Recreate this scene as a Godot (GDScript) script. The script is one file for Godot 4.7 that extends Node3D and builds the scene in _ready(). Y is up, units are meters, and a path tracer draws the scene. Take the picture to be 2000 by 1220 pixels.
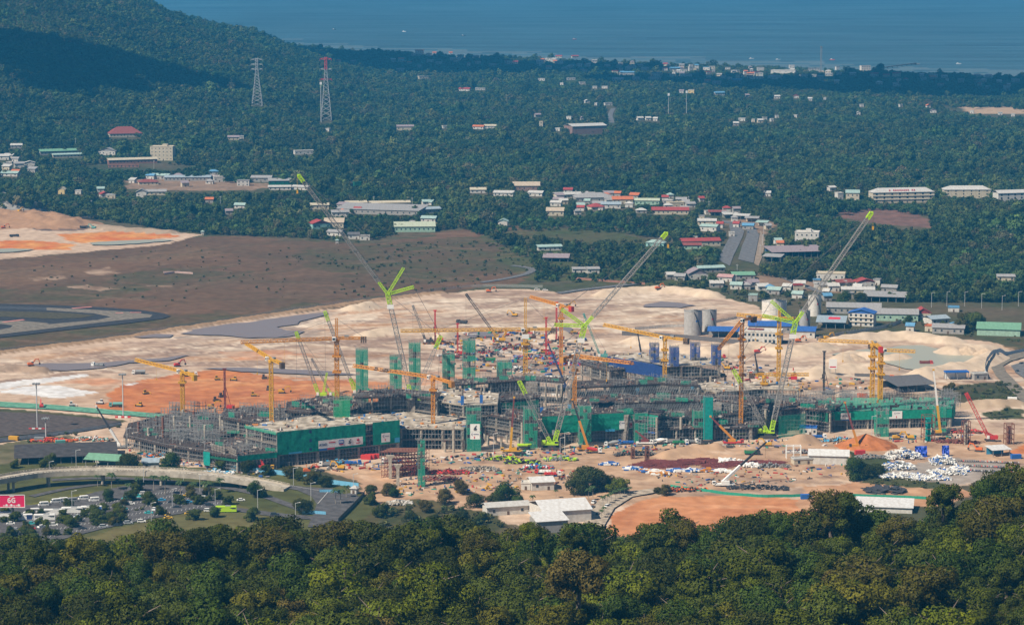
extends Node3D

# ---------------------------------------------------------------- survey
# All places were read off the photograph as points (column, row) of its 2000 x 1220 frame and are turned into metres on the ground here.
const CAM_H := 310.0
const FOC := 5200.0
const HZ := 760.0
var ca := 1.0
var sa := 0.0
var M := {}
var taken := {}
var rng := RandomNumberGenerator.new()
var nz := FastNoiseLite.new()
var nz2 := FastNoiseLite.new()
var nz3 := FastNoiseLite.new()

func ray(px: float, py: float) -> Vector3:
	var u := (px - 1000.0) / FOC
	var v := (610.0 - py) / FOC
	return Vector3(u, v * ca - sa, -v * sa - ca)

# the point of height h seen there
func G(px: float, py: float, h := 0.0) -> Vector3:
	var d := ray(px, py)
	return Vector3(0, CAM_H, 0) + d * ((CAM_H - h) / -d.y)

# the point at depth z seen there
func Zp(px: float, py: float, z: float) -> Vector3:
	var d := ray(px, py)
	return Vector3(0, CAM_H, 0) + d * (z / d.z)

# the height over a place at which the row py lies
func top(p: Vector3, py: float) -> float:
	var k := (610.0 - py) / FOC
	return CAM_H + p.z * (sa - k * ca) / (ca + k * sa)

func pix(p: Vector3) -> Vector2:
	var y := p.y - CAM_H
	var dep := -y * sa - p.z * ca
	return Vector2(1000.0 + FOC * p.x / dep, 610.0 - FOC * (y * ca - p.z * sa) / dep)

# the point of the terrain seen there
func GT(px: float, py: float) -> Vector3:
	var d := ray(px, py)
	var t := 2600.0
	var o := Vector3(0, CAM_H, 0)
	while t < 9000.0:
		var p := o + d * t
		if p.y <= hill(p.x, p.z):
			return Vector3(p.x, hill(p.x, p.z), p.z)
		t += 12.0
	return G(px, py)

# ---------------------------------------------------------------- mesh builder
class MB:
	var v := PackedVector3Array()
	var n := PackedVector3Array()
	var c := PackedColorArray()
	var col := Color(1, 1, 1)
	func tri(a: Vector3, b: Vector3, d: Vector3, nn := Vector3.ZERO) -> void:
		if nn == Vector3.ZERO:
			nn = (d - a).cross(b - a).normalized()
		elif (d - a).cross(b - a).dot(nn) < 0.0:
			var swap := b
			b = d
			d = swap
		v.append(a); v.append(b); v.append(d)
		n.append(nn); n.append(nn); n.append(nn)
		c.append(col); c.append(col); c.append(col)
	func quad(a: Vector3, b: Vector3, d: Vector3, e: Vector3) -> void:
		var nn := (d - a).cross(b - a).normalized()
		tri(a, b, d, nn); tri(a, d, e, nn)
	# a box with middle p, half sizes along the three axes of b
	func box(p: Vector3, s: Vector3, b := Basis.IDENTITY) -> void:
		var x := b.x * s.x * 0.5
		var y := b.y * s.y * 0.5
		var z := b.z * s.z * 0.5
		hexa([p - x - y - z, p + x - y - z, p + x - y + z, p - x - y + z, p - x + y - z, p + x + y - z, p + x + y + z, p - x + y + z])
	# four lower then four upper corners
	func hexa(k: Array) -> void:
		quad(k[4], k[5], k[6], k[7])
		quad(k[3], k[2], k[1], k[0])
		quad(k[0], k[1], k[5], k[4])
		quad(k[1], k[2], k[6], k[5])
		quad(k[2], k[3], k[7], k[6])
		quad(k[3], k[0], k[4], k[7])
	# a square bar without ends
	func bar(a: Vector3, b: Vector3, w: float, capped := false) -> void:
		var d := (b - a).normalized()
		var u := d.cross(Vector3.UP if absf(d.y) < 0.95 else Vector3.RIGHT).normalized()
		var t := u.cross(d)
		u *= w * 0.5; t *= w * 0.5
		var k := [a - u - t, a + u - t, a + u + t, a - u + t, b - u - t, b + u - t, b + u + t, b - u + t]
		for i in 4:
			var j := (i + 1) % 4
			quad(k[i], k[j], k[j + 4], k[i + 4])
		if capped:
			quad(k[3], k[2], k[1], k[0]); quad(k[4], k[5], k[6], k[7])
	func tube(a: Vector3, b: Vector3, r0: float, r1: float, s := 6, capped := true) -> void:
		var d := (b - a).normalized()
		var u := d.cross(Vector3.UP if absf(d.y) < 0.95 else Vector3.RIGHT).normalized()
		var t := u.cross(d)
		for i in s:
			var e := u * cos(TAU * i / s) + t * sin(TAU * i / s)
			var f := u * cos(TAU * (i + 1) / s) + t * sin(TAU * (i + 1) / s)
			var q := [a + e * r0, a + f * r0, b + f * r1, b + e * r1]
			var m := (e + f).normalized()
			tri(q[0], q[1], q[2], m); tri(q[0], q[2], q[3], m)
			if capped:
				tri(a, q[1], q[0], -d); tri(b, q[3], q[2], d)
	# an upright prism over a plan polygon, from y0 to y1
	func prism(poly: PackedVector2Array, y0: float, y1: float, under := true) -> void:
		var k := poly.size()
		for i in k:
			var a := poly[i]
			var b := poly[(i + 1) % k]
			quad(Vector3(a.x, y0, a.y), Vector3(b.x, y0, b.y), Vector3(b.x, y1, b.y), Vector3(a.x, y1, a.y))
		var t := Geometry2D.triangulate_polygon(poly)
		for i in range(0, t.size(), 3):
			var a := poly[t[i]]
			var b := poly[t[i + 1]]
			var d := poly[t[i + 2]]
			tri(Vector3(a.x, y1, a.y), Vector3(b.x, y1, b.y), Vector3(d.x, y1, d.y), Vector3.UP)
			if under:
				tri(Vector3(a.x, y0, a.y), Vector3(d.x, y0, d.y), Vector3(b.x, y0, b.y), Vector3.DOWN)
	# a square lattice truss from a to b, its sides sa_ wide and sb_ high, n bays
	func truss(a: Vector3, b: Vector3, w: float, h: float, bays: int, chord: float, lace: float, up := Vector3.UP, three := false) -> void:
		var d := (b - a).normalized()
		var u := d.cross(up).normalized()
		if u.length() < 0.5:
			u = d.cross(Vector3.BACK).normalized()
		var t := u.cross(d)
		var off := [-u * w * 0.5 - t * h * 0.5, u * w * 0.5 - t * h * 0.5, u * w * 0.5 + t * h * 0.5, -u * w * 0.5 + t * h * 0.5]
		if three:
			off = [-u * w * 0.5 - t * h * 0.5, u * w * 0.5 - t * h * 0.5, t * h * 0.5]
		var m := off.size()
		for o in off:
			bar(a + o, b + o, chord)
		for i in bays:
			var p := a.lerp(b, float(i) / bays)
			var q := a.lerp(b, float(i + 1) / bays)
			for j in m:
				var e: Vector3 = off[j]
				var f: Vector3 = off[(j + 1) % m]
				if i % 2 == 0:
					bar(p + e, q + f, lace)
				else:
					bar(p + f, q + e, lace)
				bar(q + e, q + f, lace)
	func add(o: MB, x: Transform3D) -> void:
		for i in o.v.size():
			v.append(x * o.v[i])
			n.append((x.basis * o.n[i]).normalized())
			c.append(o.c[i])
	func mesh() -> ArrayMesh:
		var a := []
		a.resize(Mesh.ARRAY_MAX)
		a[Mesh.ARRAY_VERTEX] = v
		a[Mesh.ARRAY_NORMAL] = n
		a[Mesh.ARRAY_COLOR] = c
		var m := ArrayMesh.new()
		m.add_surface_from_arrays(Mesh.PRIMITIVE_TRIANGLES, a)
		return m

# ---------------------------------------------------------------- materials
func lin(r: float, g: float, b: float) -> Color:
	return Color(r, g, b).linear_to_srgb()

func mat(called: String, r: float, g: float, b: float, rough := 0.85, metal := 0.0, spec := 0.4) -> StandardMaterial3D:
	var m := StandardMaterial3D.new()
	m.resource_name = called
	m.albedo_color = lin(r, g, b)
	m.roughness = rough
	m.metallic = metal
	m.metallic_specular = spec
	M[called] = m
	return m

func vmat(called: String, rough := 0.9, spec := 0.3) -> StandardMaterial3D:
	var m := mat(called, 1, 1, 1, rough, 0.0, spec)
	m.vertex_color_use_as_albedo = true
	return m

func noise_tex(freq: float, lo: Color, hi: Color, size := 512, sd := 1, oct := 4) -> NoiseTexture2D:
	var f := FastNoiseLite.new()
	f.noise_type = FastNoiseLite.TYPE_SIMPLEX_SMOOTH
	f.frequency = freq
	f.fractal_octaves = oct
	f.seed = sd
	var t := NoiseTexture2D.new()
	t.width = size; t.height = size
	t.seamless = true
	t.noise = f
	var g := Gradient.new()
	g.set_color(0, lo); g.set_color(1, hi)
	t.color_ramp = g
	return t

func grain(m: StandardMaterial3D, t: Texture2D, metres: float) -> StandardMaterial3D:
	m.albedo_texture = t
	m.uv1_triplanar = true
	m.uv1_world_triplanar = true
	m.uv1_scale = Vector3.ONE / metres
	return m

# ---------------------------------------------------------------- things
func numbered(called: String) -> String:
	if not taken.has(called):
		taken[called] = 0
		return called
	taken[called] += 1
	return "%s_%03d" % [called, taken[called]]

func tag(o: Node3D, label: String, category: String, group := "", kind := "") -> Node3D:
	if label: o.set_meta("label", label)
	if category: o.set_meta("category", category)
	if group: o.set_meta("group", group)
	if kind: o.set_meta("kind", kind)
	return o

func thing(called: String, label: String, category: String, at := Vector3.ZERO, turn := 0.0, group := "") -> Node3D:
	var o := Node3D.new()
	o.name = numbered(called)
	add_child(o)
	o.position = at
	o.rotation.y = turn
	return tag(o, label, category, group)

func solo(called: String, m: Mesh, material: Material, label: String, category: String, at := Vector3.ZERO, turn := 0.0, group := "", kind := "") -> MeshInstance3D:
	var o := MeshInstance3D.new()
	o.name = numbered(called)
	o.mesh = m
	o.material_override = material
	add_child(o)
	o.position = at
	o.rotation.y = turn
	tag(o, label, category, group, kind)
	return o

func part(parent: Node3D, called: String, m: Mesh, material: Material, at := Vector3.ZERO, turn := 0.0, size := Vector3.ONE) -> MeshInstance3D:
	var o := MeshInstance3D.new()
	o.name = called
	o.mesh = m
	o.material_override = material
	parent.add_child(o, true)
	o.transform = Transform3D(Basis(Vector3.UP, turn).scaled_local(size), at)
	return o

func mpart(parent: Node3D, called: String, b: MB, material: Material, at := Vector3.ZERO) -> MeshInstance3D:
	return part(parent, called, b.mesh(), material, at)

func copy(o: Node3D, label: String, at: Vector3, turn := 0.0, group := "") -> Node3D:
	var c: Node3D = o.duplicate()
	c.name = numbered(String(o.name).trim_suffix("_000"))
	add_child(c)
	c.position = at
	c.rotation.y = turn
	if label: c.set_meta("label", label)
	if group: c.set_meta("group", group)
	return c

func v2(p: Vector3) -> Vector2:
	return Vector2(p.x, p.z)

# a plan polygon of points [col, row] seen at height h
func plan(pts: Array, h := 0.0) -> PackedVector2Array:
	var r := PackedVector2Array()
	for i in range(0, pts.size(), 2):
		r.append(v2(G(pts[i], pts[i + 1], h)))
	return r

# a sheet of ground on the polygon, its outline made uneven
func sheet(called: String, pts: Array, y: float, material: Material, label := "", category := "", rough := 0.0, kind := "structure") -> MeshInstance3D:
	var poly := plan(pts)
	if rough > 0.0:
		var fine := PackedVector2Array()
		for i in poly.size():
			var a := poly[i]
			var b := poly[(i + 1) % poly.size()]
			var k := maxi(1, int(a.distance_to(b) / (rough * 2.5)))
			for j in k:
				var p := a.lerp(b, float(j) / k)
				p += Vector2(nz.get_noise_2d(p.x * 9.0, p.y * 9.0), nz.get_noise_2d(p.y * 9.0 + 500.0, p.x * 9.0)) * rough * 2.0
				fine.append(p)
		poly = fine
	var b := MB.new()
	var t := Geometry2D.triangulate_polygon(poly)
	for i in range(0, t.size(), 3):
		b.tri(Vector3(poly[t[i]].x, y, poly[t[i]].y), Vector3(poly[t[i + 1]].x, y, poly[t[i + 1]].y), Vector3(poly[t[i + 2]].x, y, poly[t[i + 2]].y), Vector3.UP)
	if b.v.is_empty():
		print("empty sheet ", called, " ", pts)
		return null
	return solo(called, b.mesh(), material, label, category, Vector3.ZERO, 0.0, "", kind)

# points of a smooth curve through the given ground points
func smooth(pts: Array, h := 0.0, per := 8) -> PackedVector3Array:
	var k := []
	for i in range(0, pts.size(), 2):
		k.append(G(pts[i], pts[i + 1], h))
	var r := PackedVector3Array()
	for i in k.size() - 1:
		var p0: Vector3 = k[maxi(i - 1, 0)]
		var p3: Vector3 = k[mini(i + 2, k.size() - 1)]
		for j in per:
			r.append(k[i].cubic_interpolate(k[i + 1], p0, p3, float(j) / per))
	r.append(k[-1])
	return r

func ribbon(b: MB, line: PackedVector3Array, w0: float, w1: float, y: float) -> void:
	for i in line.size() - 1:
		var d0 := (line[mini(i + 1, line.size() - 1)] - line[maxi(i - 1, 0)]).normalized()
		var d1 := (line[mini(i + 2, line.size() - 1)] - line[i]).normalized()
		var s0 := Vector3(-d0.z, 0, d0.x)
		var s1 := Vector3(-d1.z, 0, d1.x)
		var up := Vector3(0, y, 0)
		b.tri(line[i] + s0 * w0 + up, line[i] + s0 * w1 + up, line[i + 1] + s1 * w1 + up, Vector3.UP)
		b.tri(line[i] + s0 * w0 + up, line[i + 1] + s1 * w1 + up, line[i + 1] + s1 * w0 + up, Vector3.UP)

# ---------------------------------------------------------------- terrain
func sm(a: float, b: float, x: float) -> float:
	var t := clampf((x - a) / (b - a), 0.0, 1.0)
	return t * t * (3.0 - 2.0 * t)

func curve(k: Array, x: float) -> float:
	if x <= k[0]: return k[1]
	for i in range(2, k.size(), 2):
		if x <= k[i]:
			return lerpf(k[i - 1], k[i + 1], (x - k[i - 2]) / (k[i] - k[i - 2]))
	return k[-1]

const HILL_PROFILE := [-1500.0, 340.0, -1000.0, 252.0, -880.0, 222.0, -780.0, 186.0, -700.0, 156.0, -640.0, 134.0, -577.0, 112.0, -481.0, 84.0, -430.0, 66.0, -365.0, 40.0, -290.0, 16.0, -190.0, 0.0]

# the mountain beyond the plain
func hill(x: float, z: float) -> float:
	var d := -z
	if d < 3300.0 or x > -150.0: return 0.0
	var xx := x * 5000.0 / maxf(d, 3600.0)
	var h := curve(HILL_PROFILE, xx)
	var up := sm(3450.0, 5150.0, d)
	up = lerpf(up, sqrt(up), 0.2)
	var down := 1.0 - sm(5200.0, 6600.0, d) * 0.97
	return h * up * down * (1.0 + 0.16 * nz.get_noise_2d(x * 0.5, z * 0.5)) + 9.0 * nz.get_noise_2d(x * 1.2 + 40.0, z * 1.2) * sm(8.0, 60.0, h * up)

const NEAR_PROFILE := [-300.0, 1080.0, 0.0, 1066.0, 60.0, 1074.0, 130.0, 1054.0, 200.0, 1056.0, 300.0, 1036.0, 380.0, 1038.0, 440.0, 1030.0, 520.0, 1042.0, 600.0, 1020.0, 650.0, 1010.0, 720.0, 1020.0, 800.0, 1030.0, 860.0, 1024.0, 930.0, 1038.0, 1000.0, 1046.0, 1060.0, 1038.0, 1150.0, 1050.0, 1250.0, 1044.0, 1310.0, 1030.0, 1380.0, 1018.0, 1480.0, 1008.0, 1560.0, 1014.0, 1640.0, 998.0, 1720.0, 1008.0, 1800.0, 1012.0, 1860.0, 995.0, 1910.0, 968.0, 1960.0, 942.0, 2000.0, 925.0, 2300.0, 860.0]

# the wooded slope below the viewpoint
func slope(x: float, z: float) -> float:
	var d := -z
	if d > 1290.0: return 0.0
	var px := 1000.0 + FOC * x / d
	var a1 := (curve(NEAR_PROFILE, px) + 150.0) / FOC
	var crest := 830.0
	var h := 0.0
	if d <= crest:
		var t := (d - 600.0) / (crest - 600.0)
		h = CAM_H - lerpf(0.272, a1, t) * d - 18.5
	else:
		var hc := CAM_H - a1 * crest - 18.5
		h = hc * (1.0 - sm(0.0, 1.0, (d - crest + 60.0) / 480.0) * 1.06) + (hc * 0.045)
	return maxf(h + 1.5 * nz.get_noise_2d(x * 2.0, z * 2.0) * sm(2.0, 15.0, h), 0.0)

func _ready() -> void:
	rng.seed = 20240
	nz.seed = 5; nz.frequency = 0.004; nz.fractal_octaves = 4
	nz2.seed = 9; nz2.frequency = 0.012; nz2.fractal_octaves = 4
	nz3.seed = 13; nz3.frequency = 0.07; nz3.fractal_octaves = 3
	# camera
	var pitch := atan(HZ / FOC)
	ca = cos(pitch); sa = sin(pitch)
	var cam := Camera3D.new()
	cam.name = "camera"
	cam.position = Vector3(0, CAM_H, 0)
	cam.rotation.x = -pitch
	cam.fov = rad_to_deg(2.0 * atan(610.0 / FOC))
	cam.near = 5.0
	cam.far = 30000.0
	add_child(cam)
	# sky, haze and exposure
	var sky := ProceduralSkyMaterial.new()
	sky.sky_top_color = lin(0.23, 0.35, 0.60)
	sky.sky_horizon_color = lin(0.52, 0.68, 0.86)
	sky.sky_curve = 0.12
	sky.ground_bottom_color = lin(0.12, 0.13, 0.12)
	sky.ground_horizon_color = lin(0.45, 0.58, 0.72)
	var env := Environment.new()
	env.background_mode = Environment.BG_SKY
	env.sky = Sky.new()
	env.sky.sky_material = sky
	env.background_energy_multiplier = 0.31
	env.tonemap_mode = Environment.TONE_MAPPER_LINEAR
	env.tonemap_exposure = 1.38
	env.sdfgi_enabled = true
	env.ssao_enabled = true
	env.ssil_enabled = true
	env.fog_enabled = true
	env.fog_density = 0.000078
	env.fog_light_color = lin(0.06, 0.46, 0.95)
	var we := WorldEnvironment.new()
	we.name = "air"
	we.environment = env
	add_child(we)
	# sun: behind the viewer's left shoulder
	var sun := DirectionalLight3D.new()
	sun.name = "sun"
	sun.light_energy = 1.6
	sun.light_color = Color(1.0, 0.95, 0.87)
	sun.light_angular_distance = 0.5
	sun.shadow_enabled = true
	add_child(sun)
	sun.look_at_from_position(Vector3(-0.85, 1.15, 0.6), Vector3.ZERO)
	materials()
	make_ground()
	water()
	clouds()
	seen_at.resize(SW * SH)
	build()

func build() -> void:
	wood_near = plan([-300, 505, 0, 402, 70, 400, 160, 424, 300, 446, 400, 458, 600, 466, 700, 474, 760, 462, 900, 445, 950, 462, 1005, 498, 1050, 530, 1020, 552, 1150, 552, 1300, 555, 1400, 570, 1500, 590, 1560, 580, 1640, 575, 1780, 600, 1860, 630, 1900, 655, 2100, 660, 2300, 300, -300, 300])
	keep_poly([-120, 400, 0, 402, 70, 405, 150, 426, 215, 442, 300, 450, 395, 458, 600, 470, 700, 478, 800, 466, 900, 448, 950, 465, 1005, 500, 990, 512, 1045, 530, 1000, 552, 1150, 560, 1400, 578, 1500, 600, 1900, 662, 2100, 690, 2100, 1000, -120, 1000])
	for g in [[1402, 522, 1412, 488, 1425, 440, 1455, 430, 1490, 450, 1494, 475, 1480, 524], [1640, 412, 1730, 408, 1810, 420, 1815, 445, 1770, 440, 1700, 432, 1650, 425], [240, 352, 330, 344, 430, 352, 560, 362, 500, 372, 330, 372, 250, 368], [1480, 535, 1620, 555, 1640, 570, 1540, 565, 1460, 548], [160, 320, 260, 314, 380, 322, 330, 330, 200, 328], [1410, 432, 1500, 428, 1520, 445, 1480, 455], [1000, 446, 1150, 452, 1300, 462, 1300, 470, 1150, 462, 1000, 452], [1850, 206, 1920, 207, 2010, 212, 2010, 224, 1930, 222, 1860, 212], [1188, 210, 1202, 210, 1200, 240, 1190, 240]]:
		keep_poly(g)
	shared_shapes()
	terminal()
	cranes()
	roads()
	town()
	near_forest()
	front()
	far_forest()

func materials() -> void:
	var worn := noise_tex(0.015, Color(0.70, 0.69, 0.68), Color(1, 1, 1), 512, 51, 5)
	for e in [["asphalt_dark", 0.055, 0.052, 0.058], ["asphalt_blue", 0.085, 0.09, 0.105], ["asphalt_brown", 0.12, 0.095, 0.085], ["asphalt_light", 0.19, 0.19, 0.20], ["asphalt_car", 0.125, 0.12, 0.125], ["concrete_lane", 0.25, 0.22, 0.18], ["dry_verge", 0.36, 0.28, 0.21], ["grass_green", 0.10, 0.085, 0.045], ["drain_green", 0.16, 0.40, 0.28], ["yard_beige", 0.50, 0.42, 0.33], ["viaduct_concrete", 0.62, 0.56, 0.47], ["soil_orange", 0.56, 0.20, 0.07], ["soil_sand", 0.66, 0.51, 0.37], ["dirt", 0.36, 0.24, 0.16], ["roof_charcoal", 0.085, 0.078, 0.08]]:
		grain(mat(e[0], e[1], e[2], e[3], 0.9, 0.0, 0.3), worn, 40.0)
	for e in [["marking_red", 0.55, 0.22, 0.18], ["marking_white", 0.7, 0.7, 0.68], ["crimson", 0.72, 0.01, 0.09], ["taxi_teal", 0.05, 0.45, 0.47], ["taxi_blue", 0.03, 0.28, 0.52], ["taxi_yellow", 0.75, 0.45, 0.03], ["car_dark", 0.03, 0.04, 0.06], ["car_silver", 0.40, 0.43, 0.46], ["machine_orange", 0.66, 0.15, 0.03], ["truck_green", 0.03, 0.22, 0.10], ["pole_grey", 0.52, 0.53, 0.54], ["bark_pale", 0.30, 0.27, 0.23], ["ultramarine", 0.015, 0.06, 0.42], ["hi_vis", 0.75, 0.26, 0.05], ["hoarding_green", 0.03, 0.30, 0.20], ["hoarding_grey", 0.36, 0.44, 0.50], ["hoarding_dark", 0.12, 0.115, 0.12], ["hoarding_sky", 0.16, 0.42, 0.62], ["fence_pink", 0.50, 0.36, 0.33]]:
		mat(e[0], e[1], e[2], e[3], 0.5, 0.0, 0.45)
	mat("muddy_water", 0.20, 0.165, 0.165, 0.35, 0.0, 0.3)
	mat("pond_water", 0.34, 0.34, 0.27, 0.3, 0.0, 0.3)
	var fm := mat("fence_mesh", 0.5, 0.5, 0.48, 0.8)
	fm.albedo_color.a = 0.35
	fm.transparency = BaseMaterial3D.TRANSPARENCY_ALPHA
	var stain := noise_tex(0.02, Color(0.86, 0.84, 0.82), Color(1, 1, 1), 256, 41)
	for e in [["plaster_white", 0.64, 0.63, 0.60], ["plaster_cream", 0.60, 0.54, 0.42], ["plaster_grey", 0.36, 0.35, 0.34], ["plaster_yellow", 0.70, 0.55, 0.26], ["plaster_green", 0.36, 0.55, 0.44], ["plaster_teal", 0.30, 0.55, 0.52], ["brick", 0.34, 0.17, 0.12], ["hangar_brown", 0.30, 0.19, 0.16], ["wood", 0.14, 0.09, 0.06], ["roof_red", 0.36, 0.06, 0.055], ["roof_maroon", 0.26, 0.07, 0.06], ["roof_white", 0.52, 0.52, 0.51], ["roof_grey", 0.33, 0.33, 0.34], ["roof_dark", 0.13, 0.13, 0.14], ["roof_blue", 0.12, 0.30, 0.50], ["roof_bright_blue", 0.035, 0.13, 0.44], ["roof_blue_grey", 0.32, 0.40, 0.47], ["roof_teal", 0.34, 0.48, 0.46], ["roof_mauve", 0.30, 0.25, 0.28], ["roof_cream", 0.54, 0.49, 0.38], ["roof_tan", 0.50, 0.42, 0.33], ["roof_orange", 0.55, 0.17, 0.07], ["roof_green", 0.17, 0.36, 0.25], ["roof_pale_green", 0.48, 0.54, 0.42], ["roof_pink", 0.48, 0.30, 0.30], ["roof_bright_white", 0.64, 0.65, 0.66], ["silo_grey", 0.42, 0.42, 0.42], ["silo_white", 0.74, 0.72, 0.68], ["pylon_steel", 0.50, 0.52, 0.54]]:
		grain(mat(e[0], e[1], e[2], e[3], 0.8), stain, 14.0)
	for e in [["crane_yellow", 0.62, 0.33, 0.02], ["crane_orange", 0.58, 0.24, 0.025], ["lime", 0.42, 0.66, 0.015], ["lattice_grey", 0.26, 0.25, 0.24], ["lattice_black", 0.035, 0.034, 0.04], ["cable", 0.11, 0.11, 0.115], ["machine_dark", 0.045, 0.045, 0.05], ["machine_grey", 0.24, 0.25, 0.26], ["machine_red", 0.55, 0.04, 0.035], ["cab_white", 0.76, 0.76, 0.74], ["track_steel", 0.06, 0.055, 0.05], ["weight_dark", 0.12, 0.08, 0.06], ["weight_stripe", 0.48, 0.22, 0.04], ["teal_paint", 0.12, 0.34, 0.31], ["navy_paint", 0.03, 0.05, 0.13], ["tyre", 0.03, 0.03, 0.03]]:
		mat(e[0], e[1], e[2], e[3], 0.55, 0.0, 0.5)
	mat("glass_dark", 0.03, 0.045, 0.06, 0.15, 0.0, 0.5)
	grain(mat("concrete", 0.52, 0.47, 0.40, 0.9), noise_tex(0.02, Color(0.75, 0.74, 0.72), Color(1, 1, 1), 256, 21), 9.0)
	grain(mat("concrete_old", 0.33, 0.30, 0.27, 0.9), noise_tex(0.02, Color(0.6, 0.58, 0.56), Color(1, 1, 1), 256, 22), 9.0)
	grain(mat("screed", 0.62, 0.55, 0.46, 0.9), noise_tex(0.015, Color(0.55, 0.53, 0.5), Color(1, 1, 1), 256, 23), 30.0)
	grain(mat("formwork", 0.105, 0.09, 0.085, 0.9), noise_tex(0.03, Color(0.5, 0.45, 0.45), Color(1, 0.95, 0.9), 256, 24), 16.0)
	mat("tube", 0.31, 0.31, 0.31, 0.6, 0.2)
	mat("rust", 0.20, 0.085, 0.055, 0.9)
	mat("maroon", 0.20, 0.055, 0.05, 0.85)
	mat("white_board", 0.80, 0.80, 0.78, 0.6)
	mat("navy", 0.02, 0.04, 0.13, 0.6)
	mat("board_red", 0.60, 0.03, 0.05, 0.6)
	mat("board_blue", 0.03, 0.13, 0.42, 0.6)
	mat("board_sky", 0.06, 0.34, 0.58, 0.6)
	mat("black", 0.02, 0.02, 0.022, 0.7)
	vmat("vcol", 0.85)
	for e in [["net_green", 0.012, 0.34, 0.23, 0.97], ["net_green_thin", 0.018, 0.34, 0.22, 0.58], ["net_dark", 0.012, 0.15, 0.09, 0.92], ["net_teal", 0.01, 0.36, 0.32, 0.96], ["net_bright", 0.02, 0.36, 0.16, 0.62], ["net_pale", 0.06, 0.29, 0.20, 0.66], ["net_blue", 0.02, 0.06, 0.24, 0.95], ["net_blue_thin", 0.03, 0.08, 0.32, 0.66], ["net_none", 0.3, 0.3, 0.3, 0.10]]:
		var nm := mat(e[0], e[1], e[2], e[3], 0.9)
		nm.albedo_color.a = e[4]
		nm.transparency = BaseMaterial3D.TRANSPARENCY_ALPHA
		nm.cull_mode = BaseMaterial3D.CULL_DISABLED
		if e[4] > 0.9:
			grain(nm, noise_tex(0.02, Color(0.72, 0.76, 0.76), Color(1, 1, 1), 256, 30), 11.0)
	var s := vmat("soil", 0.95, 0.15)
	grain(s, noise_tex(0.012, Color(0.80, 0.78, 0.76), Color(1, 1, 1), 1024, 3, 6), 150.0)
	mat("cloud_white", 0.85, 0.85, 0.86, 1.0)
	vmat("leaf", 0.75, 0.25)
	vmat("leaf_near", 0.65, 0.3)
	mat("bark", 0.16, 0.125, 0.10, 0.95)
	vmat("sea_water", 0.55, 0.25)

func water() -> void:
	var b := MB.new()
	var cell := func(x: float, d: float) -> Color:
		var f := 1.0 + 0.55 * nz.get_noise_2d(x * 0.25, d * 2.2)
		var c := Color(0.048 * f, 0.095 * f, 0.122 * f)
		# shoals and sand bars off the beach
		if d - coast(x) < 260.0 + 520.0 * nz.get_noise_2d(x * 0.8, d * 2.5): c = c.lerp(Color(0.20, 0.24, 0.24), 0.35)
		return c
	var d := 4900.0
	while d < 15000.0:
		var st := d * 0.008
		for i in 90:
			var x := (i - 45) * d * 0.0056
			b.col = cell.call(x, d)
			b.quad(Vector3(x, -2, -d - st), Vector3(x + d * 0.0056, -2, -d - st), Vector3(x + d * 0.0056, -2, -d), Vector3(x, -2, -d))
		d += st
	solo("sea", b.mesh(), M.sea_water, "", "", Vector3.ZERO, 0, "", "structure")

# fair-weather clouds over the viewer's left, whose shadows lie on the mountain and the shore
func clouds() -> void:
	var to_sun := Vector3(-0.85, 1.15, 0.6).normalized()
	for e in [[120, 112, 210.0, 110.0], [290, 150, 150.0, 70.0], [10, 150, 160.0, 90.0], [760, 118, 260.0, 330.0], [1000, 130, 380.0, 300.0], [1620, 160, 330.0, 230.0], [1900, 172, 420.0, 260.0]]:
		var at := GT(e[0], e[1]) + to_sun * 1500.0
		var b := MB.new()
		var g := RandomNumberGenerator.new()
		g.seed = int(e[0])
		for k in 9:
			var o := Vector3(g.randf_range(-0.8, 0.8) * e[2], g.randf_range(-15, 35), g.randf_range(-0.8, 0.8) * e[3])
			var r: float = minf(e[2], e[3]) * g.randf_range(0.4, 0.7)
			for i in 12:
				for j in 6:
					var f := func(u: int, v: int) -> Vector3:
						var t := TAU * u / 12.0
						var l := PI * (v / 6.0 - 0.5)
						return o + Vector3(cos(t) * cos(l) * r * (e[2] / e[3]), sin(l) * r * 0.35, sin(t) * cos(l) * r)
					b.quad(f.call(i, j), f.call(i + 1, j), f.call(i + 1, j + 1), f.call(i, j + 1))
		solo("cloud", b.mesh(), M.cloud_white, "", "", at, 0.0, "", "structure")

# ---------------------------------------------------------------- the ground mesh and its soils
const NX := 470
var rows := PackedFloat32Array()
var gx := PackedVector3Array()
var gc := PackedColorArray()
var wx := PackedVector2Array()

func half_width(d: float) -> float:
	return d * 0.1923 * 1.16 + 25.0

func gh(x: float, z: float) -> float:
	var d := -z
	if d <= rows[0] or d >= rows[-1]:
		return maxf(slope(x, z), hill(x, z))
	var r := rows.bsearch(d) - 1
	r = clampi(r, 0, rows.size() - 2)
	var c := clampi(int((x / half_width(d) + 1.0) * 0.5 * (NX - 1)), 0, NX - 2)
	return lerpf(gx[r * NX + c].y, gx[(r + 1) * NX + c].y, (d - rows[r]) / (rows[r + 1] - rows[r]))

func on(p: Vector3) -> Vector3:
	return Vector3(p.x, gh(p.x, p.z), p.z)

func P(px: float, py: float) -> Vector3:
	return on(G(px, py))

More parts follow.
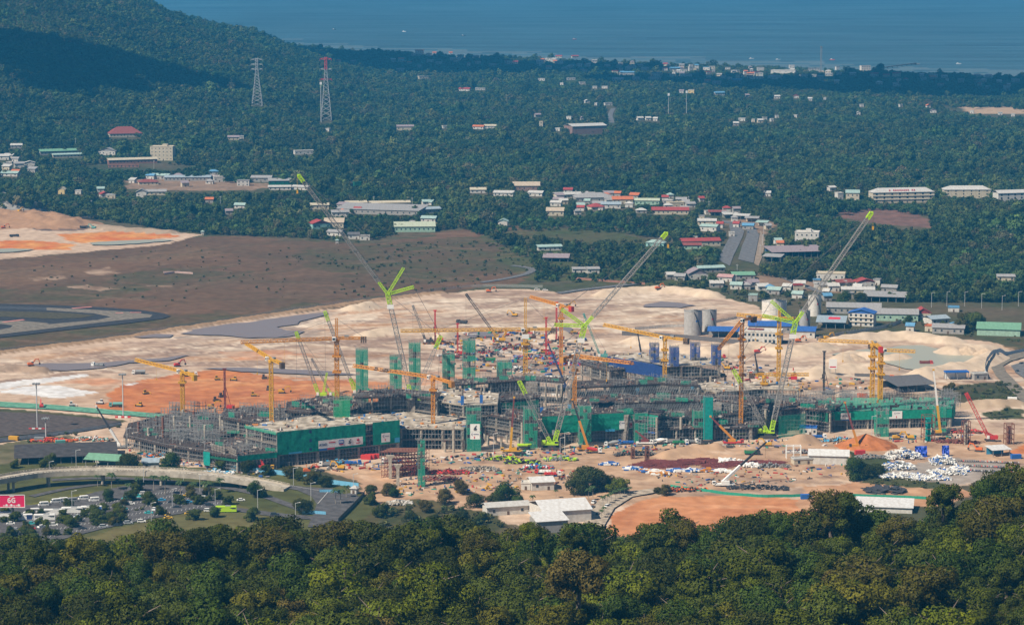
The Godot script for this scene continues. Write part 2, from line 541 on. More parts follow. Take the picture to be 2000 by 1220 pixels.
func paint(pts: Array, c1: Color, c2: Color, warp := 6.0, scale := 1.0, relief := 0.0, strength := 1.0) -> void:
	var poly := plan(pts)
	var box := Rect2(poly[0], Vector2.ZERO)
	for p in poly:
		box = box.expand(p)
	box = box.grow(warp)
	var r0 := maxi(0, rows.bsearch(-box.end.y) - 1)
	var r1 := mini(rows.size() - 1, rows.bsearch(-box.position.y) + 1)
	for r in range(r0, r1):
		var hw := half_width(rows[r])
		var k0 := clampi(int((box.position.x / hw + 1.0) * 0.5 * (NX - 1)) - 1, 0, NX - 1)
		var k1 := clampi(int((box.end.x / hw + 1.0) * 0.5 * (NX - 1)) + 2, 0, NX)
		for k in range(k0, k1):
			var i := r * NX + k
			var p := gx[i]
			var q := Vector2(p.x, p.z) + wx[i] * warp
			if Geometry2D.is_point_in_polygon(q, poly):
				var m := clampf(0.5 + 0.9 * nz2.get_noise_2d(p.x * scale, p.z * scale), 0.0, 1.0)
				gc[i] = gc[i].lerp(c1.lerp(c2, m), strength)
				if relief > 0.0:
					gx[i].y += relief * 0.25 * (0.5 + nz3.get_noise_2d(p.x, p.z))

# a heap or bank: raises the ground along a line
func bank(pts: Array, w: float, h: float, c: Color, lumpy := 0.4) -> void:
	var line := smooth(pts, 0.0, 5)
	for k in line.size() - 1:
		var a := v2(line[k])
		var b := v2(line[k + 1])
		var box := Rect2(a, Vector2.ZERO).expand(b).grow(w)
		var r0 := maxi(0, rows.bsearch(-box.end.y) - 1)
		var r1 := mini(rows.size() - 1, rows.bsearch(-box.position.y) + 1)
		for r in range(r0, r1):
			var hw := half_width(rows[r])
			var k0 := clampi(int((box.position.x / hw + 1.0) * 0.5 * (NX - 1)), 0, NX - 1)
			var k1 := clampi(int((box.end.x / hw + 1.0) * 0.5 * (NX - 1)) + 2, 0, NX)
			for j in range(k0, k1):
				var i := r * NX + j
				var p := Vector2(gx[i].x, gx[i].z)
				var q := Geometry2D.get_closest_point_to_segment(p, a, b)
				var t := 1.0 - p.distance_to(q) / w
				if t > 0.0:
					var y := h * sm(0.0, 0.9, t) * (1.0 + lumpy * nz3.get_noise_2d(p.x * 0.7, p.y * 0.7))
					if y > gx[i].y:
						gx[i].y = y
						if t > 0.15:
							gc[i] = c.lerp(c * 0.8, 0.5 + 0.5 * nz2.get_noise_2d(p.x * 2.0, p.y * 2.0))

# wheel tracks and graded strips
func streaks(pts: Array, n: int, c1: Color, c2: Color, strength: float, wide := 1.0) -> void:
	var poly := plan(pts)
	var box := Rect2(poly[0], Vector2.ZERO)
	for p in poly: box = box.expand(p)
	for s in n:
		var p := Vector2(rng.randf_range(box.position.x, box.end.x), rng.randf_range(box.position.y, box.end.y))
		var a := rng.randf_range(-0.9, 0.6)
		var w := rng.randf_range(1.2, 7.0) * wide
		var c := c1.lerp(c2, rng.randf())
		for j in int(rng.randf_range(12, 70)):
			p += Vector2.from_angle(a) * 3.0
			a += rng.randf_range(-0.06, 0.06)
			if not Geometry2D.is_point_in_polygon(p, poly): break
			var r0 := rows.bsearch(-p.y - w) - 1
			var r1 := rows.bsearch(-p.y + w)
			for r in range(maxi(r0, 0), mini(r1, rows.size())):
				var hw := half_width(rows[r])
				var k0 := int(((p.x - w) / hw + 1.0) * 0.5 * (NX - 1))
				var k1 := int(((p.x + w) / hw + 1.0) * 0.5 * (NX - 1)) + 1
				for k in range(maxi(k0, 0), mini(k1, NX)):
					var i := r * NX + k
					var t := 1.0 - Vector2(gx[i].x, gx[i].z).distance_to(p) / w
					if t > 0.0: gc[i] = gc[i].lerp(c, strength * t * (0.6 + nz3.get_noise_2d(gx[i].x * 3.0, gx[i].z * 3.0)))

func make_ground() -> void:
	var d := 1000.0
	while d < 3350.0:
		rows.append(d)
		d *= 1.0021
	rows.append(d)
	var nr := rows.size()
	gx.resize(nr * NX); gc.resize(nr * NX); wx.resize(nr * NX)
	for r in nr:
		var hw := half_width(rows[r])
		for k in NX:
			var x := lerpf(-hw, hw, float(k) / (NX - 1))
			var i := r * NX + k
			gx[i] = Vector3(x, slope(x, -rows[r]), -rows[r])
			wx[i] = Vector2(nz.get_noise_2d(x * 4.0, rows[r] * 4.0), nz.get_noise_2d(rows[r] * 4.0 + 900.0, x * 4.0)) * 2.0
			gc[i] = Color(0.075, 0.085, 0.04).lerp(Color(0.13, 0.105, 0.065), clampf(0.5 + nz2.get_noise_2d(x, rows[r]), 0.0, 1.0))
	soils()
	var ix := PackedInt32Array()
	for r in nr - 1:
		for k in NX - 1:
			var i := r * NX + k
			ix.append_array([i, i + NX, i + 1, i + 1, i + NX, i + NX + 1])
	var gn := PackedVector3Array()
	gn.resize(nr * NX)
	for r in nr:
		for k in NX:
			var i := r * NX + k
			var a := gx[i + 1] if k < NX - 1 else gx[i]
			var b := gx[i - 1] if k > 0 else gx[i]
			var e := gx[i + NX] if r < nr - 1 else gx[i]
			var f := gx[i - NX] if r > 0 else gx[i]
			gn[i] = (a - b).cross(e - f).normalized()
			if gn[i].y < 0: gn[i] = -gn[i]
	var ar := []
	ar.resize(Mesh.ARRAY_MAX)
	ar[Mesh.ARRAY_VERTEX] = gx; ar[Mesh.ARRAY_NORMAL] = gn; ar[Mesh.ARRAY_COLOR] = gc; ar[Mesh.ARRAY_INDEX] = ix
	var me := ArrayMesh.new()
	me.add_surface_from_arrays(Mesh.PRIMITIVE_TRIANGLES, ar)
	solo("ground", me, M.soil, "sandy and grassy ground of the plain with the building site", "ground", Vector3.ZERO, 0, "", "structure")
	# beyond and before it, coarser
	coarse("far_ground", rows[-1], 7300.0, 1.006, 230, 1.25)
	coarse("wooded_slope", 470.0, 1000.0, 1.012, 110, 1.16)

func coarse(called: String, d0: float, d1: float, f: float, nx: int, wide: float) -> void:
	var pos := PackedVector3Array()
	var col := PackedColorArray()
	var ix := PackedInt32Array()
	var ds := []
	var d := d0
	while d < d1:
		ds.append(d)
		d *= f
	ds.append(d1)
	for r in ds.size():
		var hw: float = half_width(ds[r]) * wide / 1.16
		if called == "far_ground" and r == 0: hw = half_width(ds[r]) * 1.05
		for k in nx:
			var x := lerpf(-hw, hw, float(k) / (nx - 1))
			var y := maxf(slope(x, -ds[r]), hill(x, -ds[r]))
			if called == "far_ground":
				y -= 6.0 * sm(0.0, 60.0, ds[r] - coast(x))
			pos.append(Vector3(x, y, -ds[r]))
			var c := Color(0.05, 0.07, 0.03).lerp(Color(0.12, 0.10, 0.06), clampf(0.5 + nz2.get_noise_2d(x, ds[r]), 0.0, 1.0))
			if called == "far_ground" and x > 760.0 and absf(ds[r] - 4470.0) < 90.0: c = Color(0.50, 0.36, 0.24)
			if called == "far_ground" and ds[r] > coast(x) - 45.0:
				c = Color(0.55, 0.47, 0.36)
			col.append(c)
	for r in ds.size() - 1:
		for k in nx - 1:
			var i := r * nx + k
			ix.append_array([i, i + nx, i + 1, i + 1, i + nx, i + nx + 1])
	var ar := []
	ar.resize(Mesh.ARRAY_MAX)
	ar[Mesh.ARRAY_VERTEX] = pos; ar[Mesh.ARRAY_COLOR] = col; ar[Mesh.ARRAY_INDEX] = ix
	var me := ArrayMesh.new()
	me.add_surface_from_arrays(Mesh.PRIMITIVE_TRIANGLES, ar)
	var st := SurfaceTool.new()
	st.create_from(me, 0)
	st.generate_normals()
	solo(called, st.commit(), M.soil, "", "", Vector3.ZERO, 0, "", "structure")

# distance of the shore line from the camera's side
func coast(x: float) -> float:
	var px := 1000.0 + FOC * x / 6200.0
	return CAM_H * FOC / (lerpf(88.0, 150.0, clampf((px - 500.0) / 1500.0, -0.4, 1.4)) + 152.0)

func soils() -> void:
	var sand := Color(0.66, 0.51, 0.395)
	var sand2 := Color(0.54, 0.40, 0.30)
	var cream := Color(0.80, 0.70, 0.58)
	var ora := Color(0.62, 0.235, 0.085)
	var ora2 := Color(0.46, 0.17, 0.075)
	var brown := Color(0.18, 0.105, 0.062)
	var brown2 := Color(0.125, 0.085, 0.05)
	var green := Color(0.07, 0.085, 0.035)
	var track := Color(0.25, 0.16, 0.125)
	var dark := Color(0.12, 0.10, 0.095)
	# the airfield's dry grass
	paint([-200, 522, 0, 508, 120, 495, 250, 478, 380, 465, 470, 460, 600, 470, 700, 478, 800, 466, 900, 448, 1000, 440, 1120, 446, 1190, 470, 1150, 500, 1080, 540, 1000, 556, 900, 564, 800, 580, 640, 603, 400, 637, 200, 668, 0, 692, -200, 715], brown, brown2, 10.0, 0.6)
	paint([-200, 540, 60, 520, 260, 500, 420, 480, 440, 500, 200, 530, 0, 560, -200, 580], Color(0.20, 0.13, 0.075), brown, 14.0, 1.2)
	for g in [[-200, 570, 100, 560, 260, 552, 300, 575, 120, 590, -200, 600], [560, 500, 700, 480, 860, 470, 1020, 452, 1120, 460, 1100, 500, 900, 545, 760, 560, 700, 540], [200, 540, 420, 520, 500, 532, 400, 550, 240, 556], [-200, 655, 60, 640, 280, 610, 420, 612, 640, 590, 800, 572, 820, 578, 640, 604, 400, 638, 200, 668, -200, 712]]:
		paint(g, green, brown2, 22.0, 1.6, 0.0, 0.75)
	for g in [[150, 530, 200, 520, 245, 530, 190, 536], [140, 558, 180, 556, 215, 562, 170, 566], [280, 558, 330, 554, 340, 560, 300, 563], [60, 544, 110, 540, 120, 546, 80, 549]]:
		paint(g, sand2, brown, 10.0, 3.0, 0.0, 0.8)
	paint([940, 452, 1190, 446, 1400, 500, 1400, 562, 1150, 556, 1010, 545, 980, 500], Color(0.075, 0.095, 0.035), Color(0.11, 0.10, 0.045), 14.0, 1.5)
	# quarry at the airfield's edge
	paint([-200, 400, 0, 402, 70, 405, 150, 426, 215, 442, 300, 450, 395, 458, 330, 476, 230, 487, 100, 497, 0, 507, -200, 525], sand, sand2, 5.0, 1.5, 0.8)
	paint([-200, 405, 0, 404, 60, 408, 140, 426, 200, 440, 120, 442, 60, 446, -200, 452], Color(0.50, 0.30, 0.18), Color(0.42, 0.25, 0.155), 4.0, 1.0)
	paint([60, 443, 160, 436, 215, 444, 160, 450, 80, 452], track, dark, 4.0, 2.0)
	for g in [[110, 458, 220, 452, 330, 456, 345, 462, 260, 472, 150, 474, 120, 468], [-200, 475, 60, 470, 150, 478, 130, 488, 30, 488, -200, 492]]:
		paint(g, Color(0.72, 0.36, 0.12), Color(0.60, 0.17, 0.05), 5.0, 2.0, 1.0)
	# the site
	paint([-200, 722, 0, 690, 200, 667, 400, 637, 620, 606, 780, 582, 920, 566, 1020, 565, 1100, 572, 1190, 562, 1300, 560, 1400, 578, 1480, 597, 1500, 640, 1620, 668, 1740, 646, 1830, 655, 1920, 668, 2010, 690, 2300, 710, 2300, 970, 1960, 925, 1900, 950, 1720, 955, 1640, 975, 1560, 1000, 1300, 1045, 1100, 1040, 900, 1010, 780, 1000, 745, 960, 700, 935, 640, 915, 560, 905, 420, 915, 260, 905, 60, 880, -200, 880], sand, sand2, 5.0, 1.6, 0.7)
	# cream washed sand
	for g in [[-200, 720, 0, 700, 130, 690, 300, 680, 330, 694, 200, 704, 100, 708, 0, 712, -200, 735], [330, 655, 380, 652, 470, 662, 640, 648, 700, 660, 560, 680, 430, 690, 330, 680], [560, 650, 640, 615, 800, 590, 900, 595, 860, 620, 700, 640, 640, 655], [900, 575, 1060, 575, 1120, 600, 1000, 612, 900, 610, 850, 600], [1150, 585, 1350, 610, 1340, 640, 1200, 650, 1120, 640], [420, 700, 600, 690, 800, 700, 900, 730, 740, 742, 560, 722, 440, 716], [820, 640, 1000, 640, 1180, 660, 1160, 690, 1000, 690, 860, 700], [1230, 660, 1300, 690, 1500, 700, 1640, 720, 1700, 740, 1520, 760, 1440, 720, 1330, 700], [1170, 568, 1290, 562, 1390, 580, 1330, 600, 1200, 590], [1600, 740, 1700, 750, 1690, 780, 1600, 775]]:
		paint(g, cream, sand, 9.0, 2.2, 0.5, 0.9)
	# haul tracks
	for g in [[-200, 760, 0, 745, 130, 722, 280, 706, 400, 690, 560, 676, 700, 664, 705, 668, 560, 682, 400, 696, 280, 713, 130, 730, 0, 754, -200, 772], [700, 664, 900, 655, 1090, 610, 1200, 600, 1210, 607, 1100, 620, 900, 664, 720, 674], [860, 573, 1000, 568, 1140, 576, 1150, 590, 1000, 586, 880, 582], [1180, 590, 1250, 605, 1380, 622, 1380, 630, 1240, 612, 1170, 598], [480, 745, 640, 760, 700, 765, 640, 768, 480, 752], [240, 800, 420, 812, 740, 808, 800, 790, 700, 830, 300, 830]]:
		paint(g, track, sand2, 5.0, 2.5, 0.3, 0.85)
	for g in [[60, 690, 150, 684, 260, 690, 220, 696, 120, 694], [700, 700, 860, 690, 900, 715, 760, 722], [340, 676, 460, 668, 470, 676, 380, 684], [600, 690, 760, 680, 800, 690, 700, 698], [1000, 655, 1100, 660, 1090, 672, 1010, 668]]:
		paint(g, track, sand2, 12.0, 4.0, 0.8, 0.6)
	var site := [-200, 722, 200, 670, 620, 608, 920, 570, 1190, 566, 1400, 582, 1500, 640, 1620, 670, 1830, 660, 2100, 700, 2100, 860, 1500, 780, 800, 790, 300, 740, -200, 760]
	for g in [[560, 690, 700, 676, 800, 684, 760, 700, 640, 706], [760, 612, 900, 618, 1000, 606, 980, 630, 860, 636, 780, 628], [240, 668, 360, 658, 420, 666, 330, 676, 250, 680], [860, 700, 1060, 690, 1180, 700, 1160, 730, 980, 735, 860, 725], [1200, 625, 1330, 622, 1400, 636, 1330, 645, 1220, 640], [1330, 700, 1480, 705, 1600, 700, 1600, 715, 1460, 722, 1340, 715], [1420, 740, 1620, 745, 1700, 765, 1600, 775, 1440, 760], [1000, 575, 1160, 582, 1180, 596, 1060, 596, 980, 588], [60, 735, 220, 718, 330, 706, 300, 722, 180, 740, 90, 745]]:
		paint(g, Color(0.36, 0.25, 0.195), Color(0.50, 0.37, 0.28), 14.0, 3.0, 0.2, 0.85)
	streaks(site, 130, Color(0.34, 0.235, 0.185), Color(0.46, 0.33, 0.25), 0.55, 3.0)
	streaks(site, 45, Color(0.50, 0.27, 0.14), Color(0.56, 0.36, 0.22), 0.5, 3.0)
	streaks(site, 600, Color(0.22, 0.15, 0.12), Color(0.36, 0.25, 0.19), 0.5)
	streaks(site, 330, Color(0.80, 0.70, 0.58), Color(0.72, 0.60, 0.47), 0.6)
	for g in [[340, 654, 420, 634, 580, 613, 655, 608, 610, 640, 610, 660, 480, 666, 370, 660], [10, 718, 170, 707, 380, 690, 300, 712, 200, 726, 60, 727], [385, 722, 540, 718, 720, 734, 640, 738, 470, 731], [890, 655, 930, 645, 985, 652, 960, 664], [1240, 602, 1290, 587, 1370, 598, 1300, 605], [1615, 696, 1770, 673, 1860, 683, 1925, 702, 1840, 722, 1760, 726, 1690, 704]]:
		paint(g, Color(0.30, 0.24, 0.21), Color(0.56, 0.45, 0.36), 13.0, 4.0, 0.0, 0.8)
	# laterite fill
	paint([205, 772, 240, 745, 300, 738, 420, 722, 560, 738, 700, 744, 768, 748, 775, 775, 700, 800, 560, 812, 420, 815, 240, 808, 190, 790], ora, ora2, 6.0, 1.8, 0.4)
	paint([260, 742, 380, 738, 520, 752, 640, 748, 640, 756, 520, 764, 380, 752, 280, 752], Color(0.64, 0.32, 0.14), ora, 8.0, 3.0, 0.0, 0.8)
	paint([60, 770, 130, 760, 220, 756, 230, 790, 150, 788, 60, 785], Color(0.50, 0.33, 0.22), sand2, 8.0, 2.0)
	for g in [[440, 690, 560, 684, 640, 690, 560, 700, 460, 702], [780, 735, 860, 728, 900, 745, 820, 755], [120, 745, 220, 738, 260, 748, 180, 758], [640, 752, 760, 748, 790, 770, 700, 785]]:
		paint(g, ora, sand2, 10.0, 2.5, 0.0, 0.7)
	# white lime sheeting
	for g in [[-200, 775, 0, 748, 90, 738, 172, 732, 178, 735, 120, 745, 40, 754, 0, 760, -200, 790], [0, 762, 50, 754, 110, 752, 190, 766, 160, 772, 168, 773, 120, 777, 60, 772, 0, 768], [240, 750, 266, 747, 258, 753, 242, 754]]:
		paint(g, Color(0.80, 0.80, 0.81), Color(0.66, 0.67, 0.70), 3.0, 3.0, 0.2)
	# working ground before the terminal
	paint([620, 920, 800, 900, 1000, 885, 1250, 870, 1600, 860, 2100, 850, 2100, 900, 1700, 930, 1300, 980, 1000, 1000, 760, 990, 680, 940], Color(0.60, 0.41, 0.27), Color(0.42, 0.27, 0.18), 6.0, 2.4, 1.0)
	for g in [[860, 900, 1080, 893, 1060, 905, 900, 912], [1200, 880, 1480, 868, 1560, 872, 1400, 880, 1220, 892], [1340, 938, 1640, 930, 1640, 942, 1340, 950], [1300, 962, 1560, 950, 1680, 960, 1560, 968, 1320, 972], [1600, 900, 1800, 890, 2000, 905, 2000, 915, 1800, 902, 1620, 910]]:
		paint(g, track, sand2, 6.0, 3.0, 0.4, 0.8)
	for g in [[740, 915, 830, 905, 850, 930, 760, 945, 690, 938], [1300, 880, 1400, 868, 1470, 876, 1460, 896, 1340, 905], [1260, 905, 1340, 900, 1330, 915, 1270, 920]]:
		paint(g, Color(0.62, 0.36, 0.20), sand, 5.0, 2.0, 1.2, 0.9)
	streaks([620, 920, 1000, 885, 1600, 860, 2100, 850, 2100, 900, 1700, 930, 1300, 980, 1000, 1000, 760, 990], 240, Color(0.26, 0.17, 0.12), Color(0.72, 0.52, 0.36), 0.5)
	streaks([205, 772, 300, 738, 420, 722, 768, 748, 775, 775, 560, 812, 240, 808], 170, Color(0.40, 0.13, 0.06), Color(0.68, 0.36, 0.17), 0.5)
	streaks([-200, 520, 390, 466, 1000, 442, 1180, 470, 1000, 555, 400, 636, -200, 712], 420, Color(0.09, 0.08, 0.04), Color(0.24, 0.15, 0.10), 0.45)
	# graded laterite pad
	paint([1175, 1045, 1200, 1005, 1240, 985, 1290, 972, 1400, 968, 1560, 975, 1600, 980, 1600, 1040, 1400, 1060], Color(0.62, 0.29, 0.14), Color(0.53, 0.22, 0.10), 3.0, 1.2, 0.25)
	paint([1250, 1000, 1300, 982, 1420, 984, 1560, 990, 1560, 996, 1420, 992, 1300, 992], Color(0.68, 0.36, 0.20), Color(0.60, 0.28, 0.14), 4.0, 3.0, 0.2, 0.8)
	paint([1218, 1035, 1226, 1008, 1250, 995, 1258, 1000, 1240, 1012, 1234, 1036], Color(0.48, 0.20, 0.10), Color(0.55, 0.26, 0.13), 3.0, 5.0, 0.3, 0.8)
	# grounds at the right
	paint([1560, 950, 1700, 940, 1860, 950, 1900, 960, 1860, 990, 1660, 990, 1560, 1000], Color(0.58, 0.36, 0.22), Color(0.48, 0.26, 0.15), 4.0, 2.0, 0.3)
	paint([1725, 915, 1800, 905, 1850, 895, 1960, 905, 1990, 920, 1900, 945, 1820, 950, 1760, 940], Color(0.40, 0.35, 0.31), Color(0.34, 0.30, 0.27), 2.0, 2.0)
	paint([1655, 880, 1700, 892, 1735, 890, 1745, 910, 1720, 935, 1690, 935, 1660, 915], green, Color(0.05, 0.065, 0.025), 4.0, 2.0, 0.4)
	paint([1690, 930, 1760, 935, 1850, 945, 1845, 955, 1760, 950, 1680, 945], green, Color(0.09, 0.09, 0.04), 3.0, 2.0, 0.3)
	paint([1830, 765, 1900, 752, 1965, 745, 2000, 760, 1990, 785, 1920, 790, 1860, 785], Color(0.055, 0.07, 0.03), Color(0.10, 0.085, 0.05), 5.0, 2.0, 0.5)
	paint([1700, 770, 1820, 768, 1830, 790, 1760, 800, 1700, 795], Color(0.30, 0.26, 0.20), green, 8.0, 3.0, 0.5, 0.7)
	paint([1920, 808, 1975, 795, 2000, 800, 1990, 818, 1940, 820], green, Color(0.10, 0.10, 0.05), 5.0, 3.0, 0.4)
	paint([1600, 660, 1760, 636, 1840, 652, 1960, 670, 2100, 690, 2100, 670, 1900, 655, 1760, 630, 1600, 650], green, brown2, 5.0, 2.0)
	paint([1960, 885, 2000, 868, 2100, 860, 2100, 890, 2000, 888], ora, ora2, 3.0, 2.0)
	# apron and verge at the left
	paint([-200, 800, 0, 798, 120, 806, 250, 822, 230, 832, 100, 850, 0, 862, -200, 880], Color(0.075, 0.085, 0.035), Color(0.12, 0.11, 0.05), 3.0, 2.0)
	paint([0, 870, 60, 858, 140, 850, 160, 870, 80, 895, 0, 905, -200, 910, -200, 880], Color(0.11, 0.11, 0.05), Color(0.20, 0.17, 0.11), 5.0, 3.0, 0.3)
	# lawns round the car park
	paint([-200, 915, 0, 905, 200, 895, 420, 915, 560, 925, 640, 945, 720, 965, 745, 985, 700, 1040, 560, 1075, 300, 1110, -200, 1160], Color(0.085, 0.095, 0.033), Color(0.125, 0.125, 0.045), 3.0, 1.2)
	paint([150, 1050, 300, 1012, 460, 985, 520, 1000, 560, 1030, 480, 1060, 300, 1080, 160, 1090], Color(0.17, 0.15, 0.06), Color(0.13, 0.125, 0.05), 3.0, 1.0)
	paint([50, 985, 150, 965, 200, 960, 150, 972, 60, 995], Color(0.20, 0.19, 0.03), Color(0.16, 0.16, 0.03), 3.0, 3.0)
	# scrub behind the tree line
	paint([690, 1030, 740, 985, 800, 975, 940, 1000, 1000, 1025, 980, 1070, 700, 1070], Color(0.06, 0.07, 0.028), Color(0.16, 0.12, 0.06), 5.0, 2.0, 0.5)
	# dirt yards of the villages
	for g in [[240, 352, 330, 343, 430, 352, 560, 360, 500, 372, 330, 372, 250, 368], [160, 318, 260, 310, 380, 320, 330, 330, 200, 328], [1640, 412, 1730, 408, 1810, 420, 1815, 445, 1770, 440, 1700, 432, 1650, 425], [1410, 430, 1500, 425, 1520, 445, 1480, 455], [1480, 535, 1620, 555, 1640, 570, 1540, 565, 1460, 548], [770, 438, 850, 434, 850, 448, 770, 450]]:
		paint(g, Color(0.34, 0.23, 0.16), Color(0.24, 0.17, 0.12), 8.0, 2.0, 0.3)
	paint([1640, 410, 1730, 406, 1810, 418, 1818, 446, 1770, 442, 1700, 434, 1650, 426], Color(0.24, 0.13, 0.10), Color(0.16, 0.10, 0.08), 5.0, 2.0, 0.3)
	# banks and heaps
	var pale := Color(0.74, 0.60, 0.46)
	bank([-150, 716, 0, 690, 200, 666, 400, 636, 560, 612, 700, 592, 860, 572], 7.0, 2.2, Color(0.42, 0.28, 0.17))
	bank([1180, 578, 1230, 572, 1290, 570, 1350, 573, 1390, 580], 14.0, 5.0, pale)
	bank([1250, 668, 1320, 682, 1400, 690, 1470, 680, 1540, 690, 1600, 680], 18.0, 4.5, pale)
	bank([1590, 735, 1620, 728, 1690, 722], 16.0, 5.0, pale)
	bank([1640, 705, 1670, 695, 1700, 700], 13.0, 4.0, pale)
	bank([1730, 703, 1760, 700], 12.0, 4.0, pale)
	bank([1800, 735, 1840, 727, 1900, 718, 1940, 700], 16.0, 5.0, pale)
	bank([1860, 690, 1890, 684], 18.0, 5.0, pale)
	bank([1905, 690, 1935, 686], 18.0, 5.0, pale)
	bank([1640, 668, 1700, 662, 1760, 660, 1850, 668], 18.0, 5.0, pale)
	bank([690, 606, 720, 602], 14.0, 5.0, pale)
	bank([720, 655, 800, 648], 14.0, 4.0, pale)
	bank([860, 660, 880, 655], 9.0, 4.0, pale)
	bank([1080, 660, 1100, 655], 9.0, 4.0, pale)
	bank([0, 725, 40, 722, 80, 727], 10.0, 4.0, Color(0.42, 0.31, 0.23))
	bank([-150, 425, 0, 428, 60, 430, 120, 440], 50.0, 9.0, Color(0.46, 0.28, 0.17))
	bank([-150, 408, 0, 405, 35, 410], 45.0, 17.0, Color(0.36, 0.35, 0.34))
	bank([180, 445, 260, 452, 330, 456], 14.0, 4.0, Color(0.44, 0.34, 0.25))
	bank([1560, 868, 1575, 864], 12.0, 5.0, Color(0.58, 0.40, 0.27))
	bank([1300, 892, 1360, 880, 1400, 878], 9.0, 3.5, Color(0.60, 0.40, 0.26))
	bank([680, 890, 700, 888], 5.0, 4.0, Color(0.66, 0.48, 0.34))
	bank([1900, 795, 1980, 790], 12.0, 4.0, Color(0.55, 0.42, 0.30))

# ---------------------------------------------------------------- trees
# a crown of leaf sprays on several boughs; tone is the leaf colour
func crown_mesh(sd: int, r: float, h: float, lumps: int, leaves: int, leaf: float, tone: Color, tone2: Color, flat := 0.7, open := 0.0, gain := 1.55) -> ArrayMesh:
	var g := RandomNumberGenerator.new()
	g.seed = sd
	var b := MB.new()
	var balls := []
	for i in lumps:
		var a := g.randf() * TAU
		var k := sqrt(g.randf()) * 0.8
		var up := g.randf_range(0.32, 0.86) * (1.0 - 0.45 * k * k)
		balls.append([Vector3(cos(a) * k * r, h * up, sin(a) * k * r), r * g.randf_range(0.22, 0.42), g.randf()])
	balls.append([Vector3(0, h * 0.6, 0), r * 0.6, g.randf()])
	var area := 0.0
	for q in balls: area += q[1] * q[1]
	for q in balls:
		var cnt := int(leaves * q[1] * q[1] / area)
		var base: Color = tone.lerp(tone2, q[2])
		for i in cnt:
			var y := 1.0 - 2.0 * g.randf() * (0.86 if open < 0.5 else 1.0)
			var t := g.randf() * TAU
			var s := sqrt(maxf(0.0, 1.0 - y * y))
			var nn := Vector3(cos(t) * s, y, sin(t) * s)
			var p: Vector3 = q[0] + nn * q[1] * g.randf_range(0.72 - open * 0.4, 1.08) * Vector3(1, flat + 0.12, 1)
			var face := (nn + Vector3(g.randf_range(-0.8, 0.8), g.randf_range(-0.5, 0.9), g.randf_range(-0.8, 0.8))).normalized()
			var u := face.cross(Vector3(g.randf_range(-1, 1), g.randf_range(-1, 1), g.randf_range(-1, 1))).normalized()
			var w := u.cross(face)
			var soft := (nn * 1.1 + face).normalized()
			var z := leaf * g.randf_range(0.6, 1.3)
			b.col = base.lerp(tone2 if g.randf() < 0.5 else tone, g.randf() * 0.5) * g.randf_range(0.75, 1.25) * gain
			b.tri(p - u * z * 0.5 - w * z * 0.3, p + u * z * 0.5 - w * z * 0.25, p + w * z * 0.65, soft)
			b.tri(p - u * z * 0.45 + w * z * 0.1, p + u * z * 0.1 + w * z * 0.55, p - u * z * 0.1 - w * z * 0.6, soft)
	return b.mesh()

func trunk_mesh(sd: int, r: float, h: float, limbs := 5) -> ArrayMesh:
	var g := RandomNumberGenerator.new()
	g.seed = sd + 77
	var b := MB.new()
	var lean := Vector3(g.randf_range(-0.5, 0.5), 0, g.randf_range(-0.5, 0.5))
	var t0 := r * 0.075
	var mid := Vector3(lean.x, h * 0.42, lean.z)
	b.tube(Vector3(0, -0.5, 0), mid, t0, t0 * 0.72, 6)
	b.tube(mid, mid + Vector3(0, h * 0.36, 0), t0 * 0.72, t0 * 0.2, 5)
	for i in limbs:
		var a := TAU * (i + g.randf()) / limbs
		var s := mid.lerp(mid + Vector3(0, h * 0.3, 0), g.randf() * 0.8 - 0.2)
		var e := s + Vector3(cos(a) * r * 0.62, h * g.randf_range(0.16, 0.32), sin(a) * r * 0.62)
		b.tube(s, s.lerp(e, 0.5) + Vector3(0, h * 0.03, 0), t0 * 0.42, t0 * 0.28, 4)
		b.tube(s.lerp(e, 0.5) + Vector3(0, h * 0.03, 0), e, t0 * 0.28, t0 * 0.08, 4)
	return b.mesh()

# a palm: crown of arching fronds
func palm_crown(sd: int, h: float, r: float) -> ArrayMesh:
	var g := RandomNumberGenerator.new()
	g.seed = sd
	var b := MB.new()
	for i in 16:
		var a := TAU * i / 16.0 + g.randf() * 0.3
		var lift := g.randf_range(-0.1, 0.9)
		var dir := Vector3(cos(a), 0, sin(a))
		var side := Vector3(-dir.z, 0, dir.x)
		var prev := Vector3(0, h, 0)
		for k in 4:
			var t := (k + 1) / 4.0
			var nx := Vector3(0, h + r * (lift * t - (0.55 + lift * 0.5) * t * t), 0) + dir * r * (t * (1.0 - 0.12 * t))
			var w0 := r * 0.15 * sin(PI * (0.12 + 0.8 * (t - 0.25)))
			var w1 := r * 0.15 * sin(PI * (0.12 + 0.8 * t)) if k < 3 else 0.02
			b.col = Color(0.045, 0.075, 0.022) * g.randf_range(0.8, 1.3)
			b.quad(prev - side * w0 - Vector3(0, w0 * 0.6, 0), prev, nx, nx - side * w1 - Vector3(0, w1 * 0.6, 0))
			b.quad(prev, prev + side * w0 - Vector3(0, w0 * 0.6, 0), nx + side * w1 - Vector3(0, w1 * 0.6, 0), nx)
			prev = nx
	return b.mesh()

func palm_trunk(h: float) -> ArrayMesh:
	var b := MB.new()
	b.tube(Vector3(0, -0.3, 0), Vector3(0.1, h * 0.5, 0), 0.24, 0.17, 6)
	b.tube(Vector3(0.1, h * 0.5, 0), Vector3(0, h, 0), 0.17, 0.15, 6)
	return b.mesh()

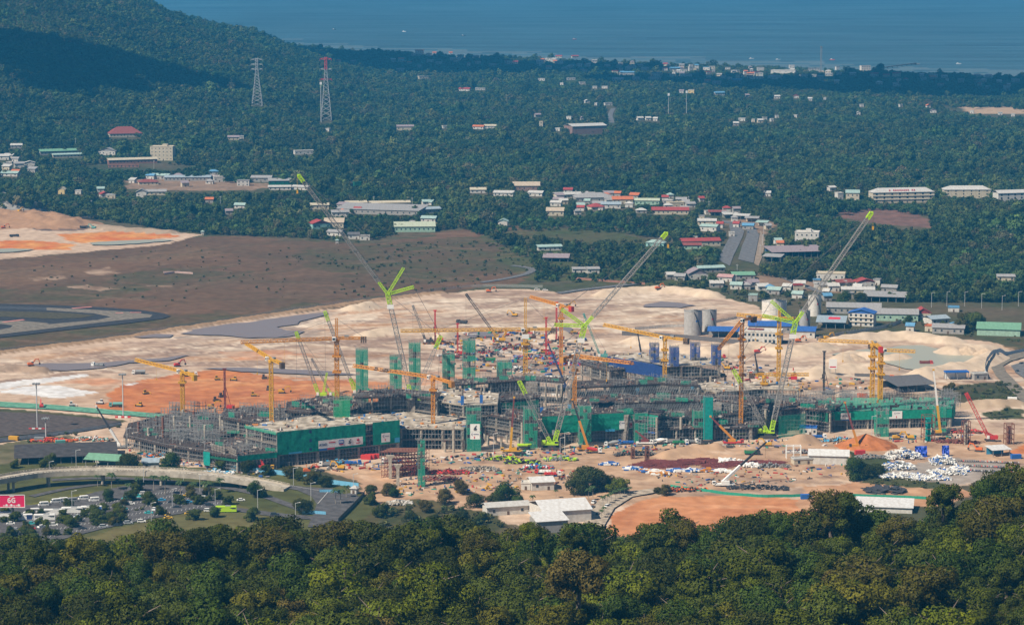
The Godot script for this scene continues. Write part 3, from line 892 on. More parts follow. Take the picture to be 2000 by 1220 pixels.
# what must stay in view: distance of the thing for each 4 x 4 cell of the survey frame
var seen_at := PackedFloat32Array()
const SW := 560
const SH := 305
func keep_view(x0: float, y0: float, x1: float, y1: float, d: float) -> void:
	for r in range(maxi(0, int(y0 / 4.0)), mini(SH, int(y1 / 4.0) + 1)):
		for c in range(maxi(0, int(x0 / 4.0) + 30), mini(SW, int(x1 / 4.0) + 31)):
			seen_at[r * SW + c] = maxf(seen_at[r * SW + c], d)

func keep_poly(pts: Array) -> void:
	var poly := PackedVector2Array()
	for i in range(0, pts.size(), 2): poly.append(Vector2(pts[i], pts[i + 1]))
	for r in SH:
		for c in SW:
			var p := Vector2((c - 30) * 4.0 + 2.0, r * 4.0 + 2.0)
			if Geometry2D.is_point_in_polygon(p, poly):
				seen_at[r * SW + c] = maxf(seen_at[r * SW + c], -G(p.x, p.y).z)

func hides(p: Vector3, r: float, h: float) -> bool:
	var a := pix(p + Vector3(0, h, 0))
	var b := pix(p + Vector3(0, h * 0.25, 0))
	var w := r * 0.8 * FOC / -p.z
	for y in range(maxi(0, int(a.y / 4.0)), mini(SH - 1, int(b.y / 4.0)) + 1):
		for x in range(maxi(0, int((a.x - w) / 4.0) + 30), mini(SW - 1, int((a.x + w) / 4.0) + 30) + 1):
			if seen_at[y * SW + x] > -p.z - 6.0:
				return true
	return false

var far_crowns := []
var near_kinds := []

func far_forest() -> void:
	var tones := [[Color(0.030, 0.050, 0.017), Color(0.055, 0.078, 0.022)], [Color(0.040, 0.060, 0.016), Color(0.075, 0.088, 0.028)], [Color(0.024, 0.044, 0.018), Color(0.042, 0.062, 0.022)], [Color(0.07, 0.072, 0.034), Color(0.10, 0.085, 0.05)], [Color(0.032, 0.055, 0.018), Color(0.06, 0.08, 0.025)], [Color(0.028, 0.048, 0.016), Color(0.05, 0.07, 0.02)]]
	for i in 6:
		far_crowns.append(crown_mesh(100 + i, 4.6, 8.5, 7 + 2 * (i % 3), 300, 1.05, tones[i][0], tones[i][1], 0.75))
	var xf := [[], [], [], [], [], []]
	var xh := [[], [], [], [], [], []]
	var d := 2180.0
	while d < 6900.0:
		var step := 6.2 if d < 4200.0 else 7.4
		var hw := half_width(d) * 1.05
		var x := -hw
		while x < hw:
			var q := Vector3(x + rng.randf_range(-2.6, 2.6), 0, -d + rng.randf_range(-2.6, 2.6))
			x += step
			var dd := -q.z
			if dd > coast(q.x) - 40.0: continue
			var k: int = 3 if rng.randf() < 0.05 + 0.1 * sm(0.1, 0.5, nz.get_noise_2d(q.x * 0.7, q.z * 0.7)) else [0, 1, 2, 4, 5][rng.randi() % 5]
			var s := rng.randf_range(0.55, 1.2) * (1.0 + 0.55 * nz.get_noise_2d(q.x * 1.6, q.z * 1.6))
			if nz2.get_noise_2d(q.x * 0.8 + 70.0, q.z * 0.8) > 0.42 and rng.randf() < 0.75: s *= 0.5
			if rng.randf() < 0.06: s *= rng.randf_range(1.4, 2.0)
			var p := on(q)
			if hides(p, 4.6 * s, 8.5 * s): continue
			if dd < 2800.0 and not Geometry2D.is_point_in_polygon(v2(p), wood_near): continue
			if dd < 2750.0 and absf(pix(p).x - 1130.0) < 190.0 and rng.randf() < 0.6: continue
			var sc := rng.randf_range(0.85, 1.25)
			var t := Transform3D(Basis(Vector3.UP, rng.randf() * TAU).scaled(Vector3(s, s * sc, s)), p - Vector3(0, 0.8, 0))
			if p.y > 14.0: xh[k].append(t)
			else: xf[k].append(t)
		d += step
	var cnt := 0
	for kind in 2:
		var root := Node3D.new()
		root.name = "hill_forest" if kind else "plain_forest"
		add_child(root)
		tag(root, "dense green forest covering the mountain side beyond the plain" if kind else "dense green forest spread over the plain between site and sea", "forest", "", "stuff")
		for i in 6:
			var list: Array = xh[i] if kind else xf[i]
			if list.is_empty(): continue
			var mm := MultiMesh.new()
			mm.transform_format = MultiMesh.TRANSFORM_3D
			mm.use_colors = true
			mm.mesh = far_crowns[i]
			mm.instance_count = list.size()
			for j in list.size():
				mm.set_instance_transform(j, list[j])
				var o3: Vector3 = list[j].origin
				var pt := nz.get_noise_2d(o3.x * 1.3 + 300.0, o3.z * 1.3)
				var e := rng.randf_range(0.7, 1.25) * (1.0 + 0.5 * pt)
				mm.set_instance_color(j, Color(e * (1.0 + 0.35 * nz2.get_noise_2d(o3.x * 0.4, o3.z * 0.4)), e, e * rng.randf_range(0.85, 1.1)))
			cnt += list.size()
			var o := MultiMeshInstance3D.new()
			o.name = "crowns"
			o.multimesh = mm
			o.material_override = M.leaf
			o.set_meta("kind", "stuff")
			root.add_child(o, true)
	print("far trees ", cnt)

var wood_near := PackedVector2Array()

func near_forest() -> void:
	var sets := [
		[Color(0.034, 0.050, 0.009), Color(0.062, 0.080, 0.010), "mid-green round-crowned tree"],
		[Color(0.060, 0.088, 0.006), Color(0.095, 0.120, 0.008), "bright yellow-green tree"],
		[Color(0.022, 0.034, 0.010), Color(0.040, 0.050, 0.011), "dark green dense tree"],
		[Color(0.042, 0.046, 0.018), Color(0.064, 0.062, 0.022), "brownish olive tree"],
		[Color(0.022, 0.045, 0.013), Color(0.038, 0.068, 0.014), "deep green glossy tree"],
		[Color(0.062, 0.072, 0.016), Color(0.090, 0.092, 0.018), "golden olive tree"],
		[Color(0.036, 0.055, 0.014), Color(0.060, 0.082, 0.016), "leafy green spreading tree"],
		[Color(0.060, 0.055, 0.038), Color(0.085, 0.072, 0.05), "greyish thin-leaved tree"]]
	for i in sets.size():
		var s: Array = sets[i]
		near_kinds.append([crown_mesh(300 + i, 5.2 + 0.3 * (i % 3), 12.0, 17 + 3 * (i % 4), 6800, 0.41, s[0] * Color(1.55, 1.4, 0.4), s[1] * Color(1.6, 1.45, 0.35), 0.72, 0.25 if i == 7 else 0.0, 0.88), trunk_mesh(300 + i, 6.0, 12.0), s[2]])
	var list := []
	var d := 585.0
	while d < 1010.0:
		var hw := d * 0.1923 * 1.12 + 12.0
		var x := -hw
		var step := 9.6 if d < 850.0 else 12.0
		while x < hw:
			var q := Vector3(x + rng.randf_range(-3.0, 3.0), 0, -d + rng.randf_range(-3.0, 3.0))
			x += step
			q.y = slope(q.x, q.z)
			if q.y < 6.0: continue
			if rng.randf() < 0.12: continue
			var s := rng.randf_range(0.6, 1.5)
			if rng.randf() < 0.12: s *= 1.35
			var k := rng.randi() % 8
			if k == 5 and rng.randf() < 0.5: k = 0
			if k == 7 and rng.randf() < 0.5: k = 2
			if (k == 3 or k == 7) and nz.get_noise_2d(q.x * 6.0, q.z * 6.0) < 0.1: k = [0, 1, 4, 6][rng.randi() % 4]
			list.append([q, s, k, rng.randf() * TAU])
		d += step
	# the tall trees that stand out over the edge of the wood
	for e in [[1625, 938, 1.5, 3], [1650, 950, 1.3, 6], [1845, 934, 1.15, 6], [1960, 905, 1.4, 2], [1990, 905, 1.4, 3], [1925, 935, 1.0, 4], [650, 1000, 1.45, 3], [300, 1020, 1.3, 3], [340, 1022, 1.4, 3], [445, 1017, 1.3, 0], [535, 1010, 1.5, 3], [80, 1043, 1.2, 0], [155, 1037, 1.2, 5], [940, 1030, 1.25, 3], [850, 1075, 1.9, 1], [720, 1010, 1.2, 2], [1285, 1010, 1.3, 6], [1340, 1003, 1.2, 3], [1465, 997, 1.4, 2], [1040, 1010, 0.8, 1], [1115, 1022, 1.0, 0], [1525, 1000, 1.0, 4], [1750, 995, 1.3, 3], [380, 1022, 1.0, 2], [870, 1160, 1.3, 5], [1810, 1080, 1.6, 3], [1130, 1060, 1.6, 7], [830, 1020, 1.0, 1]]:
		var z: float = -820.0 + (e[1] - 1000.0) * 0.2
		if e[1] > 1050: z = -690.0
		var tp := Zp(e[0], e[1], z)
		list.append([Vector3(tp.x, tp.y - 11.8 * e[2], z), e[2], e[3], rng.randf() * TAU])
	# those that show largest first
	list.sort_custom(func(a, b): return (a[1] / -a[0].z) * (2.0 if -a[0].z < 850.0 and pix(a[0] + Vector3(0, 9, 0)).y < 1235.0 else 0.6) > (b[1] / -b[0].z) * (2.0 if -b[0].z < 850.0 and pix(b[0] + Vector3(0, 9, 0)).y < 1235.0 else 0.6))
	print("near trees ", list.size())
	var rest := [[], [], [], [], [], [], [], []]
	for i in list.size():
		var e: Array = list[i]
		var kind: Array = near_kinds[e[2]]
		if i < 290:
			var at := pix(e[0] + Vector3(0, 8, 0))
			var side: String = ["under the billboard", "under the bus row", "under the lawn", "under the ramp", "under the scrub", "under the white barrack", "under the white warehouse", "under the orange pad", "under the long white roof", "under the motorbikes"][clampi(int(at.x / 200.0), 0, 9)]
			var deep: String = ["topmost", "upper", "middle", "lower", "lowest"][clampi(int((at.y - 1000.0) / 44.0), 0, 4)]
			var big: String = "small" if e[1] < 0.9 else ("large" if e[1] > 1.25 else "mid-sized")
			var t := thing("forest_tree", "%s, %s, %s rows of wood %s" % [kind[2], big, deep, side], "tree", e[0], e[3], "trees of the foreground wood")
			t.scale = Vector3(e[1], e[1], e[1])
			part(t, "trunk", kind[1], M.bark)
			part(t, "crown", kind[0], M.leaf_near)
		else:
			rest[e[2]].append(Transform3D(Basis(Vector3.UP, e[3]).scaled(Vector3.ONE * e[1]), e[0]))
	var root := Node3D.new()
	root.name = "wood_behind"
	add_child(root)
	tag(root, "further trees of the foreground wood, half hidden between the front ones", "forest", "", "stuff")
	for k in 8:
		if rest[k].is_empty(): continue
		for j in 2:
			var mm := MultiMesh.new()
			mm.transform_format = MultiMesh.TRANSFORM_3D
			mm.mesh = near_kinds[k][j]
			mm.instance_count = rest[k].size()
			for i in rest[k].size():
				mm.set_instance_transform(i, rest[k][i])
			var o := MultiMeshInstance3D.new()
			o.name = "trunks" if j else "crowns"
			o.multimesh = mm
			o.material_override = M.bark if j else M.leaf_near
			o.set_meta("kind", "stuff")
			root.add_child(o, true)

# ---------------------------------------------------------------- shared shapes
var cyl: ArrayMesh
var cube: ArrayMesh

func shared_shapes() -> void:
	var b := MB.new()
	b.tube(Vector3.ZERO, Vector3.UP, 0.5, 0.5, 10)
	cyl = b.mesh()
	b = MB.new()
	b.box(Vector3(0, 0.5, 0), Vector3.ONE)
	cube = b.mesh()

func lettering(parent: Node3D, called: String, words: String, size: float, material: Material, at: Vector3, turn := 0.0, bold := false, tilt := 0.0) -> MeshInstance3D:
	var t := TextMesh.new()
	t.text = words
	t.font_size = 48
	t.pixel_size = size / 48.0
	t.depth = 0.06
	var f := SystemFont.new()
	f.font_names = PackedStringArray(["Droid Sans"])
	if bold: f.font_weight = 700
	t.font = f
	var o := part(parent, called, t, material, at, turn)
	o.rotation.x = tilt
	return o

# a big C and the thin line of small print after it
func c_mark(parent: Node3D, size: float, at: Vector3) -> void:
	lettering(parent, "lettering", "C", size * 2.2, M.navy, at - Vector3(size * 2.0, 0, 0))
	part(parent, "emblem_bar", cube, M.navy, at + Vector3(size * 0.8, 0, 0), 0.0, Vector3(size * 3.6, size * 0.3, 0.05))

# a lattice of tubes standing on the line a-b, from y0 to y1, in some layers going inwards
func scaffold(b: MB, a: Vector2, e: Vector2, y0: float, y1: float, inward: Vector2, layers := 3, sp := 2.0, w := 0.13, prob := 1.0) -> void:
	var len_ := a.distance_to(e)
	if len_ < 1.5: return
	var n := maxi(1, int(len_ / sp))
	var m := maxi(1, int((y1 - y0) / 2.0))
	for l in layers:
		var o := inward * (0.15 + l * (1.3 if l < 2 else 2.4))
		for i in n + 1:
			if prob < 1.0 and rng.randf() > prob: continue
			var p := a.lerp(e, float(i) / n) + o
			var t := y1 + (rng.randf_range(0.3, 1.6) if l == 0 else 0.0)
			b.bar(Vector3(p.x, y0, p.y), Vector3(p.x, t, p.y), w)
		for j in range(1, m + 1):
			var y := y0 + (y1 - y0) * j / m
			b.bar(Vector3(a.x + o.x, y, a.y + o.y), Vector3(e.x + o.x, y, e.y + o.y), w)
		if l == 0:
			for i in range(0, n - 1, 3):
				var p := a.lerp(e, float(i) / n) + o
				var q := a.lerp(e, float(mini(i + 2, n)) / n) + o
				for j in range(0, m - 1, 2):
					var yy := y0 + (y1 - y0) * j / m
					var y2 := y0 + (y1 - y0) * minf(j + 2.0, m) / m
					b.bar(Vector3(p.x, yy, p.y), Vector3(q.x, y2, q.y), w * 0.8)
	for i in range(0, n + 1, 2):
		var p := a.lerp(e, float(i) / n)
		for j in range(1, m + 1):
			var y := y0 + (y1 - y0) * j / m
			b.bar(Vector3(p.x, y, p.y), Vector3(p.x + inward.x * 2.8, y, p.y + inward.y * 2.8), w * 0.8)

func centre(poly: PackedVector2Array) -> Vector2:
	var c := Vector2.ZERO
	for p in poly: c += p
	return c / poly.size()

# rubble, timber and steel lying about on a deck or a yard
func clutter(b: MB, poly: PackedVector2Array, y: float, count: int, cols: Array, big := 1.0) -> void:
	var box := Rect2(poly[0], Vector2.ZERO)
	for p in poly: box = box.expand(p)
	var done := 0
	var tries := 0
	while done < count and tries < count * 8:
		tries += 1
		var p := Vector2(rng.randf_range(box.position.x, box.end.x), rng.randf_range(box.position.y, box.end.y))
		if not Geometry2D.is_point_in_polygon(p, poly): continue
		done += 1
		b.col = cols[rng.randi() % cols.size()]
		var s := Vector3(rng.randf_range(0.4, 4.0), rng.randf_range(0.15, 1.0), rng.randf_range(0.3, 1.6)) * big
		if rng.randf() < 0.25: s = Vector3(rng.randf_range(0.3, 1.2), rng.randf_range(0.6, 1.8), rng.randf_range(0.3, 1.2)) * big
		b.box(Vector3(p.x, y + s.y * 0.5, p.y), s, Basis(Vector3.UP, rng.randf() * TAU))

const STEEL_HEAP := [Color(0.16, 0.10, 0.08), Color(0.10, 0.09, 0.09), Color(0.30, 0.26, 0.22), Color(0.22, 0.12, 0.09), Color(0.42, 0.38, 0.34), Color(0.09, 0.08, 0.09)]
const DECK_HEAP := [Color(0.55, 0.50, 0.44), Color(0.35, 0.31, 0.28), Color(0.13, 0.12, 0.12), Color(0.45, 0.36, 0.24), Color(0.70, 0.68, 0.64), Color(0.05, 0.16, 0.40), Color(0.55, 0.22, 0.06), Color(0.20, 0.12, 0.10)]

# one stepped block of the frame. deck: outline of its top deck; h: its height; edges: those that show
func block(root: Node3D, deck: Array, h: float, slabs: Array, edges: Array, surface: String, pile := 40, colspace := 11.0, props := true, slant := false) -> PackedVector2Array:
	var poly := plan(deck, h)
	var c := centre(poly)
	var b := MB.new()
	b.prism(poly, h - 0.7, h)
	mpart(root, "deck", b, M[surface])
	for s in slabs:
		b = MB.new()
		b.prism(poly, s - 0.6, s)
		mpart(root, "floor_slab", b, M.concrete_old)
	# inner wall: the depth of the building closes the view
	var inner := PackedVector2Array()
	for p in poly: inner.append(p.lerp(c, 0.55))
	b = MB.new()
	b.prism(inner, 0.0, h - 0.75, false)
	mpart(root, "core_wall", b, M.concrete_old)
	var sc := MB.new()
	var k := poly.size()
	for e in edges:
		var a := poly[e]
		var d := poly[(e + 1) % k]
		var inw := (d - a).orthogonal().normalized()
		if inw.dot(c - a) < 0.0: inw = -inw
		var n := maxi(1, int(a.distance_to(d) / colspace))
		for i in n + 1:
			var p := a.lerp(d, clampf(float(i) / n, 0.02, 0.98)) + inw * 1.1
			part(root, "column", cyl, M.concrete, Vector3(p.x, 0, p.y), 0.0, Vector3(1.5, h - 0.7, 1.5))
		if props:
			var lv := [0.0] + slabs + [h]
			lv.sort()
			for j in lv.size() - 1:
				scaffold(sc, a, d, lv[j], lv[j + 1] - 0.7, inw, 3, 1.9, 0.14)
			if slant:
				var m := int(a.distance_to(d) / 1.5)
				for i in m:
					var p := a.lerp(d, float(i) / m) - inw * 0.5
					var q := p + (d - a).normalized() * 2.2
					sc.bar(Vector3(p.x, h - 6.0, p.y), Vector3(q.x, h - 1.2, q.y), 0.3)
		# guard rail of tubes
		for i in int(a.distance_to(d) / 2.0):
			var p := a.lerp(d, float(i) / (a.distance_to(d) / 2.0)) + inw * 0.3
			sc.bar(Vector3(p.x, h, p.y), Vector3(p.x, h + 1.3, p.y), 0.1)
		sc.bar(Vector3(a.x, h + 1.2, a.y), Vector3(d.x, h + 1.2, d.y), 0.1)
	if not sc.v.is_empty():
		mpart(root, "scaffold", sc, M.tube).set_meta("kind", "stuff")
	if surface == "formwork":
		# tubes, starter bars and half-hung net standing about on the unfinished deck
		var up := MB.new()
		var green := MB.new()
		var area := 0.0
		for i in k: area += poly[i].cross(poly[(i + 1) % k]) * 0.5
		for i in int(absf(area) / 60.0):
			var p := poly[rng.randi() % k].lerp(poly[rng.randi() % k], rng.randf()).lerp(c, rng.randf() * 0.6)
			var q := p + Vector2(rng.randf_range(3, 9), rng.randf_range(-1.5, 1.5))
			var hh := rng.randf_range(1.5, 4.5)
			scaffold(up, p, q, h, h + hh, Vector2(0, -1), 1, 1.8, 0.15)
			if rng.randf() < 0.16:
				green.quad(Vector3(p.x, h, p.y), Vector3(q.x, h, q.y), Vector3(q.x, h + hh * 0.7, q.y), Vector3(p.x, h + hh * 0.8, p.y))
		mpart(root, "deck_scaffold", up, M.tube).set_meta("kind", "stuff")
		if not green.v.is_empty(): mpart(root, "loose_net", green, M.net_green_thin).set_meta("kind", "stuff")
	if pile:
		b = MB.new()
		clutter(b, poly, h, pile, STEEL_HEAP if surface == "formwork" else DECK_HEAP)
		mpart(root, "building_materials", b, M.vcol).set_meta("kind", "stuff")
	return poly

# netting hung on the line between two points, with slight sags and creases
func net(root: Node3D, a: Vector2, d: Vector2, y0: float, y1: float, material: String, out := 0.4, called := "netting") -> MeshInstance3D:
	var b := MB.new()
	var nrm := (d - a).orthogonal().normalized()
	if nrm.y < 0.0: nrm = -nrm
	var n := maxi(2, int(a.distance_to(d) / 1.5))
	var m := maxi(2, int((y1 - y0) / 1.5))
	var q := func(i: int, j: int) -> Vector3:
		var p := a.lerp(d, float(i) / n) + nrm * (out + 0.16 * nz3.get_noise_2d(i * 4.0 + a.x, j * 2.0 + y0))
		return Vector3(p.x, y0 + (y1 - y0) * j / m, p.y)
	for i in n:
		for j in m:
			b.quad(q.call(i, j), q.call(i + 1, j), q.call(i + 1, j + 1), q.call(i, j + 1))
	return mpart(root, called, b, M[material])

# a board on a netted face: t0..t1 along the line, y0..y1 in height
func board(root: Node3D, a: Vector2, d: Vector2, t0: float, t1: float, y0: float, y1: float, material: String, called := "banner", out := 0.8) -> MeshInstance3D:
	var nrm := (d - a).orthogonal().normalized()
	if nrm.y < 0.0: nrm = -nrm
	var p := a.lerp(d, t0) + nrm * out
	var q := a.lerp(d, t1) + nrm * out
	var mid := (p + q) * 0.5
	var dir := (q - p).normalized()
	var b := MB.new()
	b.box(Vector3.ZERO, Vector3(p.distance_to(q), y1 - y0, 0.12))
	return part(root, called, b.mesh(), M[material], Vector3(mid.x, (y0 + y1) * 0.5, mid.y), atan2(-dir.y, dir.x))

# a tower of tubes hung with net
func net_tower(px: float, base: float, topy: float, wpx: float, colour: String, label: String, solid := false, deep := 0.0, h0 := 0.0) -> Node3D:
	var p := G(px, base, h0)
	if h0 == 0.0: p = on(p)
	var w := wpx / FOC * -p.z
	var dd := w if deep == 0.0 else deep
	var h := top(p, topy) - p.y
	var t := thing("scaffold_tower", label, "scaffolding", p, 0.06, "netted scaffold towers")
	var b := MB.new()
	var c := [Vector2(-w * 0.5, -dd * 0.5), Vector2(w * 0.5, -dd * 0.5), Vector2(w * 0.5, dd * 0.5), Vector2(-w * 0.5, dd * 0.5)]
	for i in 4:
		var inw: Vector2 = -(c[i] + c[(i + 1) % 4]).normalized()
		scaffold(b, c[i], c[(i + 1) % 4], 0.0, h, inw, 1, 1.5, 0.13)
	mpart(t, "scaffold", b, M.tube)
	for i in 4:
		var a: Vector2 = c[i]
		var e: Vector2 = c[(i + 1) % 4]
		b = MB.new()
		var out := (a + e).normalized() * 0.25
		var m := int(h / 2.0)
		for j in m:
			if not solid and rng.randf() < 0.12: continue
			var y0 := h * j / m
			var y1 := h * (j + 1) / m
			var k := 3
			for s in k:
				if not solid and rng.randf() < 0.14: continue
				var u := a.lerp(e, float(s) / k) + out
				var v := a.lerp(e, float(s + 1) / k) + out
				b.quad(Vector3(u.x, y0, u.y), Vector3(v.x, y0, v.y), Vector3(v.x, y1, v.y), Vector3(u.x, y1, u.y))
		if not b.v.is_empty():
			mpart(t, "netting", b, M[colour]).set_meta("kind", "stuff")
	if not solid:
		part(t, "column", cyl, M.concrete_old, Vector3.ZERO, 0.0, Vector3(w * 0.3, h * 0.96, w * 0.3))
	return t

func terminal() -> void:
	# ---------------- left wing
	var w := thing("terminal_wing", "left wing of the unfinished terminal, wrapped in green net with white sponsor boards", "building")
	block(w, [398, 884, 463, 893, 540, 885, 545, 866, 480, 850, 400, 860], 9.0, [], [0, 1, 5], "formwork", 90)
	var l := block(w, [540, 846, 780, 822, 772, 811, 640, 805, 560, 815, 478, 832], 20.0, [7.3, 13.5], [5, 0, 1], "screed", 80, 11.5)
	var a := l[0]
	var d := l[1]
	net(w, a, a.lerp(d, 0.715), 7.2, 20.8, "net_green")
	net(w, a.lerp(d, 0.775), d, 7.2, 20.8, "net_green")
	net(w, l[5], a, 19.0, 20.9, "net_green_thin")
	for i in 3:
		var bd := board(w, a, d, 0.255, 0.275, [18.2, 13.0, 8.0][i], [20.0, 14.8, 9.6][i], "navy", "round_sign", 0.9)
		bd.name = "round_sign"
	# the long white board with five emblems
	var ban := board(w, a, d, 0.33, 0.69, 8.6, 13.2, "white_board")
	var wide: float = a.distance_to(d) * 0.36
	var put := func(t: float) -> float: return (t - 0.5) * wide
	lettering(ban, "lettering", "ATAD", 2.0, M.navy, Vector3(put.call(0.10), -0.2, 0.1), 0.0, true)
	part(ban, "emblem_bar", cube, M.board_red, Vector3(put.call(0.30), 0.5, 0.1), 0.0, Vector3(4.2, 0.55, 0.05))
	var eb := MB.new()
	eb.prism(PackedVector2Array([Vector2(-1.6, -1.5), Vector2(1.6, -1.5), Vector2(1.6, 0.7), Vector2(1.0, 1.5), Vector2(-1.0, 1.5), Vector2(-1.6, 0.7)]), 0.0, 0.08)
	var em := part(ban, "emblem", eb.mesh(), M.board_blue, Vector3(put.call(0.51), 0.1, 0.07))
	em.rotation.x = PI / 2
	lettering(ban, "lettering", "REE", 1.5, M.white_board, Vector3(put.call(0.51), 0.4, 0.2), 0.0, true)
	part(ban, "emblem_bar", cube, M.board_red, Vector3(put.call(0.51), -1.4, 0.2), 0.0, Vector3(2.6, 0.6, 0.05))
	eb = MB.new()
	for s in [[-0.6, -1.2, 0.1, 0.6], [0.1, 0.6, 0.9, 1.5], [-0.6, 0.3, 0.9, -0.3], [0.9, -0.3, 0.2, -1.3], [-0.9, -0.7, 0.5, -0.9]]:
		eb.bar(Vector3(s[0], s[1], 0.12), Vector3(s[2], s[3], 0.12), 0.3)
	part(ban, "emblem", eb.mesh(), M.black, Vector3(put.call(0.70), 0.1, 0.0))
	eb = MB.new()
	for i in 5:
		eb.bar(Vector3(0, -0.5, 0.12), Vector3((i - 2) * 0.45, 1.0 - absf(i - 2) * 0.35, 0.12), 0.42)
	part(ban, "emblem", eb.mesh(), M.board_red, Vector3(put.call(0.89), 0.5, 0.0))
	part(ban, "emblem_bar", cube, M.board_red, Vector3(put.call(0.89), -1.4, 0.1), 0.0, Vector3(2.6, 0.5, 0.05))
	board(w, a, d, 0.335, 0.40, 7.3, 8.5, "board_blue", "safety_strip")
	board(w, a, d, 0.40, 0.46, 7.5, 8.5, "board_red", "safety_strip")
	board(w, a, d, 0.09, 0.195, 7.2, 8.2, "board_sky", "safety_strip")
	var b2 := board(w, a, d, 0.845, 0.915, 8.4, 13.8, "white_board")
	lettering(b2, "lettering", "C", 2.0, M.navy, Vector3(-1.5, 0.9, 0.1))
	part(b2, "emblem_bar", cube, M.navy, Vector3(0.9, 0.8, 0.1), 0.0, Vector3(2.6, 0.22, 0.05))
	part(b2, "emblem", cube, M.board_red, Vector3(-0.4, -1.8, 0.1), 0.0, Vector3(0.5, 1.2, 0.05))
	board(w, a, d, 0.955, 0.995, 7.6, 10.4, "board_sky", "safety_strip")
	# podium net bands
	var pod := plan([398, 884, 463, 893, 540, 885], 9.0)
	net(w, pod[1], pod[2], 6.6, 9.8, "net_green")
	net(w, pod[0], pod[1], 6.4, 7.8, "net_dark")
	net(w, pod[0], pod[0].lerp(pod[1], 0.2), 2.0, 10.0, "net_teal", 0.7)
	# formwork wall panels on the podium
	for s in [[412, 863, 440, 870], [444, 868, 462, 876]]:
		var e0 := v2(G(s[0], s[1] + 15, 9.0))
		var e1 := v2(G(s[2], s[3] + 15, 9.0))
		var pb := MB.new()
		for i in 5:
			for j in 3:
				var p := e0.lerp(e1, (i + 0.5) / 5.0)
				pb.box(Vector3(p.x, 9.4 + j * 1.35, p.y), Vector3(e0.distance_to(e1) / 5.6, 1.0, 0.4), Basis(Vector3.UP, -(e1 - e0).angle()))
		mpart(w, "formwork_panel", pb, M.concrete_old)
	# ---------------- far left frame
	w = thing("unfinished_terminal", "far left scaffolded concrete frame of the terminal with bare columns", "building")
	block(w, [240, 852, 330, 872, 400, 882, 400, 862, 470, 838, 480, 815, 400, 803, 330, 808, 250, 826], 7.5, [], [0, 1], "formwork", 120, 12.0)
	block(w, [430, 816, 530, 833, 600, 815, 580, 796, 480, 795, 440, 800], 15.0, [8.0], [0, 1, 5], "formwork", 60, 12.0)
	var b := MB.new()
	var sp := plan([245, 840, 330, 858, 400, 866, 470, 836, 400, 806, 330, 810], 7.5)
	for i in 60:
		var p: Vector2 = sp[rng.randi() % 6].lerp(sp[rng.randi() % 6], rng.randf())
		var q := p + Vector2(rng.randf_range(4, 9), rng.randf_range(-2, 2))
		scaffold(b, p, q, 7.5, 7.5 + rng.randf_range(4, 8), Vector2(0, -1), 2, 1.8, 0.13)
	mpart(w, "shoring", b, M.tube).set_meta("kind", "stuff")
	for s in [[289, 850, 835], [318, 853, 815], [357, 820, 800], [371, 835, 812], [400, 858, 830], [378, 818, 803], [340, 838, 812], [305, 830, 812], [270, 842, 824], [420, 815, 796], [455, 812, 792], [473, 815, 792], [512, 812, 790], [430, 838, 812]]:
		var p := G(s[0], s[1], 7.5)
		part(w, "column", cyl, M.concrete if rng.randf() < 0.6 else M.rust, p, 0.0, Vector3(1.6, top(p, s[2]) - 7.5, 1.6))
	# ---------------- core
	w = thing("terminal_hall", "tall scaffolded middle hall of the terminal, concrete floors and props", "building")
	block(w, [556, 803, 655, 810, 700, 796, 690, 778, 640, 772, 560, 784], 21.0, [8.0, 14.5], [5, 0, 1], "formwork", 130)
	block(w, [690, 777, 800, 773, 852, 781, 862, 765, 760, 758, 700, 762], 23.0, [8.0, 15.0], [5, 0, 1], "formwork", 60)
	block(w, [650, 803, 780, 836, 906, 837, 935, 806, 860, 796, 700, 798], 13.0, [6.5], [0, 1, 2], "screed", 90)
	block(w, [820, 778, 905, 791, 972, 789, 975, 768, 900, 758, 830, 762], 20.0, [6.5, 13.0], [0, 1, 2], "screed", 60)
	block(w, [940, 808, 1022, 823, 1050, 815, 1045, 800, 960, 796], 13.5, [6.8], [0, 1, 4], "formwork", 60)
	var u := block(w, [972, 783, 1052, 776, 1058, 766, 985, 768], 19.0, [12.0], [0, 3], "formwork", 30)
	net(w, u[0], u[1], 13.0, 17.5, "net_green_thin")
	net(w, u[0], u[1], 8.0, 12.0, "net_green_thin")
	block(w, [885, 752, 1035, 742, 1100, 747, 1110, 738, 1030, 733, 890, 740], 23.0, [10.0, 16.5], [0, 1, 5], "formwork", 60)
	for s in [[903, 790, 773, "board_blue"], [940, 787, 771, "board_blue"], [1058, 806, 795, "board_blue"], [1112, 802, 790, "board_sky"], [1245, 775, 757, "board_sky"], [1353, 760, 748, "board_sky"]]:
		var p := G(s[0], s[1], 20.0 if s[0] < 1000 else 15.0)
		part(w, "column_form", cube, M[s[3]], p, 0.0, Vector3(1.9, top(p, s[2]) - p.y, 1.9))
		part(w, "column", cyl, M.concrete_old, p + Vector3(0, 0.05, -0.3), 0.0, Vector3(1.4, (top(p, s[2]) - p.y) * 1.8, 1.4))
	for s in [[700, 788, 770], [756, 792, 772], [865, 781, 752], [946, 776, 752], [980, 772, 752], [1088, 780, 752], [1088, 776, 766]]:
		var p := G(s[0], s[1], 14.0)
		part(w, "column", cyl, M.concrete, p, 0.0, Vector3(1.5, top(p, s[2]) - p.y, 1.5))
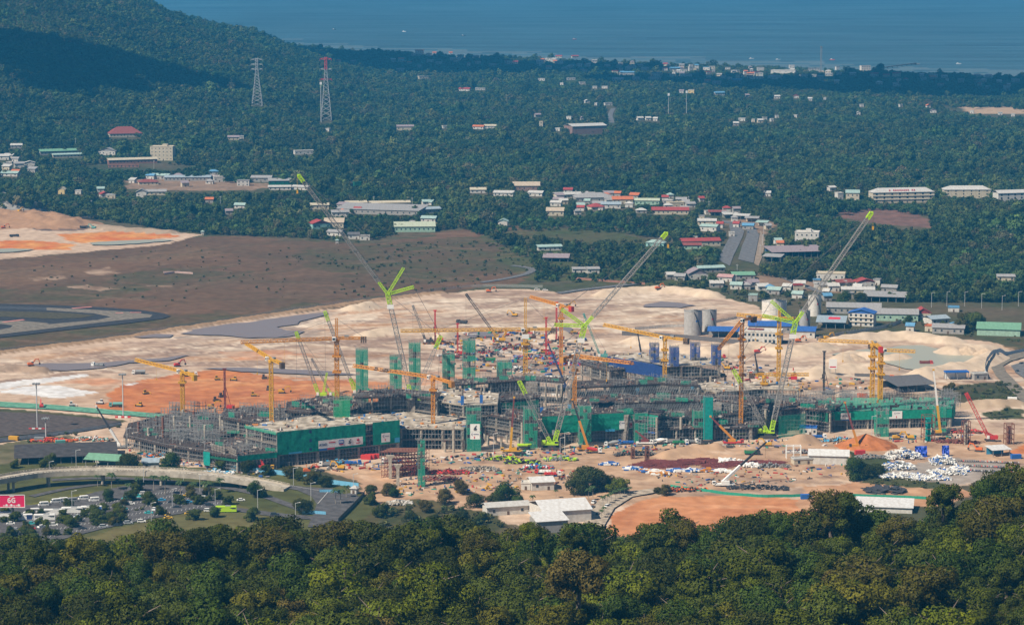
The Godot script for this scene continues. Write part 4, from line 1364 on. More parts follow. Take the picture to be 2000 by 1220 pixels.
	# free-standing columns before the hall
	for s in [[869, 883, 864], [878, 877, 855], [886, 884, 840], [906, 881, 861], [947, 862, 838], [953, 870, 850], [968, 866, 846], [979, 876, 856], [990, 865, 850], [1013, 874, 854], [1103, 866, 851], [1122, 864, 850]]:
		var p := P(s[0], s[1])
		var cc := thing("bare_column", "bare round concrete column %s before the middle hall" % ("standing tall with rust-red starter bars" if s[0] == 886 else "in the row"), "column", p, 0.0, "free-standing columns before the hall")
		part(cc, "shaft", cyl, M.concrete, Vector3.ZERO, 0.0, Vector3(1.7, top(p, s[2]), 1.7))
		var sb := MB.new()
		for i in 7:
			var o := Vector3(cos(TAU * i / 7.0) * 0.6, 0, sin(TAU * i / 7.0) * 0.6)
			sb.bar(Vector3(0, top(p, s[2]), 0) + o, Vector3(0, top(p, s[2]) + (3.2 if s[0] == 886 else 1.4), 0) + o, 0.12)
		mpart(cc, "starter_bars", sb, M.rust)
	# sign boards on the net tower before the hall
	net_tower(925, 879, 793, 28, "net_green_thin", "green netted scaffold tower with two white sign boards before the hall")
	var sg := thing("sign_board", "two stacked white boards with emblems hung on the green scaffold tower", "sign", P(928, 882) + Vector3(0, 0, 5.0))
	for i in 2:
		var sb2 := part(sg, "panel", cube, M.white_board, Vector3(0, 8.4 + i * 4.7, 0), 0.0, Vector3(5.7, 4.5, 0.2))
		if i == 0:
			c_mark(sg, 0.85, Vector3(0, 11.4, 0.25))
			part(sg, "emblem", cube, M.board_red, Vector3(-0.4, 9.0, 0.2), 0.0, Vector3(0.5, 1.2, 0.05))
		else:
			eb = MB.new()
			for s in [[-0.6, -1.2, 0.1, 0.6], [0.1, 0.6, 0.9, 1.5], [-0.6, 0.3, 0.9, -0.3], [0.9, -0.3, 0.2, -1.3], [-0.9, -0.7, 0.5, -0.9]]:
				eb.bar(Vector3(s[0], s[1], 0.12), Vector3(s[2], s[3], 0.12), 0.3)
			part(sg, "emblem", eb.mesh(), M.black, Vector3(0, 15.2, 0.1))
	# ---------------- right of the middle
	w = thing("terminal_concourse", "long concourse frame with green netted front right of the middle", "building")
	block(w, [1110, 758, 1290, 749, 1365, 753, 1360, 741, 1290, 737, 1120, 744], 23.0, [9.0, 16.0], [0, 1, 5], "formwork", 60, 12.0, true, true)
	block(w, [1120, 788, 1300, 785, 1400, 782, 1500, 797, 1505, 776, 1400, 768, 1130, 772], 17.5, [6.0, 12.0], [0, 1, 2], "formwork", 220, 12.0, true, true)
	block(w, [1265, 818, 1390, 817, 1482, 803, 1482, 792, 1300, 796], 12.0, [6.0], [0, 1, 4], "formwork", 130, 12.0)
	block(w, [1285, 838, 1470, 835, 1505, 818, 1400, 813, 1292, 821], 7.8, [], [0, 1], "formwork", 110, 11.0)
	block(w, [1355, 757, 1400, 765, 1452, 762, 1492, 759, 1560, 761, 1560, 746, 1400, 744, 1360, 749], 19.5, [11.0], [0, 1, 2, 3], "screed", 60, 12.0)
	var g := block(w, [1048, 815, 1130, 811, 1240, 806, 1286, 812, 1300, 800, 1200, 795, 1060, 800], 17.0, [7.3], [0, 1, 2], "formwork", 90, 12.0)
	net(w, g[0].lerp(g[1], 0.12), g[1], 7.0, 17.4, "net_green")
	net(w, g[1].lerp(g[2], 0.2), g[2], 7.0, 17.4, "net_green")
	net(w, g[2].lerp(g[3], 0.45), g[3], 10.0, 17.2, "net_green")
	var b3 := board(w, g[1], g[2], 0.72, 0.955, 7.6, 12.6, "white_board")
	c_mark(b3, 0.95, Vector3(-1.8, 0.9, 0.1))
	part(b3, "emblem", cube, M.board_red, Vector3(3.0, -1.8, 0.1), 0.0, Vector3(1.6, 3.0, 0.05))
	board(w, g[1], g[2], 0.47, 0.64, 6.4, 7.8, "board_sky", "safety_strip")
	board(w, g[2], g[3], 0.5, 0.9, 6.0, 7.2, "board_blue", "safety_strip")
	var b4 := board(w, g[0], g[1], 0.36, 0.47, 6.0, 9.0, "white_board", "hanging_sign")
	for s in [[1330, 838, 815], [1300, 815, 803], [1350, 797, 786], [1420, 812, 800], [1170, 808, 793], [1388, 752, 735], [1422, 758, 748]]:
		var p := G(s[0], s[1], 8.0)
		part(w, "column", cyl, M.concrete, p, 0.0, Vector3(1.6, top(p, s[2]) - p.y, 1.6))
	# ---------------- blue netted building at the back
	w = thing("terminal_pier", "rear pier building wrapped in blue net with blue netted columns on its deck", "building")
	var q := block(w, [1187, 697, 1294, 715, 1408, 712, 1405, 702, 1330, 690, 1240, 688], 19.0, [11.5], [0, 1, 5], "screed", 50, 10.0)
	net(w, q[0], q[1], 11.0, 19.6, "net_blue")
	block(w, [1294, 737, 1380, 740, 1420, 733, 1408, 727, 1330, 727, 1300, 728], 10.0, [], [0, 1], "formwork", 50)
	block(w, [1133, 710, 1190, 724, 1225, 720, 1185, 700, 1150, 702], 13.0, [6.0], [0, 1], "formwork", 40)
	for s in [[1278, 707, 670], [1317, 714, 677], [1358, 703, 669], [1399, 711, 673]]:
		var tw := net_tower(s[0], s[1], s[2], 17, "net_blue_thin", "blue netted column scaffold on the pier deck, %s from the left" % {1278: "first", 1317: "second", 1358: "third", 1399: "fourth"}[s[0]], false, 0.0, 19.0)
		tw.set_meta("group", "blue netted column scaffolds")
	# ---------------- right wing
	w = thing("terminal_east_wing", "right wing of the terminal with torn pale green net roof and green front", "building")
	block(w, [1480, 801, 1570, 799, 1622, 804, 1645, 790, 1600, 780, 1500, 783], 13.5, [7.0], [0, 1], "formwork", 120)
	var r := block(w, [1615, 806, 1860, 800, 1866, 788, 1800, 784, 1615, 789], 11.0, [6.6], [0, 1, 4], "formwork", 60, 13.0)
	net(w, r[0], r[1], 6.2, 11.6, "net_green")
	net(w, r[1], r[2], 4.0, 13.0, "net_green")
	net(w, r[0].lerp(r[4], 0.05), r[0].lerp(r[4], 0.98), 5.0, 13.0, "net_green")
	# tattered net over the roof frame
	for i in 9:
		var t0 := i / 9.0
		var t1 := (i + 1) / 9.0
		var nb := MB.new()
		for s in 6:
			for j in 5:
				if rng.randf() < 0.22: continue
				var k0 := lerpf(t0, t1, s / 6.0)
				var k1 := lerpf(t0, t1, (s + 1) / 6.0)
				var f := func(k: float, y: float) -> Vector3:
					var p := r[0].lerp(r[1], k).lerp(r[4].lerp(r[2], k), y)
					return Vector3(p.x, 11.8 + 3.2 * y + 0.5 * nz3.get_noise_2d(k * 200.0, y * 30.0), p.y)
				nb.quad(f.call(k0, j / 5.0), f.call(k1, j / 5.0), f.call(k1, (j + 1) / 5.0), f.call(k0, (j + 1) / 5.0))
		if not nb.v.is_empty(): mpart(w, "roof_net", nb, M.net_pale)
	var b5 := board(w, r[0], r[1], 0.11, 0.19, 6.8, 10.8, "white_board")
	lettering(b5, "lettering", "ATAD", 1.7, M.navy, Vector3(0, 0.1, 0.1), 0.0, true)
	board(w, r[0], r[1], 0.115, 0.19, 6.2, 6.7, "board_blue", "safety_strip")
	var b6 := board(w, r[0], r[1], 0.52, 0.60, 6.4, 11.2, "white_board")
	c_mark(b6, 0.7, Vector3(0, 0.9, 0.1))
	part(b6, "emblem", cube, M.board_red, Vector3(-0.5, -1.9, 0.1), 0.0, Vector3(0.5, 1.2, 0.05))
	board(w, r[0], r[1], 0.45, 0.52, 6.4, 7.6, "white_board", "hanging_sign")
	net(w, v2(G(1520, 858)), v2(G(1573, 852)), 1.0, 14.5, "net_green_thin")
	net(w, v2(G(1573, 838, 0)), v2(G(1618, 846, 0)), 7.0, 12.5, "net_dark")
	b = MB.new()
	sp = plan([1480, 795, 1640, 790, 1840, 786, 1840, 778, 1640, 778, 1500, 780], 10.0)
	for i in 110:
		var p: Vector2 = sp[rng.randi() % 6].lerp(sp[rng.randi() % 6], rng.randf())
		var e := p + Vector2(rng.randf_range(5, 12), rng.randf_range(-2, 2))
		scaffold(b, p, e, 6.0, 12.0 + rng.randf_range(1, 5), Vector2(0, -1), 1, 1.7, 0.12)
	mpart(w, "shoring", b, M.tube).set_meta("kind", "stuff")
	# ---------------- towers
	for s in [[707, 792, 681, 24, "far left of the six tall towers behind the hall"], [773, 788, 694, 23, "second of the six tall towers behind the hall"], [810, 775, 667, 22, "third of the six tall towers behind the hall"], [876, 765, 690, 23, "fourth of the six tall towers behind the hall"], [916, 768, 663, 24, "tallest, fifth of the six tall towers behind the hall"], [985, 760, 705, 28, "squat last one of the six tall towers behind the hall"]]:
		net_tower(s[0], s[1], s[2], s[3], "net_green_thin", "green netted scaffold tower, " + s[4])
	net_tower(668, 876, 778, 33, "net_bright", "bright green netted stair tower rising from the left wing roof")
	net_tower(546, 885, 785, 22, "net_none", "bare steel scaffold tower with concrete core on the left wing roof")
	for s in [[1036, 873, 796, 26, "beside the tall yellow telescopic crane"], [1142, 868, 790, 24, "behind the orange telescopic boom in the middle"], [1251, 862, 804, 26, "beside the white board on the concourse front"], [1366, 857, 800, 25, "in front of the concourse, with zigzag stairs"], [1722, 851, 800, 24, "between the two white boards of the right wing"], [1835, 842, 792, 22, "near the right end of the right wing"]]:
		net_tower(s[0], s[1], s[2], s[3], "net_green_thin", "green netted stair tower " + s[4])
	net_tower(1383, 862, 774, 16, "net_teal", "narrow solid teal netted tower above the concourse", true)
	# maroon scaffold mass and Y-shaped piers of the flyover
	w = thing("scaffold_block", "dense maroon scaffold block beside the two Y-shaped concrete piers", "scaffolding", Vector3.ZERO)
	b = MB.new()
	var s0 := v2(P(745, 935))
	var s1 := v2(P(810, 932))
	for i in 6:
		var off := Vector2(0.6, -1.0) * i * 2.6
		scaffold(b, s0 + off, s1 + off, 0.0, 15.0 - 0.3 * i, Vector2(0, -1), 1, 1.7, 0.2)
	mpart(w, "scaffold", b, M.maroon)
	b = MB.new()
	for i in 6:
		b.box(Vector3((s0.x + s1.x) * 0.5 + i, 15.2, (s0.y + s1.y) * 0.5 - i * 2.0), Vector3(20, 0.3, 1.6))
	mpart(w, "planking", b, M.rust)
	for s in [[762, 936, 891], [777, 949, 907]]:
		var p := P(s[0], s[1])
		var h := top(p, s[2])
		var t := thing("flyover_pier", "Y-headed pale concrete pier %s" % ("nearer to the trees" if s[0] == 777 else "standing against the maroon scaffold"), "pier", p, 0.0, "Y-shaped flyover piers")
		b = MB.new()
		b.box(Vector3(0, h * 0.4, 0), Vector3(1.7, h * 0.8, 1.5))
		mpart(t, "shaft", b, M.concrete)
		b = MB.new()
		b.hexa([Vector3(-0.85, h * 0.8, -0.75), Vector3(0.85, h * 0.8, -0.75), Vector3(0.85, h * 0.8, 0.75), Vector3(-0.85, h * 0.8, 0.75), Vector3(-2.4, h, -1), Vector3(2.4, h, -1), Vector3(2.4, h, 1), Vector3(-2.4, h, 1)])
		mpart(t, "head", b, M.concrete)
	net_tower(823, 950, 858, 14, "net_green_thin", "slim green netted tower with steel frame below, by the maroon scaffold")

# ---------------------------------------------------------------- cranes
# a tower crane: foot and row of the slewing ring; jib and counter-jib tips are points of the jib's own level
func tower_crane(px: float, base: float, ringy: float, jib: Array, cjib: Array, label: String, opt := {}) -> void:
	var p := P(px, base)
	var col: String = opt.get("col", "crane_yellow")
	var h := top(p, ringy)
	var t := thing("tower_crane", label, "tower crane", p, 0.0, "tower cranes of the terminal site")
	var b := MB.new()
	var w: float = opt.get("w", 2.0)
	b.truss(Vector3.ZERO, Vector3(0, h - p.y, 0), w, w, int(h / 2.2), 0.5, 0.3)
	mpart(t, "mast", b, M[opt.get("mast", col)])
	b = MB.new()
	b.box(Vector3(0, 0.6, 0), Vector3(w * 2.4, 1.2, w * 2.4))
	mpart(t, "footing", b, M.concrete)
	if opt.has("twin"):
		b = MB.new()
		b.truss(Vector3(opt.twin, 0, 2), Vector3(opt.twin, h * 0.93, 2), w, w, int(h / 2.2), 0.5, 0.3)
		mpart(t, "hoist_mast", b, M[col])
	# climbing collars
	for i in opt.get("collars", 1):
		b = MB.new()
		var y: float = h * (0.86 - 0.16 * i)
		for s in [Vector3(1, 0, 0), Vector3(-1, 0, 0), Vector3(0, 0, 1), Vector3(0, 0, -1)]:
			var e := Vector3(absf(s.z), 0, absf(s.x))
			b.box(Vector3(0, y, 0) + s * w * 0.95, Vector3(0.7, 1.1, 0.7) + e * w * 2.0)
		mpart(t, "collar", b, M[col])
	b = MB.new()
	b.tube(Vector3(0, h, 0), Vector3(0, h + 1.6, 0), w * 0.75, w * 0.85, 8)
	mpart(t, "slewing_ring", b, M[col])
	var jy := h + 2.4
	var tip := G(jib[0], jib[1], jy) - p
	var ctip := G(cjib[0], cjib[1], jy) - p
	if opt.has("jz"):
		tip = Zp(jib[0], jib[1], p.z + opt.jz) - p
	tip.y = jy if not opt.has("luff") else tip.y
	ctip.y = jy
	if tip.length() > 95.0: tip = Vector3(0, jy, 0) + (tip - Vector3(0, jy, 0)).normalized() * 80.0
	var cd := Vector3(ctip.x, 0, ctip.z)
	if cd.length() > 26.0: ctip = Vector3(0, jy, 0) + cd.normalized() * 22.0
	if cd.length() < 8.0:
		ctip = Vector3(0, jy, 0) - Vector3(tip.x, 0, tip.z).normalized() * 12.0
	b = MB.new()
	b.truss(Vector3(0, jy, 0), tip, 1.6, 1.7, int((tip - Vector3(0, jy, 0)).length() / 2.0), 0.38, 0.22, Vector3.UP, true)
	mpart(t, "jib", b, M[col])
	b = MB.new()
	b.truss(Vector3(0, jy, 0), ctip, 1.7, 1.2, 6, 0.4, 0.24)
	var side := Vector3(-ctip.z, 0, ctip.x).normalized()
	mpart(t, "counter_jib", b, M[col])
	b = MB.new()
	var cdir := (ctip - Vector3(0, jy, 0)).normalized()
	var bs := Basis(cdir, Vector3.UP, side)
	for i in 3:
		b.box(ctip - Vector3(0, 1.0, 0) - cdir * i * 1.3, Vector3(0.9, 3.6, 2.4), bs)
	mpart(t, "counterweight", b, M[opt.get("weight", "weight_dark")])
	b = MB.new()
	b.box(Vector3(0, jy + 1.0, 0) + cdir * 6.0, Vector3(2.6, 1.6, 1.6), bs)
	mpart(t, "winch", b, M.machine_grey)
	var cab := MB.new()
	var cpos := Vector3(0, jy - 0.2, 0) - cdir * 1.6 + side * 1.8
	cab.box(cpos, Vector3(2.2, 2.3, 1.7), bs)
	var cabn := mpart(t, "cab", cab, M.cab_white)
	b = MB.new()
	b.box(cpos - cdir * 1.12, Vector3(0.06, 1.3, 1.4), bs)
	b.box(cpos + side * 0.88, Vector3(1.6, 1.2, 0.06), bs)
	mpart(cabn, "window", b, M.glass_dark)
	if opt.get("head", 0.0) > 0.0:
		b = MB.new()
		var hd := Vector3(0, jy + opt.head, 0)
		b.truss(Vector3(0, jy, 0), hd, 1.3, 1.3, 5, 0.36, 0.2)
		mpart(t, "tower_head", b, M[col])
		b = MB.new()
		b.bar(hd, Vector3(0, jy, 0).lerp(tip, 0.68) + Vector3(0, 0.9, 0), 0.14)
		b.bar(hd, Vector3(0, jy, 0).lerp(ctip, 0.9) + Vector3(0, 0.9, 0), 0.14)
		mpart(t, "pendant", b, M.cable)
	# trolley, ropes and hook
	b = MB.new()
	var tr := Vector3(0, jy, 0).lerp(tip, opt.get("trolley", 0.55)) - Vector3(0, 1.0, 0)
	b.box(tr, Vector3(1.4, 0.4, 1.4))
	b.bar(tr, tr - Vector3(0, h * 0.25, 0), 0.1)
	b.box(tr - Vector3(0, h * 0.25, 0), Vector3(0.7, 1.3, 0.5))
	mpart(t, "trolley_and_hook", b, M.crane_yellow)
	if opt.get("sign", false):
		b = MB.new()
		b.box(Vector3(0, h - 1.8, w * 1.5), Vector3(4.6, 2.8, 0.2))
		mpart(t, "sign_panel", b, M.white_board)
	if opt.get("wrap", false):
		b = MB.new()
		b.box(Vector3(0, h * opt.wrap, w * 0.55), Vector3(w * 1.5, 2.2, 0.2))
		mpart(t, "sign_panel", b, M.white_board)

func tracks(t: Node3D, len_: float, gap: float, ht: float, wd: float) -> void:
	for s in [-1, 1]:
		var b := MB.new()
		var k := []
		for i in 12:
			var a := TAU * i / 12.0
			k.append(Vector2(signf(cos(a)) * (len_ * 0.5 - ht * 0.5) + cos(a) * ht * 0.5, ht * 0.5 + sin(a) * ht * 0.5))
		for i in 12:
			var u: Vector2 = k[i]
			var v: Vector2 = k[(i + 1) % 12]
			b.quad(Vector3(u.x, u.y, s * gap - wd * 0.5), Vector3(v.x, v.y, s * gap - wd * 0.5), Vector3(v.x, v.y, s * gap + wd * 0.5), Vector3(u.x, u.y, s * gap + wd * 0.5))
			b.tri(Vector3(0, ht * 0.5, s * gap + wd * 0.5), Vector3(u.x, u.y, s * gap + wd * 0.5), Vector3(v.x, v.y, s * gap + wd * 0.5))
			b.tri(Vector3(0, ht * 0.5, s * gap - wd * 0.5), Vector3(v.x, v.y, s * gap - wd * 0.5), Vector3(u.x, u.y, s * gap - wd * 0.5))
		mpart(t, "crawler_track", b, M.track_steel)

# a great crawler crane with luffing jib, all in the plane of its own depth
func luffing_crane(base: Array, foot: Array, head: Array, tip: Array, s1: Array, s2: Array, derrick: Array, label: String, sign_at := 0.0) -> void:
	var p := P(base[0], base[1])
	var z := p.z
	var t := thing("crawler_crane", label, "crawler crane", p, 0.0, "lime green luffing crawler cranes")
	var L := func(q: Array) -> Vector3: return Zp(q[0], q[1], z) - p
	var f: Vector3 = L.call(foot)
	var hd: Vector3 = L.call(head)
	var tp: Vector3 = L.call(tip)
	var a: Vector3 = L.call(s1)
	var c: Vector3 = L.call(s2)
	var e: Vector3 = L.call(derrick)
	f.y = maxf(f.y, 2.5)
	var dir := signf(tp.x - hd.x)
	tracks(t, 11.0, 3.6, 1.9, 1.5)
	var b := MB.new()
	b.box(Vector3(0, 2.2, 0), Vector3(5.0, 0.9, 6.0))
	b.tube(Vector3(0, 2.4, 0), Vector3(0, 3.0, 0), 2.0, 2.0, 12)
	mpart(t, "carbody", b, M.machine_dark)
	b = MB.new()
	b.box(Vector3(-dir * 2.0, 3.8, 0), Vector3(11.0, 1.4, 3.4))
	b.box(Vector3(-dir * 5.5, 4.9, 0), Vector3(3.4, 1.2, 4.2))
	mpart(t, "upper_frame", b, M.lime)
	b = MB.new()
	for i in 4: b.box(Vector3(-dir * 7.6, 3.4 + i * 0.9, 0), Vector3(2.2, 0.8, 6.6))
	mpart(t, "counterweight", b, M.machine_dark)
	b = MB.new()
	b.box(Vector3(dir * 2.6, 4.6, 2.6), Vector3(2.4, 2.4, 1.6))
	var cb := mpart(t, "cab", b, M.lime)
	b = MB.new()
	b.box(Vector3(dir * 2.6, 5.0, 3.43), Vector3(2.0, 1.2, 0.06))
	mpart(cb, "window", b, M.glass_dark)
	# boom: lime foot and head pieces, grey middle
	var m0 := f.lerp(hd, 0.12)
	var m1 := f.lerp(hd, 0.90)
	b = MB.new(); b.truss(f, m0, 2.2, 2.4, 5, 0.42, 0.26, Vector3.BACK); mpart(t, "boom_foot", b, M.lime)
	b = MB.new(); b.truss(m0, m1, 2.7, 2.9, int(m0.distance_to(m1) / 3.0), 0.36, 0.22, Vector3.BACK); mpart(t, "boom", b, M.lattice_grey)
	b = MB.new(); b.truss(m1, hd, 2.6, 2.6, 4, 0.46, 0.3, Vector3.BACK); mpart(t, "boom_head", b, M.lime)
	# jib
	var j0 := hd.lerp(tp, 0.10)
	var j1 := hd.lerp(tp, 0.945)
	b = MB.new(); b.truss(hd, j0, 1.4, 1.6, 4, 0.4, 0.26, Vector3.BACK); mpart(t, "jib_foot", b, M.lime)
	b = MB.new(); b.truss(j0, j1, 2.2, 2.4, int(j0.distance_to(j1) / 2.6), 0.32, 0.19, Vector3.BACK); mpart(t, "jib", b, M.lattice_grey)
	b = MB.new(); b.truss(j1, tp, 2.0, 2.4, 3, 0.5, 0.34, Vector3.BACK)
	b.box(tp, Vector3(1.8, 1.2, 2.2)); mpart(t, "jib_head", b, M.lime)
	for s in [a, c]:
		b = MB.new(); b.truss(hd, s, 1.5, 1.2, 7, 0.4, 0.25, Vector3.BACK); mpart(t, "strut", b, M.lime)
	# derrick mast leaning back, its hanging counterweight tray
	var d0 := f + Vector3(-dir * 1.5, 0, 0)
	var d1 := d0.lerp(e, 0.12)
	var d2 := d0.lerp(e, 0.80)
	b = MB.new(); b.truss(d0, d1, 2.0, 2.0, 4, 0.42, 0.26, Vector3.BACK); mpart(t, "derrick_foot", b, M.lime)
	b = MB.new(); b.truss(d1, d2, 2.2, 2.2, int(d1.distance_to(d2) / 2.6), 0.27, 0.14, Vector3.BACK); mpart(t, "derrick_mast", b, M.lattice_grey)
	b = MB.new(); b.truss(d2, e, 2.1, 2.1, 4, 0.46, 0.3, Vector3.BACK); mpart(t, "derrick_head", b, M.lime)
	b = MB.new()
	var tray := Vector3(lerpf(f.x, e.x, 0.85), 3.0, 0)
	b.box(tray, Vector3(8.5, 0.8, 3.6))
	mpart(t, "counterweight_tray", b, M.lime)
	b = MB.new()
	b.box(tray + Vector3(0, -1.2, 0), Vector3(7.0, 1.5, 3.0))
	mpart(t, "hung_weight", b, M.machine_dark)
	# ropes
	b = MB.new()
	for s in [-0.7, 0.7]:
		var o := Vector3(0, 0, s)
		b.bar(tp + o, a + o, 0.13); b.bar(a + o, c + o, 0.13); b.bar(c + o, e + o, 0.11)
		b.bar(e + o, hd + o, 0.11); b.bar(e + o, tray + o * 2.0, 0.13); b.bar(e + o, f + Vector3(-dir * 7.5, 3.0, s), 0.11)
	mpart(t, "pendant_lines", b, M.cable)
	b = MB.new()
	var hk := tp - Vector3(-dir * 1.0, absf(tp.y - hd.y) * 0.14, 0)
	b.bar(tp + Vector3(dir * 1.0, 0, 0), hk, 0.12)
	b.box(hk, Vector3(1.1, 2.0, 0.9))
	mpart(t, "hook_block", b, M.crane_yellow)
	b = MB.new()
	var sg := f.lerp(hd, 0.88 if sign_at == 0.0 else sign_at)
	b.box(sg + Vector3(0, 0, 1.8), Vector3(4.2, 2.8, 0.15))
	mpart(t, "sign_panel", b, M.white_board)

# a smaller crawler crane with one lattice boom
func lattice_crane(base: Array, tip: Array, label: String, col: String, boomcol: String, back: Array, lime_tip := false, wd := 1.6, ropes := true) -> void:
	var p := P(base[0], base[1])
	var t := thing("lattice_crane", label, "crawler crane", p, 0.0, "lattice boom crawler cranes")
	var tp := Zp(tip[0], tip[1], p.z) - p
	var bk := Zp(back[0], back[1], p.z) - p
	var f := Vector3(signf(tp.x) * 1.2, 2.4, 0)
	var dir := signf(tp.x)
	tracks(t, 6.5, 2.2, 1.1, 0.9)
	var b := MB.new()
	b.box(Vector3(-dir * 1.0, 2.2, 0), Vector3(6.4, 1.9, 3.0))
	b.box(Vector3(-dir * 3.6, 2.4, 0), Vector3(1.6, 2.2, 3.3))
	mpart(t, "body", b, M[col])
	b = MB.new()
	b.box(Vector3(dir * 1.6, 2.6, 1.3), Vector3(1.6, 1.9, 1.1))
	mpart(t, "cab", b, M.cab_white)
	var u := f.lerp(tp, 0.88)
	var l0 := f.lerp(tp, 0.16)
	b = MB.new(); b.truss(f, l0, wd, wd, 4, 0.34, 0.22, Vector3.BACK); mpart(t, "boom_foot", b, M[col])
	b = MB.new(); b.truss(l0, u, wd, wd, int(l0.distance_to(u) / 2.0), 0.26, 0.14, Vector3.BACK); mpart(t, "boom", b, M[boomcol])
	b = MB.new(); b.truss(u, tp, wd, wd, 4, 0.36, 0.24, Vector3.BACK); mpart(t, "boom_head", b, M[col if lime_tip else boomcol])
	b = MB.new(); b.truss(Vector3(-dir * 2.0, 3.0, 0), bk, 1.0, 1.0, 4, 0.3, 0.2, Vector3.BACK); mpart(t, "gantry", b, M[col])
	b = MB.new()
	b.bar(tp, bk, 0.12); b.bar(bk, Vector3(-dir * 3.6, 3.2, 0), 0.14)
	if ropes: b.bar(tp, tp - Vector3(0, tp.y * 0.72, 0), 0.12)
	mpart(t, "ropes", b, M.cable)

# a wheeled crane with telescopic boom
func mobile_crane(base: Array, tip: Array, label: String, lower: String, upper: String, carrier: String, dz := 0.0, split := 0.45) -> void:
	var p := P(base[0], base[1])
	var t := thing("mobile_crane", label, "mobile crane", p, 0.0, "telescopic mobile cranes")
	var tp := Zp(tip[0], tip[1], p.z + dz) - p
	var f := Vector3(0, 2.6, 0)
	var dir := signf(tp.x) if absf(tp.x) > 3.0 else 1.0
	var b := MB.new()
	b.box(Vector3(dir * 1.0, 1.25, 0), Vector3(11.0, 0.9, 2.5))
	mpart(t, "carrier", b, M[carrier])
	b = MB.new()
	b.box(Vector3(-dir * 4.9, 2.1, 0), Vector3(1.9, 1.8, 2.5))
	var cb := mpart(t, "cab", b, M[carrier])
	b = MB.new()
	b.box(Vector3(-dir * 4.9, 2.45, 1.27), Vector3(1.5, 0.8, 0.05))
	mpart(cb, "window", b, M.glass_dark)
	for i in 4:
		for s in [-1, 1]:
			part(t, "wheel", wheel, M.tyre, Vector3(-dir * 3.8 + dir * i * 2.6, 0.55, s * 1.05))
	b = MB.new()
	b.box(Vector3(dir * 1.6, 2.4, 0), Vector3(5.0, 1.5, 2.4))
	mpart(t, "superstructure", b, M[lower])
	b = MB.new()
	b.box(Vector3(dir * 4.4, 2.4, 0), Vector3(1.3, 1.6, 2.5))
	mpart(t, "counterweight", b, M.machine_dark)
	var m := f.lerp(tp, split)
	b = MB.new(); b.bar(f, m, 1.35, true); mpart(t, "boom_base", b, M[lower])
	b = MB.new(); b.bar(m, m.lerp(tp, 0.5), 1.05, true); mpart(t, "boom_section", b, M[upper])
	b = MB.new(); b.bar(m.lerp(tp, 0.5), tp, 0.8, true); mpart(t, "boom_section", b, M[upper])
	b = MB.new(); b.box(tp, Vector3(1.2, 1.0, 0.9)); mpart(t, "boom_head", b, M[lower])
	b = MB.new(); b.bar(tp + Vector3(-dir * 0.6, 0, 0), tp + Vector3(-dir * 0.6, -tp.y * 0.4, 0), 0.1); mpart(t, "hoist_rope", b, M.cable)

# a piling rig: upright leader on a tracked body
func piling_rig(base: Array, topy: float, label: String, col: String, body: String) -> void:
	var p := P(base[0], base[1])
	var h := top(p, topy) - p.y
	var t := thing("piling_rig", label, "piling rig", p, 0.0, "piling rigs on the site")
	tracks(t, 5.5, 1.9, 1.0, 0.8)
	var b := MB.new()
	b.box(Vector3(2.0, 2.0, 0), Vector3(5.0, 2.0, 2.8))
	mpart(t, "body", b, M[body])
	b = MB.new()
	b.truss(Vector3(-1.6, 0.5, 0), Vector3(-1.6, h, 0), 0.9, 0.9, int(h / 1.6), 0.36, 0.26)
	b.box(Vector3(-1.6, h, 0), Vector3(2.6, 0.7, 0.8))
	mpart(t, "leader", b, M[col])
	b = MB.new()
	b.bar(Vector3(2.0, 3.0, 0), Vector3(-1.4, h * 0.6, 0), 0.35)
	mpart(t, "backstay", b, M[col])
	b = MB.new()
	b.box(Vector3(-2.4, h * 0.42, 0), Vector3(0.9, 3.0, 0.9))
	mpart(t, "hammer", b, M.machine_dark)

var wheel: ArrayMesh

